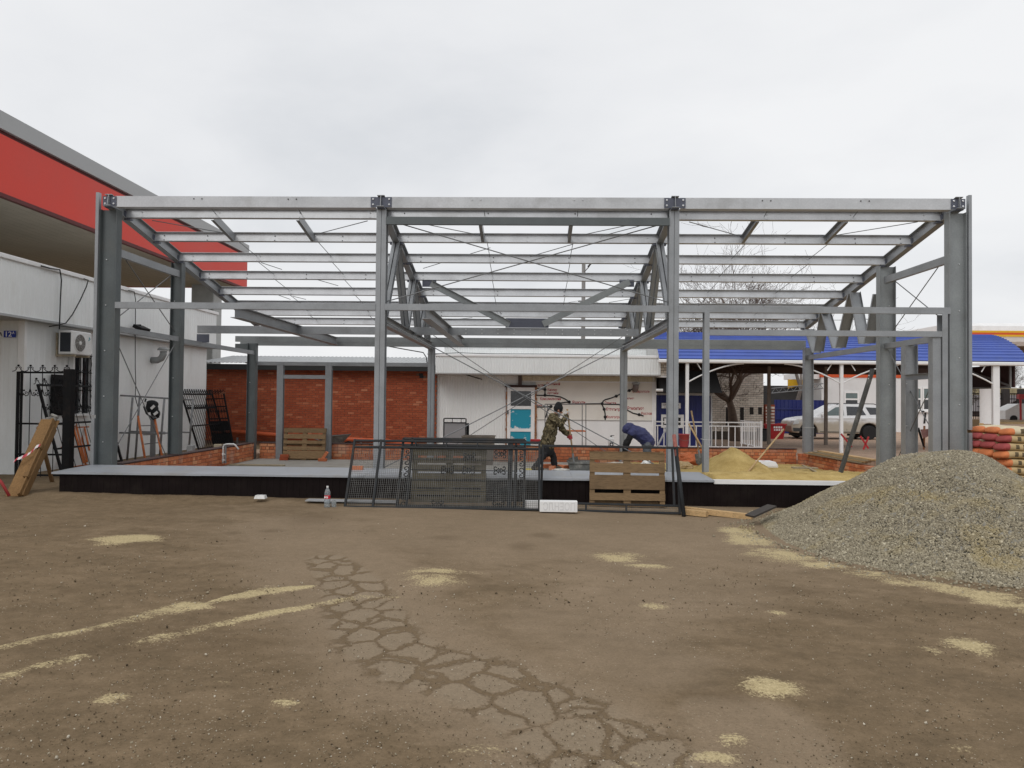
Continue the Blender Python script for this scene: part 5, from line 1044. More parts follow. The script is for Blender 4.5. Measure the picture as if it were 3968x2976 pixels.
MB(M2).mm(W2-.11, W2-.07, -.02, .02, .16, H2).build('upright', DGREY, mp)
Mg, Wg, Hg = lean_panel(1535, 1968, 2030, 1976, 1556, 1700, -1.27, -.03); Mg = Matrix.Translation((0, .06, 0)) @ Mg
og = thing('ornate_gate', 'dark grey ornamental gate with scroll borders leaning behind the mesh panel', 'gate', Mg.translation)
for z in (.03, Hg, Hg-.13): MB(Mg).mm(0, Wg, -.018, .018, z-.02, z+.02).build('rail', DGREY, og)
for x in (0.0, .17, Wg-.17, Wg): MB(Mg).mm(x-.02, x+.02, -.018, .018, .02, Hg).build('upright', DGREY, og)
for x in (.085, Wg-.085):
    z = .12
    while z < Hg-.2:
        m_ = MB(Mg)
        for s in (-1, 1): m_.tube(spiral((x+.02, z+.058*s), .06, math.pi*.5*s, 1.1, 14, -s), .011, 5)
        m_.tube([(x-.06, 0, z-.1), (x-.065, 0, z), (x-.06, 0, z+.1)], .011, 5); m_.build('scroll', DGREY, og); z += .225
for z in (.32, .52, .72, .92): MB(Mg).tube([(.17, 0, z), (Wg-.17, 0, z)], .008, 5).build('bar', DGREY, og)
for x, z in ((Wg*.80, .32), (Wg*.80, .72), (Wg*.80, 1.04), (Wg*.32, .06), (Wg*.80, .06), (Wg*.55, .72), (Wg*.55, .98), (Wg*.38, .72)):
    m_ = MB(Mg)
    for sx in (-1, 1):
        for sz_ in (-1, 1): m_.tube([(x, -.012, z)]+[(p[0], -.012, p[2]) for p in spiral((x+sx*.075, z+sz_*.05), .05, math.pi if sx > 0 else 0, 1.0, 12, sx*sz_)], .011, 5)
    m_.build('medallion', DGREY, og)
MB(Mg).mm(Wg*.80+.15, Wg*.80+.23, -.02, .03, .02, Hg-.05).build('lock_stile', DGREY, og)
m_ = MB(Mg); x = .19
while x < Wg-.18: m_.tube([(x, .02, .04), (x, .02, Hg-.14)], .0024, 3, cap=False); x += .036
z = .08
while z < Hg-.14: m_.tube([(.17, .022, z), (Wg-.17, .022, z)], .0024, 3, cap=False); z += .036
m_.build('wire_mesh', WIRE, og, kind='stuff')
a, b = PX(2650, 2000, Z=-.065), PX(2612, 1686, Y=-1.28); tp = thing('steel_tube', 'dark steel tube with reddish top leaning at the right end of the mesh panels', 'tube', a)
MB().tube([a, a.lerp(b, .72)], .038, 10).build('lower_length', DGREY, tp, smooth=True); MB().tube([a.lerp(b, .72), b], .037, 10).build('painted_end', mat('faded_red_paint', (.30, .10, .08, 1), .7, 0, .3, 8, 50, dirt=(.12, .1, .1, 1), dirt_amt=.6), tp, smooth=True)

# ---- white foam blocks with faint print, bottle, small tray
def foam(label, u0, u1, v0, v1, Y, txt):
    a_, b_ = PX(u0, v1, Y), PX(u1, v0, Y); o = thing('foam_block', label, 'foam block', ((a_.x+b_.x)/2, Y, a_.z), 'white foam blocks')
    MB().mm(a_.x, b_.x, Y, Y+.14, a_.z, b_.z, .008).build('block', FOAM, o)
    if txt: text_mesh('lettering', txt, (b_.z-a_.z)*.95, (a_.x+.06, Y-.002, a_.z+.035), LETG, o, width=(b_.x-a_.x)*.86, mirror=True)
    return o
foam('white foam block with faint mirrored print standing before the mesh panels', 2091, 2238, 1943, 1984, -2.10, 'ПОЕНЛС')
foam('short white foam block standing behind the wire mesh left of the other block', 2032, 2087, 1941, 1976, -1.72, None)
bt = thing('plastic_bottle', 'clear plastic bottle with red label standing in front of the plinth', 'bottle', PX(1268, 1967, Z=-.02)); q = PX(1268, 1967, Z=-.02); s = (PX(1268, 1885, q.y).z-q.z)/.34
t = NT('clear_plastic'); t.b.inputs['Transmission Weight'].default_value = .75; t.b.inputs['IOR'].default_value = 1.2; t.fin((.62, .68, .72, 1), .2)
MB().lathe([(.035*s, 0), (.048*s, .008*s), (.05*s, .05*s), (.046*s, .06*s), (.05*s, .07*s), (.049*s, .14*s), (.046*s, .145*s), (.046*s, .20*s), (.049*s, .205*s), (.046*s, .245*s), (.03*s, .29*s), (.016*s, .312*s), (.015*s, .325*s)], q, 18).build('body', t.m, bt, smooth=True)
MB().lathe([(.0485*s, .146*s), (.0485*s, .199*s)], q, 18).build('label_band', mat('red_label', (.55, .02, .035, 1), .4), bt); MB().lathe([(.018*s, .322*s), (.018*s, .345*s), (.015*s, .348*s)], q, 14).build('cap', PVC, bt)
m = MB(); 
for k in range(3): m.box(q+Vector((-.03*s+k*.022*s, -.049*s, .172*s)), (.013*s, .004, .03*s))
m.build('label_print', LETW, bt)
tag(MB().lathe([(.03, 0), (.045, .02), (.045, .10), (.03, .13)], q+Vector((.11, .02, 0)), 12).build('plastic_cup', t.m, smooth=True), 'crumpled clear plastic beaker beside the bottle', 'cup')
a = PX(1010, 1931, Y=-1.62); tg = MB(); tg.add([(a.x+x*k, -1.62+y*k, z) for k, z in ((1, .075), (.82, .135)) for x, y in ((-.1, -.07), (.1, -.07), (.1, .07), (-.1, .07))], [(0, 1, 5, 4), (1, 2, 6, 5), (2, 3, 7, 6), (3, 0, 4, 7), (4, 5, 6, 7), (3, 2, 1, 0)]); tag(tg.build('plastic_tray', PVC), 'small white plastic tray lying upside down by the plinth', 'tray')

# ---- timber and boards lying in front of the plinth at right
def board(label, A, B, wd, th, mt=NEWW, up=(0, 0, 1), name='timber_board', cat='board', group=None): return tag(MB().bar(A, B, wd, th, up).build(name, mt), label, cat, group)
board('short fresh timber offcut lying in front of the plinth', PX(2655, 1983, Z=-.02), PX(2740, 1992, Z=-.02), .12, .09)
board('long fresh timber lying along the plinth towards the gravel', PX(2650, 1973, Z=-.01), PX(2915, 2003, Z=-.03), .12, .09)
board('dark weathered board tipped against the foot of the gravel heap', PX(2905, 2000, Z=.08), PX(2992, 1960, Z=.22), .20, .03, mat('dark_wet_board', (.05, .043, .038, 1), .7))
board('pale plank lying on the concrete floor in the left bay', PX(888, 1800, Z=.0), PX(1102, 1803, Z=.0), .16, .03, GREYW)
board('flat grey strip of sheet lying along the foot of the plinth', PX(1190, 1937, Z=.055), PX(1540, 1944, Z=.05), .22, .02, mat('grey_strip', (.36, .37, .38, 1), .6))

# ---- loose bricks
LB = brick_mesh('loose_brick', .25, .12, .088, BRKO)
LBR = brick_mesh('loose_brick', .25, .12, .088, BRK)
def lbrick(label, p, rz_=0.0, tilt=(0, 0), me_=LB): o = bpy.data.objects.new('loose_brick', me_); col.objects.link(o); o.location = p; o.rotation_euler = (*tilt, rz_); return tag(o, label, 'brick', 'loose bricks')
a = PX(1382, 1829, -.35); lbrick('single orange brick lying on the grey plinth cap behind the mesh panel', (a.x, -.35, .525), .05)
a = PX(1100, 1776, 7.4); lbrick('lower red brick at the left foot of the standing pallet', (a.x, 7.4, .026), .2, me_=LBR); lbrick('upper red brick at the left foot of the standing pallet', (a.x+.02, 7.4, .115), .1, me_=LBR)
a = PX(1250, 1783, 7.2); lbrick('orange brick lying flat at the foot of the right rear door post', (a.x, 7.2, .026), -.1); lbrick('orange brick propped aslant on another at the rear door post', (a.x+.06, 7.25, .16), .1, (0, -1.0))
a = PX(2000, 1712, 8.2); lbrick('dark brick left on the back wall below the blue door', (a.x, 8.2, .525), .0, me_=LBR)
for i, (u, v, rz_) in enumerate(((2120, 1806, .4), (2165, 1800, -.3), (2185, 1812, .9), (2140, 1816, 1.3))): a = PX(u, v, 1.3); lbrick(('broken brick on the slab behind the camouflaged worker, leftmost', 'broken brick on the slab just behind the boots', 'broken brick on the slab left of the mortar trough', 'broken brick on the slab between the boots')[i], (a.x, 1.25-.12*i, .465), rz_)
def crumple(name, label, cat, c, r, mt, sc=(1, 1, 1), seed=0, n=14):
    m_ = MB(); m_.ball((0, 0, 0), r, n, sc); c = Vector(c)
    vs = []
    for p in m_.v:
        p = Vector(p); d = mnoise.fractal((p+Vector((seed*3.1, 0, 0)))*(2.6/r), 1.0, 2.0, 3); q_ = p*(1+.38*d); q_.z = max(q_.z, -r*sc[2]*.55); vs.append(tuple(c+q_))
    m_.v = vs; return tag(m_.build(name, mt), label, cat)
crumple('rubble_heap', 'heap of pale mortar rubble and paper behind the right pallet', 'rubble', PX(2400, 1800, 1.4), .16, mat('mortar_rubble', (.40, .36, .31, 1), .9, 0, .3, 9, 60, bump=.8), (1.9, 1, .35), 3)
crumple('plaster_lump', 'white crumpled bag on the slab behind the right pallet', 'bag', PX(2505, 1800, 1.2), .11, PVC, (1, .8, .8), 5)
crumple('yellow_foam', 'flattened yellow sack under the worker\'s rear boot', 'sack', PX(2068, 1822, .9), .17, mat('yellow_sack', (.50, .42, .12, 1), .8, 0, .2, 8, 40, bump=.6), (1.3, 1, .25), 8)
crumple('paper_debris', 'white paper and mortar debris between the worker and the trough', 'debris', PX(2180, 1821, .75), .12, mat('pale_debris', (.55, .54, .5, 1), .9, 0, .3, 14, 70, bump=.8), (1.6, 1, .25), 9)
crumple('orange_sack', 'crumpled orange sacks lying on the sand beside the door post', 'sacks', PX(2668, 1785, 2.6), .24, mat('orange_sack', (.46, .13, .05, 1), .8, 0, .3, 7, 40, dirt=(.3, .2, .12, 1), dirt_amt=.6, bump=.8), (1.35, 1, .75), 11)
crumple('tan_sack', 'crumpled tan sack on the sand in front of the orange sacks', 'sack', PX(2648, 1806, 2.1), .17, mat('tan_sack', (.45, .33, .18, 1), .85, 0, .25, 7, 40, bump=.7), (1.4, 1, .6), 12)

# ---- trough, tubs, canister, bucket, box
def trough(name, label, c, L_, Wd, Hh, mt, fill=None):
    o = thing(name, label, 'trough', c); x, y, z = c; k = .86
    vs = []
    for s, zz_ in ((k, 0), (1, Hh), (.96, Hh), (k*.96, .02)):
        for sx, sy in ((-1, -1), (1, -1), (1, 1), (-1, 1)): vs.append((x+sx*L_/2*s, y+sy*Wd/2*s, z+zz_))
    fs = [(3, 2, 1, 0)]
    for r_ in range(3): fs += [(r_*4+i, r_*4+(i+1) % 4, r_*4+4+(i+1) % 4, r_*4+4+i) for i in range(4)]
    fs.append((12, 13, 14, 15)); MB().add(vs, fs).build('shell', mt, o)
    MB().mm(x-L_/2-.015, x+L_/2+.015, y-Wd/2-.02, y-Wd/2-.003, z+Hh-.03, z+Hh+.008).mm(x-L_/2-.015, x+L_/2+.015, y+Wd/2+.003, y+Wd/2+.02, z+Hh-.03, z+Hh+.008).build('rim', mt, o)
    if fill: MB().box((x, y, z+Hh*.62), (L_*.9, Wd*.88, .02)).build('mortar', fill, o)
    return o
a = PX(2252, 1824, .75); trough('mortar_trough', 'grey cement-splashed mortar trough at the camouflaged worker\'s shovel', (a.x, .85, .422), .56, .42, .19, TUB, CONC)
a = PX(1855, 1707, 6.0); trough('mortar_tub', 'large grey mortar tub below the blue door behind the gates', (a.x, 6.0, -.018), .92, .55, PX(1855, 1689, 6.0).z+.02, mat('dusty_brown_tub', (.20, .17, .14, 1), .8, 0, .2, 5, 40))
cn_ = thing('canister', 'white plastic canister with dark label standing behind the back wall', 'canister', PX(2368, 1728, 9.2)); q = PX(2368, 1728, 9.2)
MB().lathe([(.085, 0), (.10, .015), (.10, .24), (.085, .275), (.03, .30), (.03, .33)], (q.x, 9.2, q.z-.02), 16).build('body', PVC, cn_, smooth=True); MB().lathe([(.035, .325), (.035, .36)], (q.x, 9.2, q.z-.02), 10).tube([(q.x, 9.2, q.z+.34), (q.x+.1, 9.2, q.z+.345)], .01, 5).build('pump', BLACK, cn_); MB().box((q.x, 9.095, q.z+.06), (.11, .008, .12)).build('label_band', DKGREY, cn_); MB().lathe([(.03, 0), (.03, .004)], (q.x, 9.09, q.z+.055), 14, Matrix.Rotation(R(90), 3, 'X')).build('label_mark', LETW, cn_); MB().mm(q.x-.2, q.x+.2, 9.1, 9.4, .1, q.z-.02).build('plinth_block', CONC, cn_)
bu = thing('red_bucket', 'faded red plastic bucket hanging behind the right front column', 'bucket', PX(2650, 1735, 8.2)); q = PX(2650, 1733, 8.2)
MB().lathe([(.13, 0), (.135, .02), (.165, .38), (.178, .385), (.178, .41), (.160, .41), (.12, .03)], (q.x, 8.2, .475), 20).build('body', mat('faded_red_plastic', (.42, .07, .085, 1), .5, 0, .1, 4, 30), bu, smooth=True); MB().tube([(q.x+.17*math.cos(t_), 8.2-.17*math.sin(t_)-.01, .80-.12*math.sin(t_)) for t_ in np.linspace(0, math.pi, 10)], .005, 5).build('handle', PIPEG, bu)
q = PX(2074, 1718, 8.2); rb_ = thing('red_box', 'small red box with white base standing on the back wall beside the worker', 'box', (q.x, 8.2, .475)); MB().mm(q.x-.155, q.x+.155, 8.1, 8.3, .53, .67, .008).build('lid', RED, rb_); MB().mm(q.x-.14, q.x+.14, 8.11, 8.29, .475, .529).build('base', PVC, rb_)
wb_ = thing('wheelbarrow', 'dark grey wheelbarrow tray tipped behind the standing pallet at the red brick wall', 'wheelbarrow', PX(1310, 1725, 9.6)); q = PX(1310, 1725, 9.6); z1 = PX(1310, 1686, 9.6).z
MB().add([(q.x-.45, 9.4, .42), (q.x+.1, 9.4, .40), (q.x+.1, 9.9, .40), (q.x-.45, 9.9, .42), (q.x-.62, 9.25, z1-.06), (q.x+.34, 9.25, z1+.03), (q.x+.34, 10.05, z1+.03), (q.x-.62, 10.05, z1-.06)], [(0, 1, 5, 4), (1, 2, 6, 5), (2, 3, 7, 6), (3, 0, 4, 7), (3, 2, 1, 0)]).build('tray', TUB, wb_)
for y in (9.45, 9.85): MB().tube([(q.x+.3, y, .32), (q.x-.3, y, .38), (q.x-1.0, y, .62)], .02, 6).build('handle', PIPEG, wb_)
MB().lathe([(.17, -.04), (.18, -.02), (.18, .02), (.17, .04)], (q.x+.35, 9.65, .28), 16, Matrix.Rotation(R(90), 3, 'X')).build('wheel', RUBBER, wb_)
# framed mesh screen and slim scaffold behind the middle bay
a, b = PX(1719, 1725, 9.2), PX(1806, 1622, 9.2); ms = thing('framed_screen', 'black framed pale screen standing before the white ribbed wall', 'screen', ((a.x+b.x)/2, 9.2, .1))
for x in (a.x, b.x): MB().mm(x-.018, x+.018, 9.18, 9.22, .1, b.z).build('upright', BLACK, ms)
for z in (b.z, b.z-.14): MB().mm(a.x+.018, b.x-.018, 9.185, 9.215, z-.018, z+.018).build('rail', BLACK, ms)
for k in (.38, .78): MB().mm(a.x+(b.x-a.x)*k-.01, a.x+(b.x-a.x)*k+.01, 9.19, 9.21, b.z-.122, b.z-.018).build('spacer', BLACK, ms)
MB().mm(a.x+.018, b.x-.018, 9.20, 9.206, .12, b.z-.158).build('mesh_sheet', mat('pale_mesh', (.42, .42, .43, 1), .8, 0, .1, 60, 160), ms); MB().mm(b.x+.02, b.x+.1, 9.22, 9.26, .1, b.z-.15).build('side_frame', BLACK, ms)
sc2 = thing('slim_scaffold', 'slim grey tower scaffold with orange shelf in front of the route map', 'scaffold', PX(2190, 1726, 10.5)); Zs = lambda x, y, Y=10.5: PX(2050+x*.229, 1520+y*.229, Y)
for x in (270, 900): MB().tube([Zs(x, 200), Zs(x, 1000)], .017, 6).build('upright', PIPEG, sc2)
for x in (310, 962): MB().tube([Zs(x, 205, 11.2), Zs(x, 1000, 11.2)], .017, 6).build('upright', PIPEG, sc2)
for A, B in ((Zs(270, 200), Zs(900, 200)), (Zs(310, 205, 11.2), Zs(962, 205, 11.2)), (Zs(270, 200), Zs(310, 205, 11.2)), (Zs(900, 200), Zs(962, 205, 11.2))): MB().tube([A, B], .015, 6).build('rail', PIPEG, sc2)
A, B = Zs(520, 656), Zs(958, 656); MB().mm(A.x, B.x, 10.5, 11.2, A.z-.02, A.z+.015).build('shelf', ORANGE, sc2)

# ---- sand in the right bay
def sand_h(x, y):
    base = .465-.085*(y-.3) + .02*np.sin(x*3.1+y*2.3)+.015*np.sin(x*7.3-y*5.1)
    r = np.hypot((x-4.62)/.84, (y-1.6)/1.1); pile = .58*np.clip(1-r, 0, None)**.85
    r2 = np.hypot((x-3.5)/1.0, (y-2.0)/1.2)
    return np.maximum(base, -.0)+pile+.05*np.clip(1-r2, 0, None)
sx = np.linspace(3.05, 8.5, 130); sy = np.linspace(-1.12, 7.95, 150); SXX, SYY = np.meshgrid(sx, sy); SZ = sand_h(SXX, SYY)
SZ = np.where(SYY < .35, np.minimum(SZ, .462+.25*np.clip(SYY+1.0, 0, None)), SZ); SZ = np.where((SYY < .32) & (SXX < 3.56), .3, SZ); SZ += .008*rng.standard_normal(SZ.shape)
t = NT('yellow_sand'); n1_ = t.noise(2.2, None, 6, .65); n2_ = t.noise(90, None, 4, .7)
k = t.mix(1.0, t.ramp(n1_, (.3, lin(154, 131, 80, 1.15)), (.7, lin(190, 168, 114, 1.15))), t.ramp(n2_, (.3, (.72, .7, .66)), (.7, (1.2, 1.2, 1.2))), 'MULTIPLY'); t.bump(t.math('ADD', n1_, t.math('MULTIPLY', n2_, .4)), .6, .03); SANDM = t.fin(k, .95, 0, .1)
ii = np.arange(SXX.size).reshape(SXX.shape); FF = np.stack([ii[:-1, :-1], ii[:-1, 1:], ii[1:, 1:], ii[1:, :-1]], -1).reshape(-1, 4)
o = bpy.data.objects.new('sand_heap', np_mesh('sand_heap', np.stack([SXX-4.5, SYY-2, SZ], -1).reshape(-1, 3), FF, SANDM, True)); o.location = (4.5, 2, 0); col.objects.link(o); tag(o, 'heap of yellow sand spread over the floor of the right bay', 'sand heap')
def shovel(label, base, top, blade=True, name='shovel', r=.018, bl=.28, bw=.22):
    base, top = Vector(base), Vector(top); d = (top-base).normalized(); o = thing(name, label, 'shovel', base); j = base+d*bl
    MB().tube([j-d*.08, j.lerp(top, .5), top], [r*1.05, r, r*1.1], 8).build('handle', HANDLE, o, smooth=True)
    if blade:
        sd_ = d.cross(Vector((0, 1, 0))).normalized(); nn_ = sd_.cross(d); P_ = []
        for i in range(5):
            f = i/4; hw_ = bw/2*(.92 if i else .3); c_2 = base+d*bl*f; P_.append([c_2+sd_*hw_*g+nn_*(.03*(g*g)-.01) for g in (-1, -.5, 0, .5, 1)])
        ob = MB().grid(P_).build('blade', mat('muddy_steel', (.10, .095, .085, 1), .6, .3, .3, 9, 50, dirt=(.3, .27, .22, 1), dirt_amt=.5), o); ob.modifiers.new('s', 'SOLIDIFY').thickness = .004
        MB().tube([j-d*.10, j+d*.08], r*1.35, 8).build('socket', PIPEG, o)
    return o
shovel('shovel standing upright in the sand behind the right door post', PX(2718, 1805, 1.6), PX(2679, 1592, 1.9))
tag(MB().tube([PX(2722, 1738, 1.5), PX(2669, 1642, 1.9)], .02, 8).build('tool_handle', HANDLE, smooth=True), 'wooden tool handle leaning across the upright shovel at the door post', 'tool')
shovel('long handled shovel stuck slanting into the front of the sand heap', PX(2884, 1846, .35), PX(3036, 1664, 1.8), False, bl=.0)
tag(MB().bar(PX(2545, 1734, 8.6), PX(2585, 1655, 8.7), .05, .04).build('grey_lath', mat('grey_lath', (.45, .46, .48, 1), .6)), 'pale grey lath leaning by the white railing behind the column', 'lath')
bx_ = thing('foam_box', 'white foam lid with small red mark lying on the sand by the back wall', 'lid', PX(2957, 1812, 4.5)); q = PX(2957, 1812, 4.5); zz0 = .23
MB().add([(q.x+sx_*.29*k, 4.5+sy_*.30*k, zz0+z) for k, z in ((1, 0), (1, .05), (.85, .14)) for sx_, sy_ in ((-1, -1), (1, -1), (1, 1), (-1, 1))], [(r_*4+i, r_*4+(i+1) % 4, r_*4+4+(i+1) % 4, r_*4+4+i) for r_ in (0, 1) for i in range(4)]+[(8, 9, 10, 11), (3, 2, 1, 0)]).build('shell', FOAM, bx_); MB().lathe([(.05, 0), (.05, .003)], (q.x, 4.5, zz0+.142), 16).build('mark', mat('pale_red_mark', (.6, .3, .28, 1)), bx_)
board('dark plank lying on the sand before the far right brick pier', PX(3070, 1812, 4.5), PX(3165, 1814, 4.5), .2, .04, GREYW)
board('thin batten lying on the sand at the foot of the far column', PX(3110, 1803, 6.0), PX(3200, 1846, 1.5), .05, .03, GREYW)
for i, (u0, v0, u1, v1, dz_) in enumerate(((3172, 1740, 3362, 1778, 0), (3195, 1732, 3365, 1762, .035), (3176, 1732, 3350, 1760, .07), (3230, 1727, 3366, 1750, .105))):
    A, B = PX(u0, v0, 7.4-.2*i), PX(u1, v1, 4.0-.1*i); A.z = .39+dz_; B.z = .39+dz_; A.x = max(A.x, 8.45); B.x = 8.62+.05*i; A.x = 8.45+.06*i
    board('%s of the pale planks stacked on the right brick wall' % ('bottom', 'second from bottom', 'third from bottom', 'topmost')[i], A, B, .2, .03, NEWW if i % 2 else GREYW, group='planks on the right brick wall')
# leaning steel channel in the door opening
A, B = PX(3248, 1828, .25), PX(3372, 1428, .25); ch = thing('steel_channel', 'cement-stained steel channel leaning aslant in the right door opening', 'channel', A)
MB().prof(Csec(.085, .05, .006, 1), A, B, (.35, -1, 0)).build('profile', mat('stained_channel', (.07, .07, .066, 1), .6, .2, .3, 5, 40, dirt=(.26, .25, .23, 1), dirt_amt=.6), ch); boltmb([B+(A-B)*.06+Vector((0, -.03, -.02)), B+(A-B)*.10+Vector((.02, -.03, 0))], (0, -1, 0), .016).build('bolts', BOLT, ch, kind='stuff')
# red trestles, rusty wheelbarrow frame, poles
for i, (pts, lb) in enumerate(((((3259, 1681, 3300, 1732), ), 'red folding trestle leg left of the leaning channel'), (((3334, 1690, 3365, 1738), (3366, 1692, 3345, 1742)), 'crossed red trestle legs beside the right middle column'))):
    o = thing('red_trestle', lb, 'trestle', PX(pts[0][2], pts[0][3], 10), 'red trestles')
    for u0, v0, u1, v1 in pts: MB().bar(PX(u0, v0, 10), PX(u1, v1, 10), .035, .05).build('leg', RED, o)
    MB().bar(PX(pts[0][0], pts[0][1]+2, 10.3), PX(pts[0][2], pts[0][3], 10.2), .03, .04).build('leg', RED, o)
wf = thing('upended_wheelbarrow', 'rusty wheelbarrow standing on end behind the right gable posts', 'wheelbarrow', PX(3580, 1735, 6)); 
MB().tube([PX(3558, 1658, 6), PX(3582, 1735, 6)], .03, 6).build('handle', BLACK, wf); MB().tube([PX(3582, 1650, 6), PX(3580, 1742, 6)], .028, 6).build('leg', mat('rust', (.25, .11, .05, 1), .8, 0, .3), wf)
MB().add([PX(3566, 1664, 6), PX(3596, 1662, 6), PX(3597, 1688, 5.8), PX(3588, 1696, 5.8), PX(3575, 1694, 5.8), PX(3570, 1664, 6.5), PX(3598, 1662, 6.5), PX(3597, 1690, 6.3)], [(0, 1, 2, 3, 4), (1, 6, 7, 2), (0, 5, 6, 1), (4, 3, 7, 5, 0)]).build('tray', mat('rust_brown', (.13, .055, .045, 1), .8, 0, .3), wf)
tag(MB().tube([PX(3546, 1642, 5), PX(3545, 1745, 5)], .03, 8).build('rusty_post', mat('rust', (.25, .1, .05, 1))), 'rusty orange steel post behind the right gable post', 'post')
tag(MB().tube([PX(3553, 1505, 9.5), PX(3551, 1640, 9.5)], .05, 8).build('taupe_pole', mat('taupe_post', (.26, .22, .19, 1))), 'slim taupe pole before the white building windows', 'pole')
q0, q1 = PX(3765, 1655, 2.2), PX(3800, 1750, 2.2)
ps = thing('plank_stack', 'stack of grey planks on bearers behind the cement sacks', 'planks', (q0.x+.4, 2.4, 0))
for k in range(6): MB().mm(q0.x-.1, q0.x+.9, 2.2+.02*(k % 2), 2.9, .25+k*.22, .31+k*.22).build('plank', GREYW, ps); MB().mm(q0.x+.05, q0.x+.2, 2.25, 2.85, .31+k*.22, .47+k*.22).build('bearer', PALW, ps)
# ---- cement sacks
def sack_mesh(name, cend, seed):
    Lx, Wy, Hz = .62, .42, .155; nu, nv = 18, 14; V = []; Fq = []; rr_ = random.Random(seed)
    ph = rr_.uniform(0, 6)
    for i in range(nu+1):
        f = i/nu; ex = max(.0, 1-abs(2*f-1)**5.0)**.42
        for j in range(nv):
            a_ = 2*math.pi*j/nv; cy = math.copysign(abs(math.cos(a_))**.55, math.cos(a_)); cz = math.copysign(abs(math.sin(a_))**.7, math.sin(a_))
            w_ = Wy/2*(.62+.38*ex); h_ = Hz/2*max(.16, ex)*(1+.05*math.sin(9*f+ph))
            V.append((-Lx/2+Lx*f, cy*w_*(1+.03*math.sin(7*f+ph+j)), cz*h_+.008*math.sin(5*f+ph)-.03*(1-ex)))
    for i in range(nu): Fq += [(i*nv+j, i*nv+(j+1) % nv, (i+1)*nv+(j+1) % nv, (i+1)*nv+j) for j in range(nv)]
    Fq += [tuple(range(nv-1, -1, -1)), tuple(nu*nv+j for j in range(nv))]
    me_ = bpy.data.meshes.new(name); me_.from_pydata(V, [], Fq); me_.materials.append(cend[0]); me_.materials.append(cend[1]); me_.materials.append(cend[2])
    mi = []
    for p in me_.polygons:
        x_ = p.center.x; mi.append(1 if x_ < -Lx/2+.10+.02*math.sin(p.center.y*30) else (2 if (p.center.y < -.17 and abs(p.center.z) < .035 and (-.12 < x_ < -.05 or .02 < x_ < .24)) else 0))
    me_.polygons.foreach_set('material_index', mi); me_.polygons.foreach_set('use_smooth', [True]*len(mi)); return me_
PAP = mat('kraft_paper', (.52, .385, .20, 1), .85, 0, .1, 6, 60, dirt=(.40, .28, .13, 1), dirt_amt=.4, bump=.3); PAPW = mat('pale_sack_paper', (.60, .52, .36, 1), .85, 0, .08, 6, 60, bump=.3)
OEND = mat('orange_sack_end', (.62, .20, .075, 1), .8, 0, .12, 7, 50, dirt=(.4, .18, .08, 1), dirt_amt=.4, bump=.25); CEND = mat('crimson_sack_end', (.36, .075, .075, 1), .8, 0, .12, 7, 50, bump=.25); PRT = mat('sack_print', (.12, .09, .05, 1), .9)
SO = [sack_mesh('cement_sack', (PAP, OEND, PRT), s_) for s_ in (1, 2)]; SC = [sack_mesh('cement_sack', (PAP, CEND, PRT), s_) for s_ in (3, 4)]; SW = sack_mesh('cement_sack', (PAPW, OEND, PRT), 5)
ordn = ('top', 'second', 'third', 'fourth', 'fifth', 'sixth', 'seventh', 'eighth', 'ninth'); rown = ('front', 'middle', 'back')
top = PX(3905, 1660, -.75)
for l in range(9):
    for r_ in range(3):
        crim = l in (1, 2); me_ = (SW if l == 0 else random.choice(SC if crim else SO)); sh_ = ((.09, .035, .0, -.03, .02, .04, .0, .03, .0)[l]-.04)
        o = bpy.data.objects.new('cement_sack', me_); col.objects.link(o); o.location = (top.x+.17+sh_-.02*r_+random.uniform(-.015, .015), -.75+.40*r_+random.uniform(-.01, .01), 1.42-.150*l+(.012 if r_ else 0)); o.rotation_euler = (R(-4 if r_ == 0 else random.uniform(-3, 3)), random.uniform(-.03, .03), random.uniform(-.05, .05))
        tag(o, '%s ended paper cement sack, %s layer from the top, %s row of the stack' % ('crimson' if crim else 'orange', ordn[l], rown[r_]), 'sack', 'stacked cement sacks')
pb_ = thing('sack_pallet', 'wooden pallet under the stack of cement sacks', 'pallet', (top.x+.3, -.3, .0))
for k in range(5): MB().mm(top.x-.05, top.x+.7, -.95+k*.27, -.8+k*.27, .08, .105).build('board', PALW, pb_)
for k in range(3): MB().mm(top.x+.0+k*.3, top.x+.09+k*.3, -.95, .3, -.0, .08).build('stringer', PALW, pb_)

# ---- gravel heap: mound plus loose stones
GC = (6.72, -3.1)
def grav_h(x, y):
    dx_, dy_ = x-GC[0], y-GC[1]; th = np.arctan2(dy_, dx_); R0 = 2.6-.65*np.cos(th)-.78*np.sin(th)-.25*np.cos(2*th)+.10*np.sin(3*th+.6)+.05*np.sin(7*th)
    r = np.hypot(dx_, dy_)/R0; h = 1.56*np.clip(1-r, 0, None)**1.08*(1+.10*np.clip(r, 0, 1))
    h = np.where(r < .24, 1.56*(1-.24)**1.08*1.024+ .13*(1-(r/.24)**2), h)
    d2 = np.hypot((x-6.2)/1.55, (y+5.0)/1.5); h2 = .62*np.clip(1-d2, 0, None)**.8
    d3 = np.hypot((x-8.2)/2.2, (y+5.4)/2.0); h3 = .0*np.clip(1-d3, 0, None)
    hh_ = np.maximum(np.maximum(h, h2+h*.32), h3+h*.25)
    lump = .030*np.sin(2.3*x+1.3*np.sin(2.9*y))*np.sin(2.7*y+.8)+.018*np.sin(5.1*x+1.1+1.5*np.sin(3.7*y))*np.sin(4.3*y+.5)
    return np.maximum(0, hh_+lump*np.clip(hh_*4, 0, 1))
xs1 = np.linspace(3.0, 10.8, 160); ys1 = np.linspace(-7.6, .4, 160); XX, YY = np.meshgrid(xs1, ys1); HH = grav_h(XX, YY)
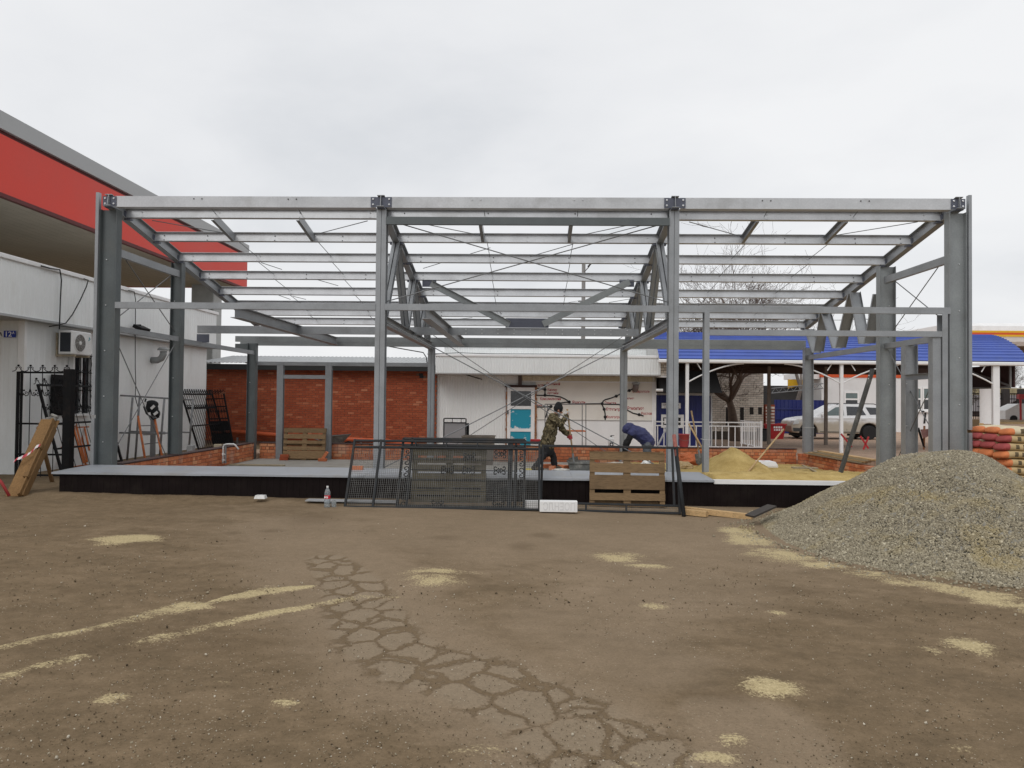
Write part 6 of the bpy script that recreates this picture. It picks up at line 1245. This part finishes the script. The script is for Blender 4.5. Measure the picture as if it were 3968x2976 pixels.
ZZ = gz(XX, np.minimum(YY, -1.0))-.05+HH+.012*rng.standard_normal(HH.shape)*(HH > .02)
t = NT('gravel_base'); n_ = t.noise(38, None, 4, .7); t.bump(n_, .8, .03); GRB = t.fin(t.ramp(n_, (.3, (.15, .14, .115)), (.7, (.38, .36, .31))), .95, 0, .1)
ii = np.arange(XX.size).reshape(XX.shape); keep = (HH > .0); FF = np.stack([ii[:-1, :-1], ii[:-1, 1:], ii[1:, 1:], ii[1:, :-1]], -1).reshape(-1, 4); kf = keep.ravel()[FF].any(1); FF = FF[kf]
gr = thing('gravel_heap', 'large heap of grey crushed stone on the right in front of the frame', 'gravel heap', (*GC, 0))
o = bpy.data.objects.new('mound', np_mesh('mound', np.stack([XX-GC[0], YY-GC[1], ZZ], -1).reshape(-1, 3), FF, GRB, True)); col.objects.link(o); o.parent = gr
def stones(name, P, size, cols, parent, off, flat=.7):
    n = len(P); base = np.array([(i, j, k) for i in (-1, 1) for j in (-1, 1) for k in (-1, 1)], float)
    V = base[None]*(.5+.5*rng.random((n, 8, 3)))*(size[:, None, None]*np.array([1, .8, flat])[None, None]*(.7+.6*rng.random((n, 1, 3))))/1.6
    q = rng.standard_normal((n, 4)); q /= np.linalg.norm(q, axis=1)[:, None]; w_, x_, y_, z_ = q.T
    Rm = np.stack([1-2*(y_*y_+z_*z_), 2*(x_*y_-z_*w_), 2*(x_*z_+y_*w_), 2*(x_*y_+z_*w_), 1-2*(x_*x_+z_*z_), 2*(y_*z_-x_*w_), 2*(x_*z_-y_*w_), 2*(y_*z_+x_*w_), 1-2*(x_*x_+y_*y_)], -1).reshape(n, 3, 3)
    V = np.einsum('nij,nkj->nki', Rm, V)+P[:, None]-np.array(off)[None, None]
    fc = np.array([(0, 1, 3, 2), (4, 6, 7, 5), (0, 4, 5, 1), (2, 3, 7, 6), (0, 2, 6, 4), (1, 5, 7, 3)]); Fs = (fc[None]+8*np.arange(n)[:, None, None]).reshape(-1, 4)
    me_ = np_mesh(name, V.reshape(-1, 3), Fs, cols); fattr(me_, 'tone', np.repeat(rng.random(n), 8)); o_ = bpy.data.objects.new(name, me_); col.objects.link(o_); o_['kind'] = 'stuff'
    if parent: o_.parent = parent
    else: o_.location = off
    return o_
t = NT('crushed_stone'); a_ = t.attr('tone')['Fac']; k = t.ramp(a_, (0, lin(112, 105, 90, 1.15)), (.3, lin(130, 122, 104, 1.2)), (.7, lin(144, 136, 117, 1.2)), (.93, lin(156, 148, 128, 1.2)), (1, lin(184, 176, 155, 1.2)))
k = t.mix(t.math('MULTIPLY', t.step(t.noise(1.1, None, 4, .6), .50, .68), .55), k, lin(150, 134, 92, 1.3)); STONE = t.fin(t.mix(.22, k, t.ramp(t.noise(70, None, 3, .6), (.3, (.7, .7, .7)), (.7, (1.25, 1.25, 1.25))), 'MULTIPLY'), .9, 0, .2)
cand = np.column_stack([rng.uniform(3.0, 10.4, 260000), rng.uniform(-7.5, -.2, 260000)]); hc = grav_h(cand[:, 0], cand[:, 1])
# leave out the far side of the heap, which nothing in view looks onto
ahead = (cand[:, 1] < -2.2) | (hc > .6); kp = (hc > .015) & ahead; cand, hc = cand[kp][:100000], hc[kp][:100000]
zc_ = gz(cand[:, 0], np.minimum(cand[:, 1], -1))-.045+hc
stones('gravel_stones', np.column_stack([cand, zc_+.006]), rng.uniform(.011, .024, len(cand))*np.where(rng.random(len(cand)) < .06, 1.6, 1)*np.where(hc < .25, 1.25, 1), STONE, gr, (*GC, 0))
th = rng.uniform(0, 2*math.pi, 1600); rr2 = 2.6-.65*np.cos(th)-.78*np.sin(th)-.25*np.cos(2*th)+np.abs(rng.normal(0, .25, 1600)); e_ = np.column_stack([GC[0]+rr2*np.cos(th), GC[1]+rr2*np.sin(th)]); e_ = e_[e_[:, 1] < -1.5]
stones('stray_gravel', np.column_stack([e_, gz(e_[:, 0], e_[:, 1])+.012]), rng.uniform(.012, .03, len(e_)), STONE, None, (6.95, -5, 0))
# pebbles and clods on the ground
t = NT('pebbles'); a_ = t.attr('tone')['Fac']; PEB = t.fin(t.ramp(a_, (0, lin(68, 59, 47)), (.22, lin(98, 85, 67)), (.55, lin(132, 118, 94)), (.8, lin(158, 147, 126)), (1, lin(204, 196, 180))), .9, 0, .15)
n = 11000; u = rng.uniform(-60, 4030, n); v = 1990+1000*rng.random(n)**.8; pts = np.array([tuple(PX(a, b, Z=.03)) for a, b in zip(u, v)]); pts[:, 2] = gz(pts[:, 0], pts[:, 1])+.004; pts = pts[grav_h(pts[:, 0], pts[:, 1]) < .01]
stones('ground_pebbles', pts, rng.uniform(.003, .010, len(pts))*np.where(rng.random(len(pts)) < .07, 2.0, 1)*np.where(pts[:, 1] > -8, 1.3, .85), PEB, None, (0, -6, 0), .5)
for o in col.objects:
    if o.name.startswith('stray_gravel'): tag(o, 'stray crushed stone scattered round the foot of the heap', 'gravel')
    if o.name.startswith('ground_pebbles'): tag(o, 'small pebbles and clods scattered over the dirt ground', 'pebbles')

# ================================================================ PEOPLE
def blend_body(name, caps, vox, mt, parent, it=6, fold=0.0):
    """tapered limbs fused into one continuous skin"""
    m_ = MB()
    for c in caps:
        A, B, ra, rb = Vector(c[0]), Vector(c[1]), c[2], c[3]; fl = c[4] if len(c) > 4 else None; k0 = len(m_.v)
        n_ = 7
        d = (B-A); L_ = d.length
        pts = []; rs = []
        dn = d.normalized() if L_ > 1e-6 else Vector((0, 0, 1))
        for a in np.linspace(-90, 0, 5)[:-1]: pts.append(A+dn*ra*math.sin(R(a))); rs.append(max(.001, ra*math.cos(R(a))))
        for f in (0, .33, .66, 1): pts.append(A+d*f); rs.append(ra+(rb-ra)*f)
        for a in np.linspace(0, 90, 5)[1:]: pts.append(B+dn*rb*math.sin(R(a))); rs.append(max(.001, rb*math.cos(R(a))))
        m_.tube(pts, rs, 12)
        if fl:
            ax, k = Vector(fl[0]).normalized(), fl[1]; mid = (A+B)/2
            for i in range(k0, len(m_.v)):
                p = Vector(m_.v[i]); t_ = (p-A).dot(dn); s_ = (p-(A+dn*t_)).dot(ax); m_.v[i] = tuple(p+ax*s_*(k-1))
    me_ = bpy.data.meshes.new(name); off = root_loc(parent); me_.from_pydata([tuple(Vector(p)-off) for p in m_.v], [], m_.f)
    tmp = bpy.data.objects.new(name, me_); col.objects.link(tmp)
    r_ = tmp.modifiers.new('r', 'REMESH'); r_.mode = 'VOXEL'; r_.voxel_size = vox; r_.use_smooth_shade = True
    s_ = tmp.modifiers.new('s', 'SMOOTH'); s_.iterations = it; s_.factor = .5
    dg = bpy.context.evaluated_depsgraph_get(); out = bpy.data.meshes.new_from_object(tmp.evaluated_get(dg)); bpy.data.objects.remove(tmp)
    if fold:
        out.update(); nr = [v.normal.copy() for v in out.vertices]
        for v_, n_2 in zip(out.vertices, nr): q_ = v_.co+off; v_.co += n_2*fold*mnoise.fractal(Vector((q_.x*9, q_.y*9, q_.z*15)), 1.0, 2.0, 3)
    out.materials.clear(); out.materials.append(mt); o = bpy.data.objects.new(name, out); col.objects.link(o); o.parent = parent; return o
def grip(C, d, wr, r=.02, s=1.0):
    """hand closed round a handle: C on the handle axis, d handle direction, wr towards the wrist"""
    C, d = Vector(C), Vector(d).normalized(); w_ = Vector(wr); w_ = (w_-d*w_.dot(d)).normalized(); o_ = d.cross(w_); caps = []
    caps.append((C+w_*.035*s-d*.03*s, C+w_*.035*s+d*.03*s, .024*s, .022*s)); caps.append((C+w_*.035*s, C+w_*.085*s, .026*s, .024*s))
    for i, ln in enumerate((205, 225, 215, 185)):
        b_ = C+d*(i-1.5)*.019*s; pts = [b_+(w_*math.cos(R(a))+o_*math.sin(R(a)))*(r+.010*s) for a in (10, 70, 130, ln)]
        for p, q in zip(pts, pts[1:]): caps.append((p, q, .0095*s, .0088*s))
    pts = [C+w_*.04*s-d*.035*s, C-o_*(r+.012*s)+w_*.01-d*.022*s, C-w_*(r+.006*s)-o_*.012-d*.008*s]
    for p, q in zip(pts, pts[1:]): caps.append((p, q, .011*s, .0095*s))
    return caps
SKIN = mat('skin', (.40, .20, .13, 1), .6, 0, .08, 12, 60)
t = NT('camouflage'); p_ = t.pos(); a1, a2, a3 = t.noise(13, p_, 4, .6), t.noise(19, t.pos((1.2, 1.1, .8)), 4, .6), t.noise(30, p_, 3, .6)
k = t.mix(t.step(a1, .49, .52), (.075, .06, .035, 1), (.16, .13, .075, 1)); k = t.mix(t.step(a2, .55, .57), k, (.032, .027, .018, 1)); k = t.mix(t.step(a3, .60, .63), k, (.27, .235, .15, 1)); t.bump(t.noise(16, None, 3, .5), .5, .02); CAMO = t.fin(k, .9, 0, .1)
BLKC = mat('black_cloth', (.012, .012, .013, 1), .9, 0, .3, 10, 60, bump=.4); DKT = mat('dark_trousers', (.016, .016, .018, 1), .9, 0, .3, 9, 50, dirt=(.06, .05, .04, 1), dirt_amt=.4, bump=.5); BOOT = mat('muddy_boot', (.07, .052, .035, 1), .85, 0, .3, 14, 60, dirt=(.2, .16, .1, 1), dirt_amt=.5, bump=.4)
HAIRG = mat('grey_beard', (.42, .40, .38, 1), .9, 0, .2, 30, 90, bump=.5); GLW = mat('white_glove', (.52, .50, .47, 1), .9, 0, .15, 14, 60); GLR = mat('red_glove', (.35, .04, .05, 1), .8, 0, .2, 14, 60)
YM = .85; Pm = lambda u, v, dy=0.0: PX(u, v, YM+dy)
hip = Pm(2119, 1722); chest = Pm(2132, 1668); shc = Pm(2143, 1622); neck = Pm(2152, 1607); head = Pm(2164, 1589)
per = thing('person', 'worker in camouflage jacket and black knitted cap leaning over a shovel', 'person', Pm(2110, 1824))
rs, re, rh = Pm(2141, 1620, -.17), Pm(2176, 1642, -.20), Pm(2199, 1601, -.06); ls, le, lh = Pm(2158, 1627, .16), Pm(2182, 1667, .16), Pm(2213, 1693, .02)
rk, ra_ = Pm(2106, 1768, -.12), Pm(2073, 1810, -.14); lk, la = Pm(2144, 1770, .10), Pm(2149, 1808, .10)
hr, hl = hip+Vector((0, -.09, -.03)), hip+Vector((.01, .09, -.03))
facing = Vector((.93, 0, -.36)); upv = Vector((.36, 0, .93))
blend_body('body', [(hip, chest, .10, .11, ((0, 1, 0), 1.3)), (chest, shc, .11, .10, ((0, 1, 0), 1.4)), (shc, neck, .06, .05), (neck, head, .05, .055), (head, head+upv*.03, .082, .085), (head+facing*.045-upv*.05, head+facing*.06-upv*.045, .045, .03),
    (head+facing*.085+upv*-.005, head+facing*.105-upv*.025, .010, .014), (head+Vector((0, -.08, -.0)), head+Vector((0, -.088, -.02)), .02, .014), (head+Vector((0, .08, 0)), head+Vector((0, .088, -.02)), .02, .014),
    (rs, re, .05, .042), (re, rh, .038, .028), (ls, le, .05, .042), (le, lh, .038, .028), (hr, rk, .075, .055), (rk, ra_, .052, .035), (hl, lk, .075, .055), (lk, la, .052, .035)], .011, SKIN, per, 5)
blend_body('jacket', [(hip+Vector((0, 0, -.02)), chest, .155, .15, ((0, 1, 0), 1.22)), (chest, shc, .15, .125, ((0, 1, 0), 1.35)), (shc, neck-upv*.02, .085, .07), (rs, re, .082, .066), (re, re.lerp(rh, .80), .066, .052), (ls, le, .082, .066), (le, le.lerp(lh, .84), .066, .050), (hip+Vector((-.02, 0, -.06)), hip+Vector((.02, 0, -.03)), .15, .15, ((0, 1, 0), 1.2))], .013, CAMO, per, 4, .022)
blend_body('jersey_hem', [(hip+Vector((-.02, -.03, -.13)), hip+Vector((.02, .03, -.11)), .15, .145, ((0, 1, 0), 1.15))], .014, BLKC, per, 5)
blend_body('trousers', [(hip+Vector((0, 0, -.08)), hip+Vector((0, 0, -.14)), .135, .13, ((0, 1, 0), 1.2)), (hr, rk, .095, .074), (rk, ra_, .073, .062), (hl, lk, .095, .074), (lk, la, .073, .062)], .013, DKT, per, 5, .018)
for q, dr_ in ((ra_, -1), (la, 1)):
    g_ = .425; f0 = Vector((q.x, q.y, g_)); blend_body('boot', [(q+Vector((0, 0, .0)), f0+Vector((0, 0, .055)), .055, .052), (f0+Vector((-.035, 0, .045)), f0+Vector((.15, -.02, .035)), .048, .038, ((0, 0, 1), .85)), (f0+Vector((-.03, 0, .012)), f0+Vector((.16, -.02, .012)), .035, .03, ((0, 0, 1), .4))], .010, BOOT, per, 3)
blend_body('cap', [(head+upv*.045-facing*.012, head+upv*.10-facing*.035, .098, .078), (head+upv*.03-facing*.025, head+upv*.02-facing*.01, .096, .095)], .010, BLKC, per, 3)
blend_body('beard', [(head+facing*.05-upv*.075, head+facing*.06-upv*.12, .045, .022), (head+facing*.02-upv*.06+Vector((0, -.05, 0)), head+facing*.05-upv*.09, .028, .03), (head+facing*.02-upv*.06+Vector((0, .05, 0)), head+facing*.05-upv*.09, .028, .03)], .008, HAIRG, per, 2)
for s_ in (-1, 1): MB().ball(head+facing*.083+upv*.018+Vector((0, s_*.03, 0)), .009, 6).build('eye', BLKC, per)
MB().tube([head+facing*.098-upv*.052+Vector((0, -.025, 0)), head+facing*.104-upv*.053, head+facing*.098-upv*.052+Vector((0, .025, 0))], .005, 5).build('mouth', mat('lip', (.28, .09, .07, 1)), per)
sh_b, sh_t = Pm(2227, 1818, .0), Pm(2198, 1585, -.04); ax = (sh_t-sh_b).normalized()
def on_axis(q): return sh_b+ax*((q-sh_b).dot(ax))
hc1, hc2 = on_axis(rh), on_axis(lh)
blend_body('glove', grip(hc1, ax, re-hc1, .019, 1.12), .006, GLW, per, 1); blend_body('glove', grip(hc2, ax, le-hc2, .019, 1.12), .006, GLR, per, 1)
shovel('muddy shovel held by the camouflaged worker in the mortar trough', sh_b, sh_t, True, bl=.26)

NAVY = mat('navy_quilted_jacket', (.035, .04, .12, 1), .6, 0, .15, 6, 40, bump=.3); JEAN = mat('grey_jeans', (.11, .12, .135, 1), .9, 0, .2, 12, 70, bump=.3)
YN = 2.15; Pn = lambda u, v, dy=0.0: PX(u, v, YN+dy)
p2 = thing('person', 'worker in navy quilted jacket with hood up bending low behind the right pallet', 'person', (Pn(2500, 1800).x, YN, -.02))
hip = Pn(2508, 1708); mid_ = Pn(2485, 1683); shc = Pn(2455, 1672); head = Pn(2434, 1661); ss_ = {}
nrs, nre, nrh = Pn(2447, 1680, -.19), Pn(2424, 1722, -.22), Pn(2416, 1768, -.16); nls, nle, nlh = Pn(2447, 1680, .19), Pn(2428, 1724, .22), Pn(2420, 1768, .16)
hr, hl = hip+Vector((0, -.1, -.02)), hip+Vector((0, .1, -.02)); kr, kl = Vector((hip.x-.06, YN-.13, .46)), Vector((hip.x+.02, YN+.13, .46)); fr_, fl2 = Vector((hip.x+.02, YN-.14, .07)), Vector((hip.x+.1, YN+.14, .07))
blend_body('body', [(hip, mid_, .11, .11, ((0, 1, 0), 1.25)), (mid_, shc, .11, .1, ((0, 1, 0), 1.4)), (shc, head, .055, .05), (head, head+Vector((-.03, 0, -.02)), .085, .08), (nrs, nre, .05, .04), (nre, nrh, .038, .03), (nls, nle, .05, .04), (nle, nlh, .038, .03), (hr, kr, .075, .055), (kr, fr_, .05, .036), (hl, kl, .075, .055), (kl, fl2, .05, .036),
    (nrh, nrh+Vector((-.02, 0, -.06)), .03, .026), (nlh, nlh+Vector((-.02, 0, -.06)), .03, .026)]+[(h_+Vector((-.02, dy_, -.06)), h_+Vector((-.035, dy_*1.2, -.13)), .010, .008) for h_ in (nrh, nlh) for dy_ in (-.024, -.008, .008, .024)]+[(h_+Vector((.0, -.02, -.03)), h_+Vector((.015, -.045, -.08)), .011, .009) for h_ in (nrh, nlh)], .010, SKIN, p2, 4)
# quilted jacket: padded rings along the trunk
rings = []
for k in range(9):
    f = k/8; c_2 = hip.lerp(mid_, f*2) if f < .5 else mid_.lerp(shc, f*2-1); ax_ = (shc-hip).normalized()
    rings.append((c_2-ax_*.008, c_2+ax_*.008, .166-.012*abs(f-.4), .166-.012*abs(f-.4), ((0, 1, 0), 1.25)))
blend_body('jacket', [(hip+Vector((.03, 0, -.03)), mid_, .15, .15, ((0, 1, 0), 1.25)), (mid_, shc, .15, .135, ((0, 1, 0), 1.35)), (shc, shc.lerp(head, .5), .11, .11), (nrs+Vector((.04, .04, .02)), nrs, .10, .09), (nls+Vector((.04, -.04, .02)), nls, .10, .09)]+rings, .012, NAVY, p2, 1, .012)
blend_body('hood', [(head+Vector((.03, 0, .02)), head+Vector((-.025, 0, -.01)), .128, .118), (shc.lerp(head, .4)+Vector((0, 0, .02)), head+Vector((.05, 0, .01)), .12, .12)], .012, NAVY, p2, 3, .014)
blend_body('sleeves', [(nrs, nre, .078, .066), (nre, nre.lerp(nrh, .9), .064, .05), (nls, nle, .078, .066), (nle, nle.lerp(nlh, .9), .064, .05), (nrs, nls, .07, .07)], .013, BLKC, p2, 4, .016)
blend_body('trousers', [(hip+Vector((.02, 0, -.06)), hip+Vector((.0, 0, -.1)), .15, .14, ((0, 1, 0), 1.2)), (hr, kr, .10, .08), (kr, fr_, .078, .066), (hl, kl, .10, .08), (kl, fl2, .078, .066)], .013, JEAN, p2, 5, .018)
for q in (fr_, fl2): blend_body('boot', [(q, Vector((q.x, q.y, .03)), .055, .05), (Vector((q.x+.03, q.y, .03)), Vector((q.x-.16, q.y, .02)), .048, .038, ((0, 0, 1), .9))], .012, BOOT, p2, 3)

# ================================================================ PARKED CAR
t = NT('dusty_white_car_paint'); g_ = t.n('SeparateXYZ'); t.l(t.n('NewGeometry').outputs['Position'], g_.inputs[0]); nn_ = t.noise(3, None, 5, .6)
dk = t.step(t.math('ADD', t.math('MULTIPLY', g_.outputs[2], -1.0), t.math('MULTIPLY', nn_, .35)), -.92, -.62); CARP = t.fin(t.mix(t.math('MULTIPLY', dk, .85), (.74, .75, .76, 1), (.40, .34, .25, 1)), t.math('ADD', t.math('MULTIPLY', dk, .5), .25), 0, .5)
YC = 21.2; x0 = PX(3066, 1650, YC).x; gz0 = .1; CLn = 4.8; kx = CLn/4.5; kz = 1.07
suv = thing('parked_car', 'dusty white off-road car parked behind the frame, facing left', 'car', (x0+2.2, YC+.85, gz0))
def CX_(p): return (x0+p[0]*kx, gz0+p[1]*kz)
def arch(cx_, r, n=9): return [(cx_+r*math.cos(a), .34+r*math.sin(a)) for a in np.linspace(math.pi*.97, .03*math.pi, n)]
wf_, wr_ = .80, 3.55
low = [(.06, .36)]+[(.10, .30)]+[(wf_-.42, .27)]+arch(wf_, .42)+[(wf_+.42, .27), (wr_-.43, .27)]+arch(wr_, .42)+[(wr_+.42, .30), (4.40, .36), (4.47, .62), (4.45, 1.02), (1.20, 1.04), (.75, 1.0), (.30, .92), (.12, .82), (.03, .60)]
pts = [CX_(p) for p in low]; y0_, y1_ = YC, YC+1.75; n = len(pts)
m = MB().add([(a, y0_+(.06 if i in (0, 1, n-1, n-2) else 0), b) for i, (a, b) in enumerate(pts)]+[(a, y1_, b) for a, b in pts], [tuple(range(n-1, -1, -1)), tuple(range(n, 2*n))]+[(i, (i+1) % n, n+(i+1) % n, n+i) for i in range(n)])
o = m.build('body', CARP, suv); bv = o.modifiers.new('b', 'BEVEL'); bv.width = .05; bv.segments = 3; bv.limit_method = 'ANGLE'; bv.angle_limit = R(35)
gh = [(1.12, 1.03), (2.02, 1.52), (2.35, 1.585), (3.2, 1.60), (4.0, 1.55), (4.22, 1.48), (4.46, 1.0)]; m = MB(); V = []
for s_ in (0, 1):
    for a, b in gh: ins = .02+.33*max(0, b-1.0); X_, Z_ = CX_((a, b)); V.append((X_, y0_+ins if s_ == 0 else y1_-ins, Z_))
k = len(gh); m.add(V, [tuple(range(k)), tuple(range(2*k-1, k-1, -1))]+[(i, i+1, k+i+1, k+i) for i in range(k-1)]); o = m.build('cabin', CARP, suv); bv = o.modifiers.new('b', 'BEVEL'); bv.width = .03; bv.segments = 2
def sidepan(name, poly, mt, off=.006):
    V = []
    for a, b in poly: X_, Z_ = CX_((a, b)); V.append((X_, y0_+.02+.33*max(0, b-1.0)-off if b > 1.0 else y0_-off, Z_))
    return MB().add(V+[(x, y+.004, z) for x, y, z in V], [tuple(range(len(V))), tuple(range(2*len(V)-1, len(V)-1, -1))]).build(name, mt, suv)
sidepan('front_side_window', [(1.42, 1.08), (2.08, 1.47), (2.42, 1.50), (2.42, 1.10)], GLASSG); sidepan('rear_side_window', [(2.55, 1.10), (2.57, 1.51), (3.22, 1.50), (3.42, 1.12)], GLASS); sidepan('quarter_window', [(3.60, 1.14), (3.44, 1.48), (4.02, 1.46), (4.16, 1.16)], GLASS)
sidepan('side_moulding', [(1.30, .33), (1.30, .36), (3.1, .36), (3.1, .33)], DKGREY, .014); sidepan('bumper_insert', [(.10, .36), (.07, .52), (.42, .50), (.46, .36)], DKGREY, .012)
X_, Z_ = CX_((.20, .76)); MB().add([(X_-.12, y0_+.005, Z_-.1), (X_+.16, y0_-.012, Z_-.06), (X_+.16, y0_-.012, Z_+.10), (X_-.06, y0_+.01, Z_+.08), (X_-.16, y0_+.35, Z_-.08), (X_-.10, y0_+.35, Z_+.08)], [(0, 1, 2, 3), (4, 0, 3, 5)]).build('headlight', mat('lamp_glass', (.55, .57, .58, 1), .15, 0, .1, spec=.8), suv)
for a in (2.52, 3.50): X_, Z_ = CX_((a, .9)); sidepan('door_seam', [(a-.006, .40), (a-.006, 1.02), (a+.006, 1.02), (a+.006, .40)], BLACK, .004)
for a in (2.22, 3.28): X_, Z_ = CX_((a, .93)); MB().box((X_, y0_-.02, Z_), (.22, .03, .035), b=.01).build('door_handle', PVC, suv)
X_, Z_ = CX_((1.36, 1.10)); MB().box((X_, y0_-.13, Z_), (.10, .2, .15), b=.03).build('mirror', mat('white_mirror', (.7, .7, .7, 1), .4), suv)
for sy_ in (y0_+.26, y1_-.26): a, b = CX_((2.15, 1.58)), CX_((4.0, 1.60)); MB().tube([(a[0], sy_, a[1]), (a[0]+.12, sy_, a[1]+.07), (b[0]-.15, sy_, b[1]+.04), (b[0], sy_, b[1]-.02)], .022, 6).build('roof_rail', DKGREY, suv)
for wx in (wf_, wr_):
    for yy in (y0_+.10, y1_-.10):
        X_, Z_ = CX_((wx, .34)); wl = MB().lathe([(.20, -.10), (.31, -.10), (.34, -.07), (.34, .07), (.31, .10), (.20, .10)], (X_, yy, gz0+.34), 22, Matrix.Rotation(R(90), 3, 'X')).build('wheel', RUBBER, suv)
        MB().lathe([(.205, -.085), (.205, .085), (.03, .095)], (X_, yy, gz0+.34), 18, Matrix.Rotation(R(90), 3, 'X')).build('rim', mat('alloy', (.35, .36, .37, 1), .4, .5), wl)
    X_, Z_ = CX_((wx, .34)); MB().mm(X_-.40, X_+.40, y0_+.12, y1_-.12, gz0+.12, gz0+.70).build('wheel_well', RUBBER, suv)

# ================================================================ TREES, POLE, WIRES
def bare_tree(label, base, H, spread, seed, mt, tr_r=.2, fork=.28, nmain=6, density=1.0):
    rr_ = random.Random(seed); base = Vector(base); o = thing('bare_tree', label, 'tree', base); tk, cr_ = MB(), MB()
    def rv(): return Vector((rr_.gauss(0, 1), rr_.gauss(0, 1), rr_.gauss(0, 1)))
    def grow(p, d, L_, r, lev, mb):
        n_ = 4 if lev < 3 else 3; pts = [p]; rs_ = [r]
        for k in range(n_):
            d = (d+rv()*(.11+.05*lev)+Vector((0, 0, .05 if lev < 3 else .09))).normalized(); p = p+d*L_/n_; pts.append(p); rs_.append(max(.006, r*(1-.55*(k+1)/n_)))
        mb.tube(pts, rs_, (7, 5, 4, 3, 3, 3)[lev], cap=False)
        if lev >= 5: return
        nc = (0, 5, 5, 5, 4)[lev] if lev else nmain
        nc = max(2, int(round(nc*density))) if lev else nc
        for k in range(nc):
            f = (.35+.65*(k+rr_.random())/nc) if lev else 1.0; i = min(n_-1, int(f*n_)); q = pts[i].lerp(pts[i+1], f*n_-i if f < 1 else 1)
            ang = (.55 if lev else spread)*rr_.uniform(.6, 1.35); side = rv(); side = (side-d*side.dot(d)).normalized(); dd = (d*math.cos(ang)+side*math.sin(ang)).normalized(); dd.z = max(dd.z, -.15 if lev > 1 else .2); dd.normalize()
            grow(q, dd, L_*rr_.uniform(.55, .78) if lev else H*rr_.uniform(.32, .42), max(.004, rs_[i]*rr_.uniform(.45, .65)), lev+1, cr_ if lev >= 1 else tk)
    grow(base, Vector((0.03, 0, 1)), H*fork, tr_r, 0, tk)
    tk.build('trunk', mt, o, smooth=True); cr_.build('crown', mt, o); return o
BARK = mat('grey_brown_bark', (.16, .135, .12, 1), .9, 0, .2, 6, 40, bump=.5); BARKR = mat('reddish_bark', (.115, .08, .06, 1), .9, 0, .2, 6, 40, bump=.5)
b0 = PX(2848, 1680, 18.9); bare_tree('bare tree with reddish twigs in front of the white brick building', (b0.x, 18.9, .05), 7.2, .8, 11, BARKR, .32, .26, 9)
b0 = PX(2780, 1600, 27); bare_tree('tall bare tree rising behind the blue shelter, left crown', (b0.x, 27, 0), 11.0, .5, 21, BARK, .24, .28, 6, .66)
b0 = PX(2960, 1600, 26); bare_tree('tall bare tree rising behind the blue shelter, middle crown', (b0.x, 26, 0), 10.9, .5, 5, BARK, .24, .28, 6, .66)
b0 = PX(3075, 1600, 29); bare_tree('tall bare tree rising behind the blue shelter, right crown', (b0.x, 29, 0), 9.8, .5, 31, BARK, .22, .28, 5, .62)
b0 = PX(3890, 1600, 120); bare_tree('far bare tree behind the houses at the right edge', (b0.x, 120, 0), 9.5, .6, 8, BARK, .3, .28, 6)
b0 = PX(3762, 1600, 60); bare_tree('small bare tree glimpsed under the end of the shelter', (b0.x, 60, 0), 4.6, .6, 9, BARK, .12, .3, 5, .7)
q = PX(2258, 1500, 32); lpz = PX(2258, 1024, 32).z
po = thing('street_lamp', 'grey concrete lamp pole with bracket lamp behind the middle of the frame', 'lamp post', (q.x, 32, 0))
MB().tube([(q.x, 32, 0), (q.x, 32, lpz)], [.16, .12], 10).build('pole', mat('concrete_pole', (.26, .255, .25, 1), .85, 0, .1), po); MB().tube([(q.x, 31.9, lpz-.55), (q.x+.30, 31.5, lpz-.25), (q.x+.42, 31.4, lpz-.05)], .03, 6).build('arm', PIPEG, po)
MB().box((q.x+.36, 31.45, lpz-.12), (.40, .16, .10), Matrix.Rotation(-.8, 3, 'Y'), .03).build('lamp_head', DKGREY, po); MB().mm(q.x-.35, q.x+.35, 31.85, 31.9, lpz-2.45, lpz-2.38).build('crossarm', PIPEG, po)
for i, (A, B, lb) in enumerate((((q.x, 32, lpz-2.3), (q.x-16, 44, 8.8), 'thin wire running left from the lamp pole'), ((q.x, 32, lpz-2.3), (q.x+14, 21, 6.0), 'thin wire running right from the lamp pole'), (PX(4000, 1435, 60), PX(3300, 1425, 75), 'thin overhead wire crossing behind the shelter end'))): cable(lb, sag(A, B, .5), .012, 'overhead_wire', 'wire')
cable('black cable from the far canopy to the shelter gutter', [PX(3825, 1317, 40), PX(3880, 1328, 42), PX(3938, 1337, 44)], .035); cable('black cable running off the end of the shelter gutter', sag(PX(3946, 1410, 11.9), PX(4040, 1424, 13), .05), .012)
ant = thing('antenna_mast', 'thin antenna mast above the far house roof at right', 'mast', PX(3954, 1540, 112)); q = PX(3954, 1500, 112); q2 = PX(3954, 1494, 112); MB().tube([PX(3954, 1545, 112), q2], .10, 5).build('pole', PIPEG, ant)
for v in (1500, 1506): a = PX(3949, v, 112); b = PX(3960, v, 112); MB().tube([a, b], .08, 4).build('crossarm', PIPEG, ant)
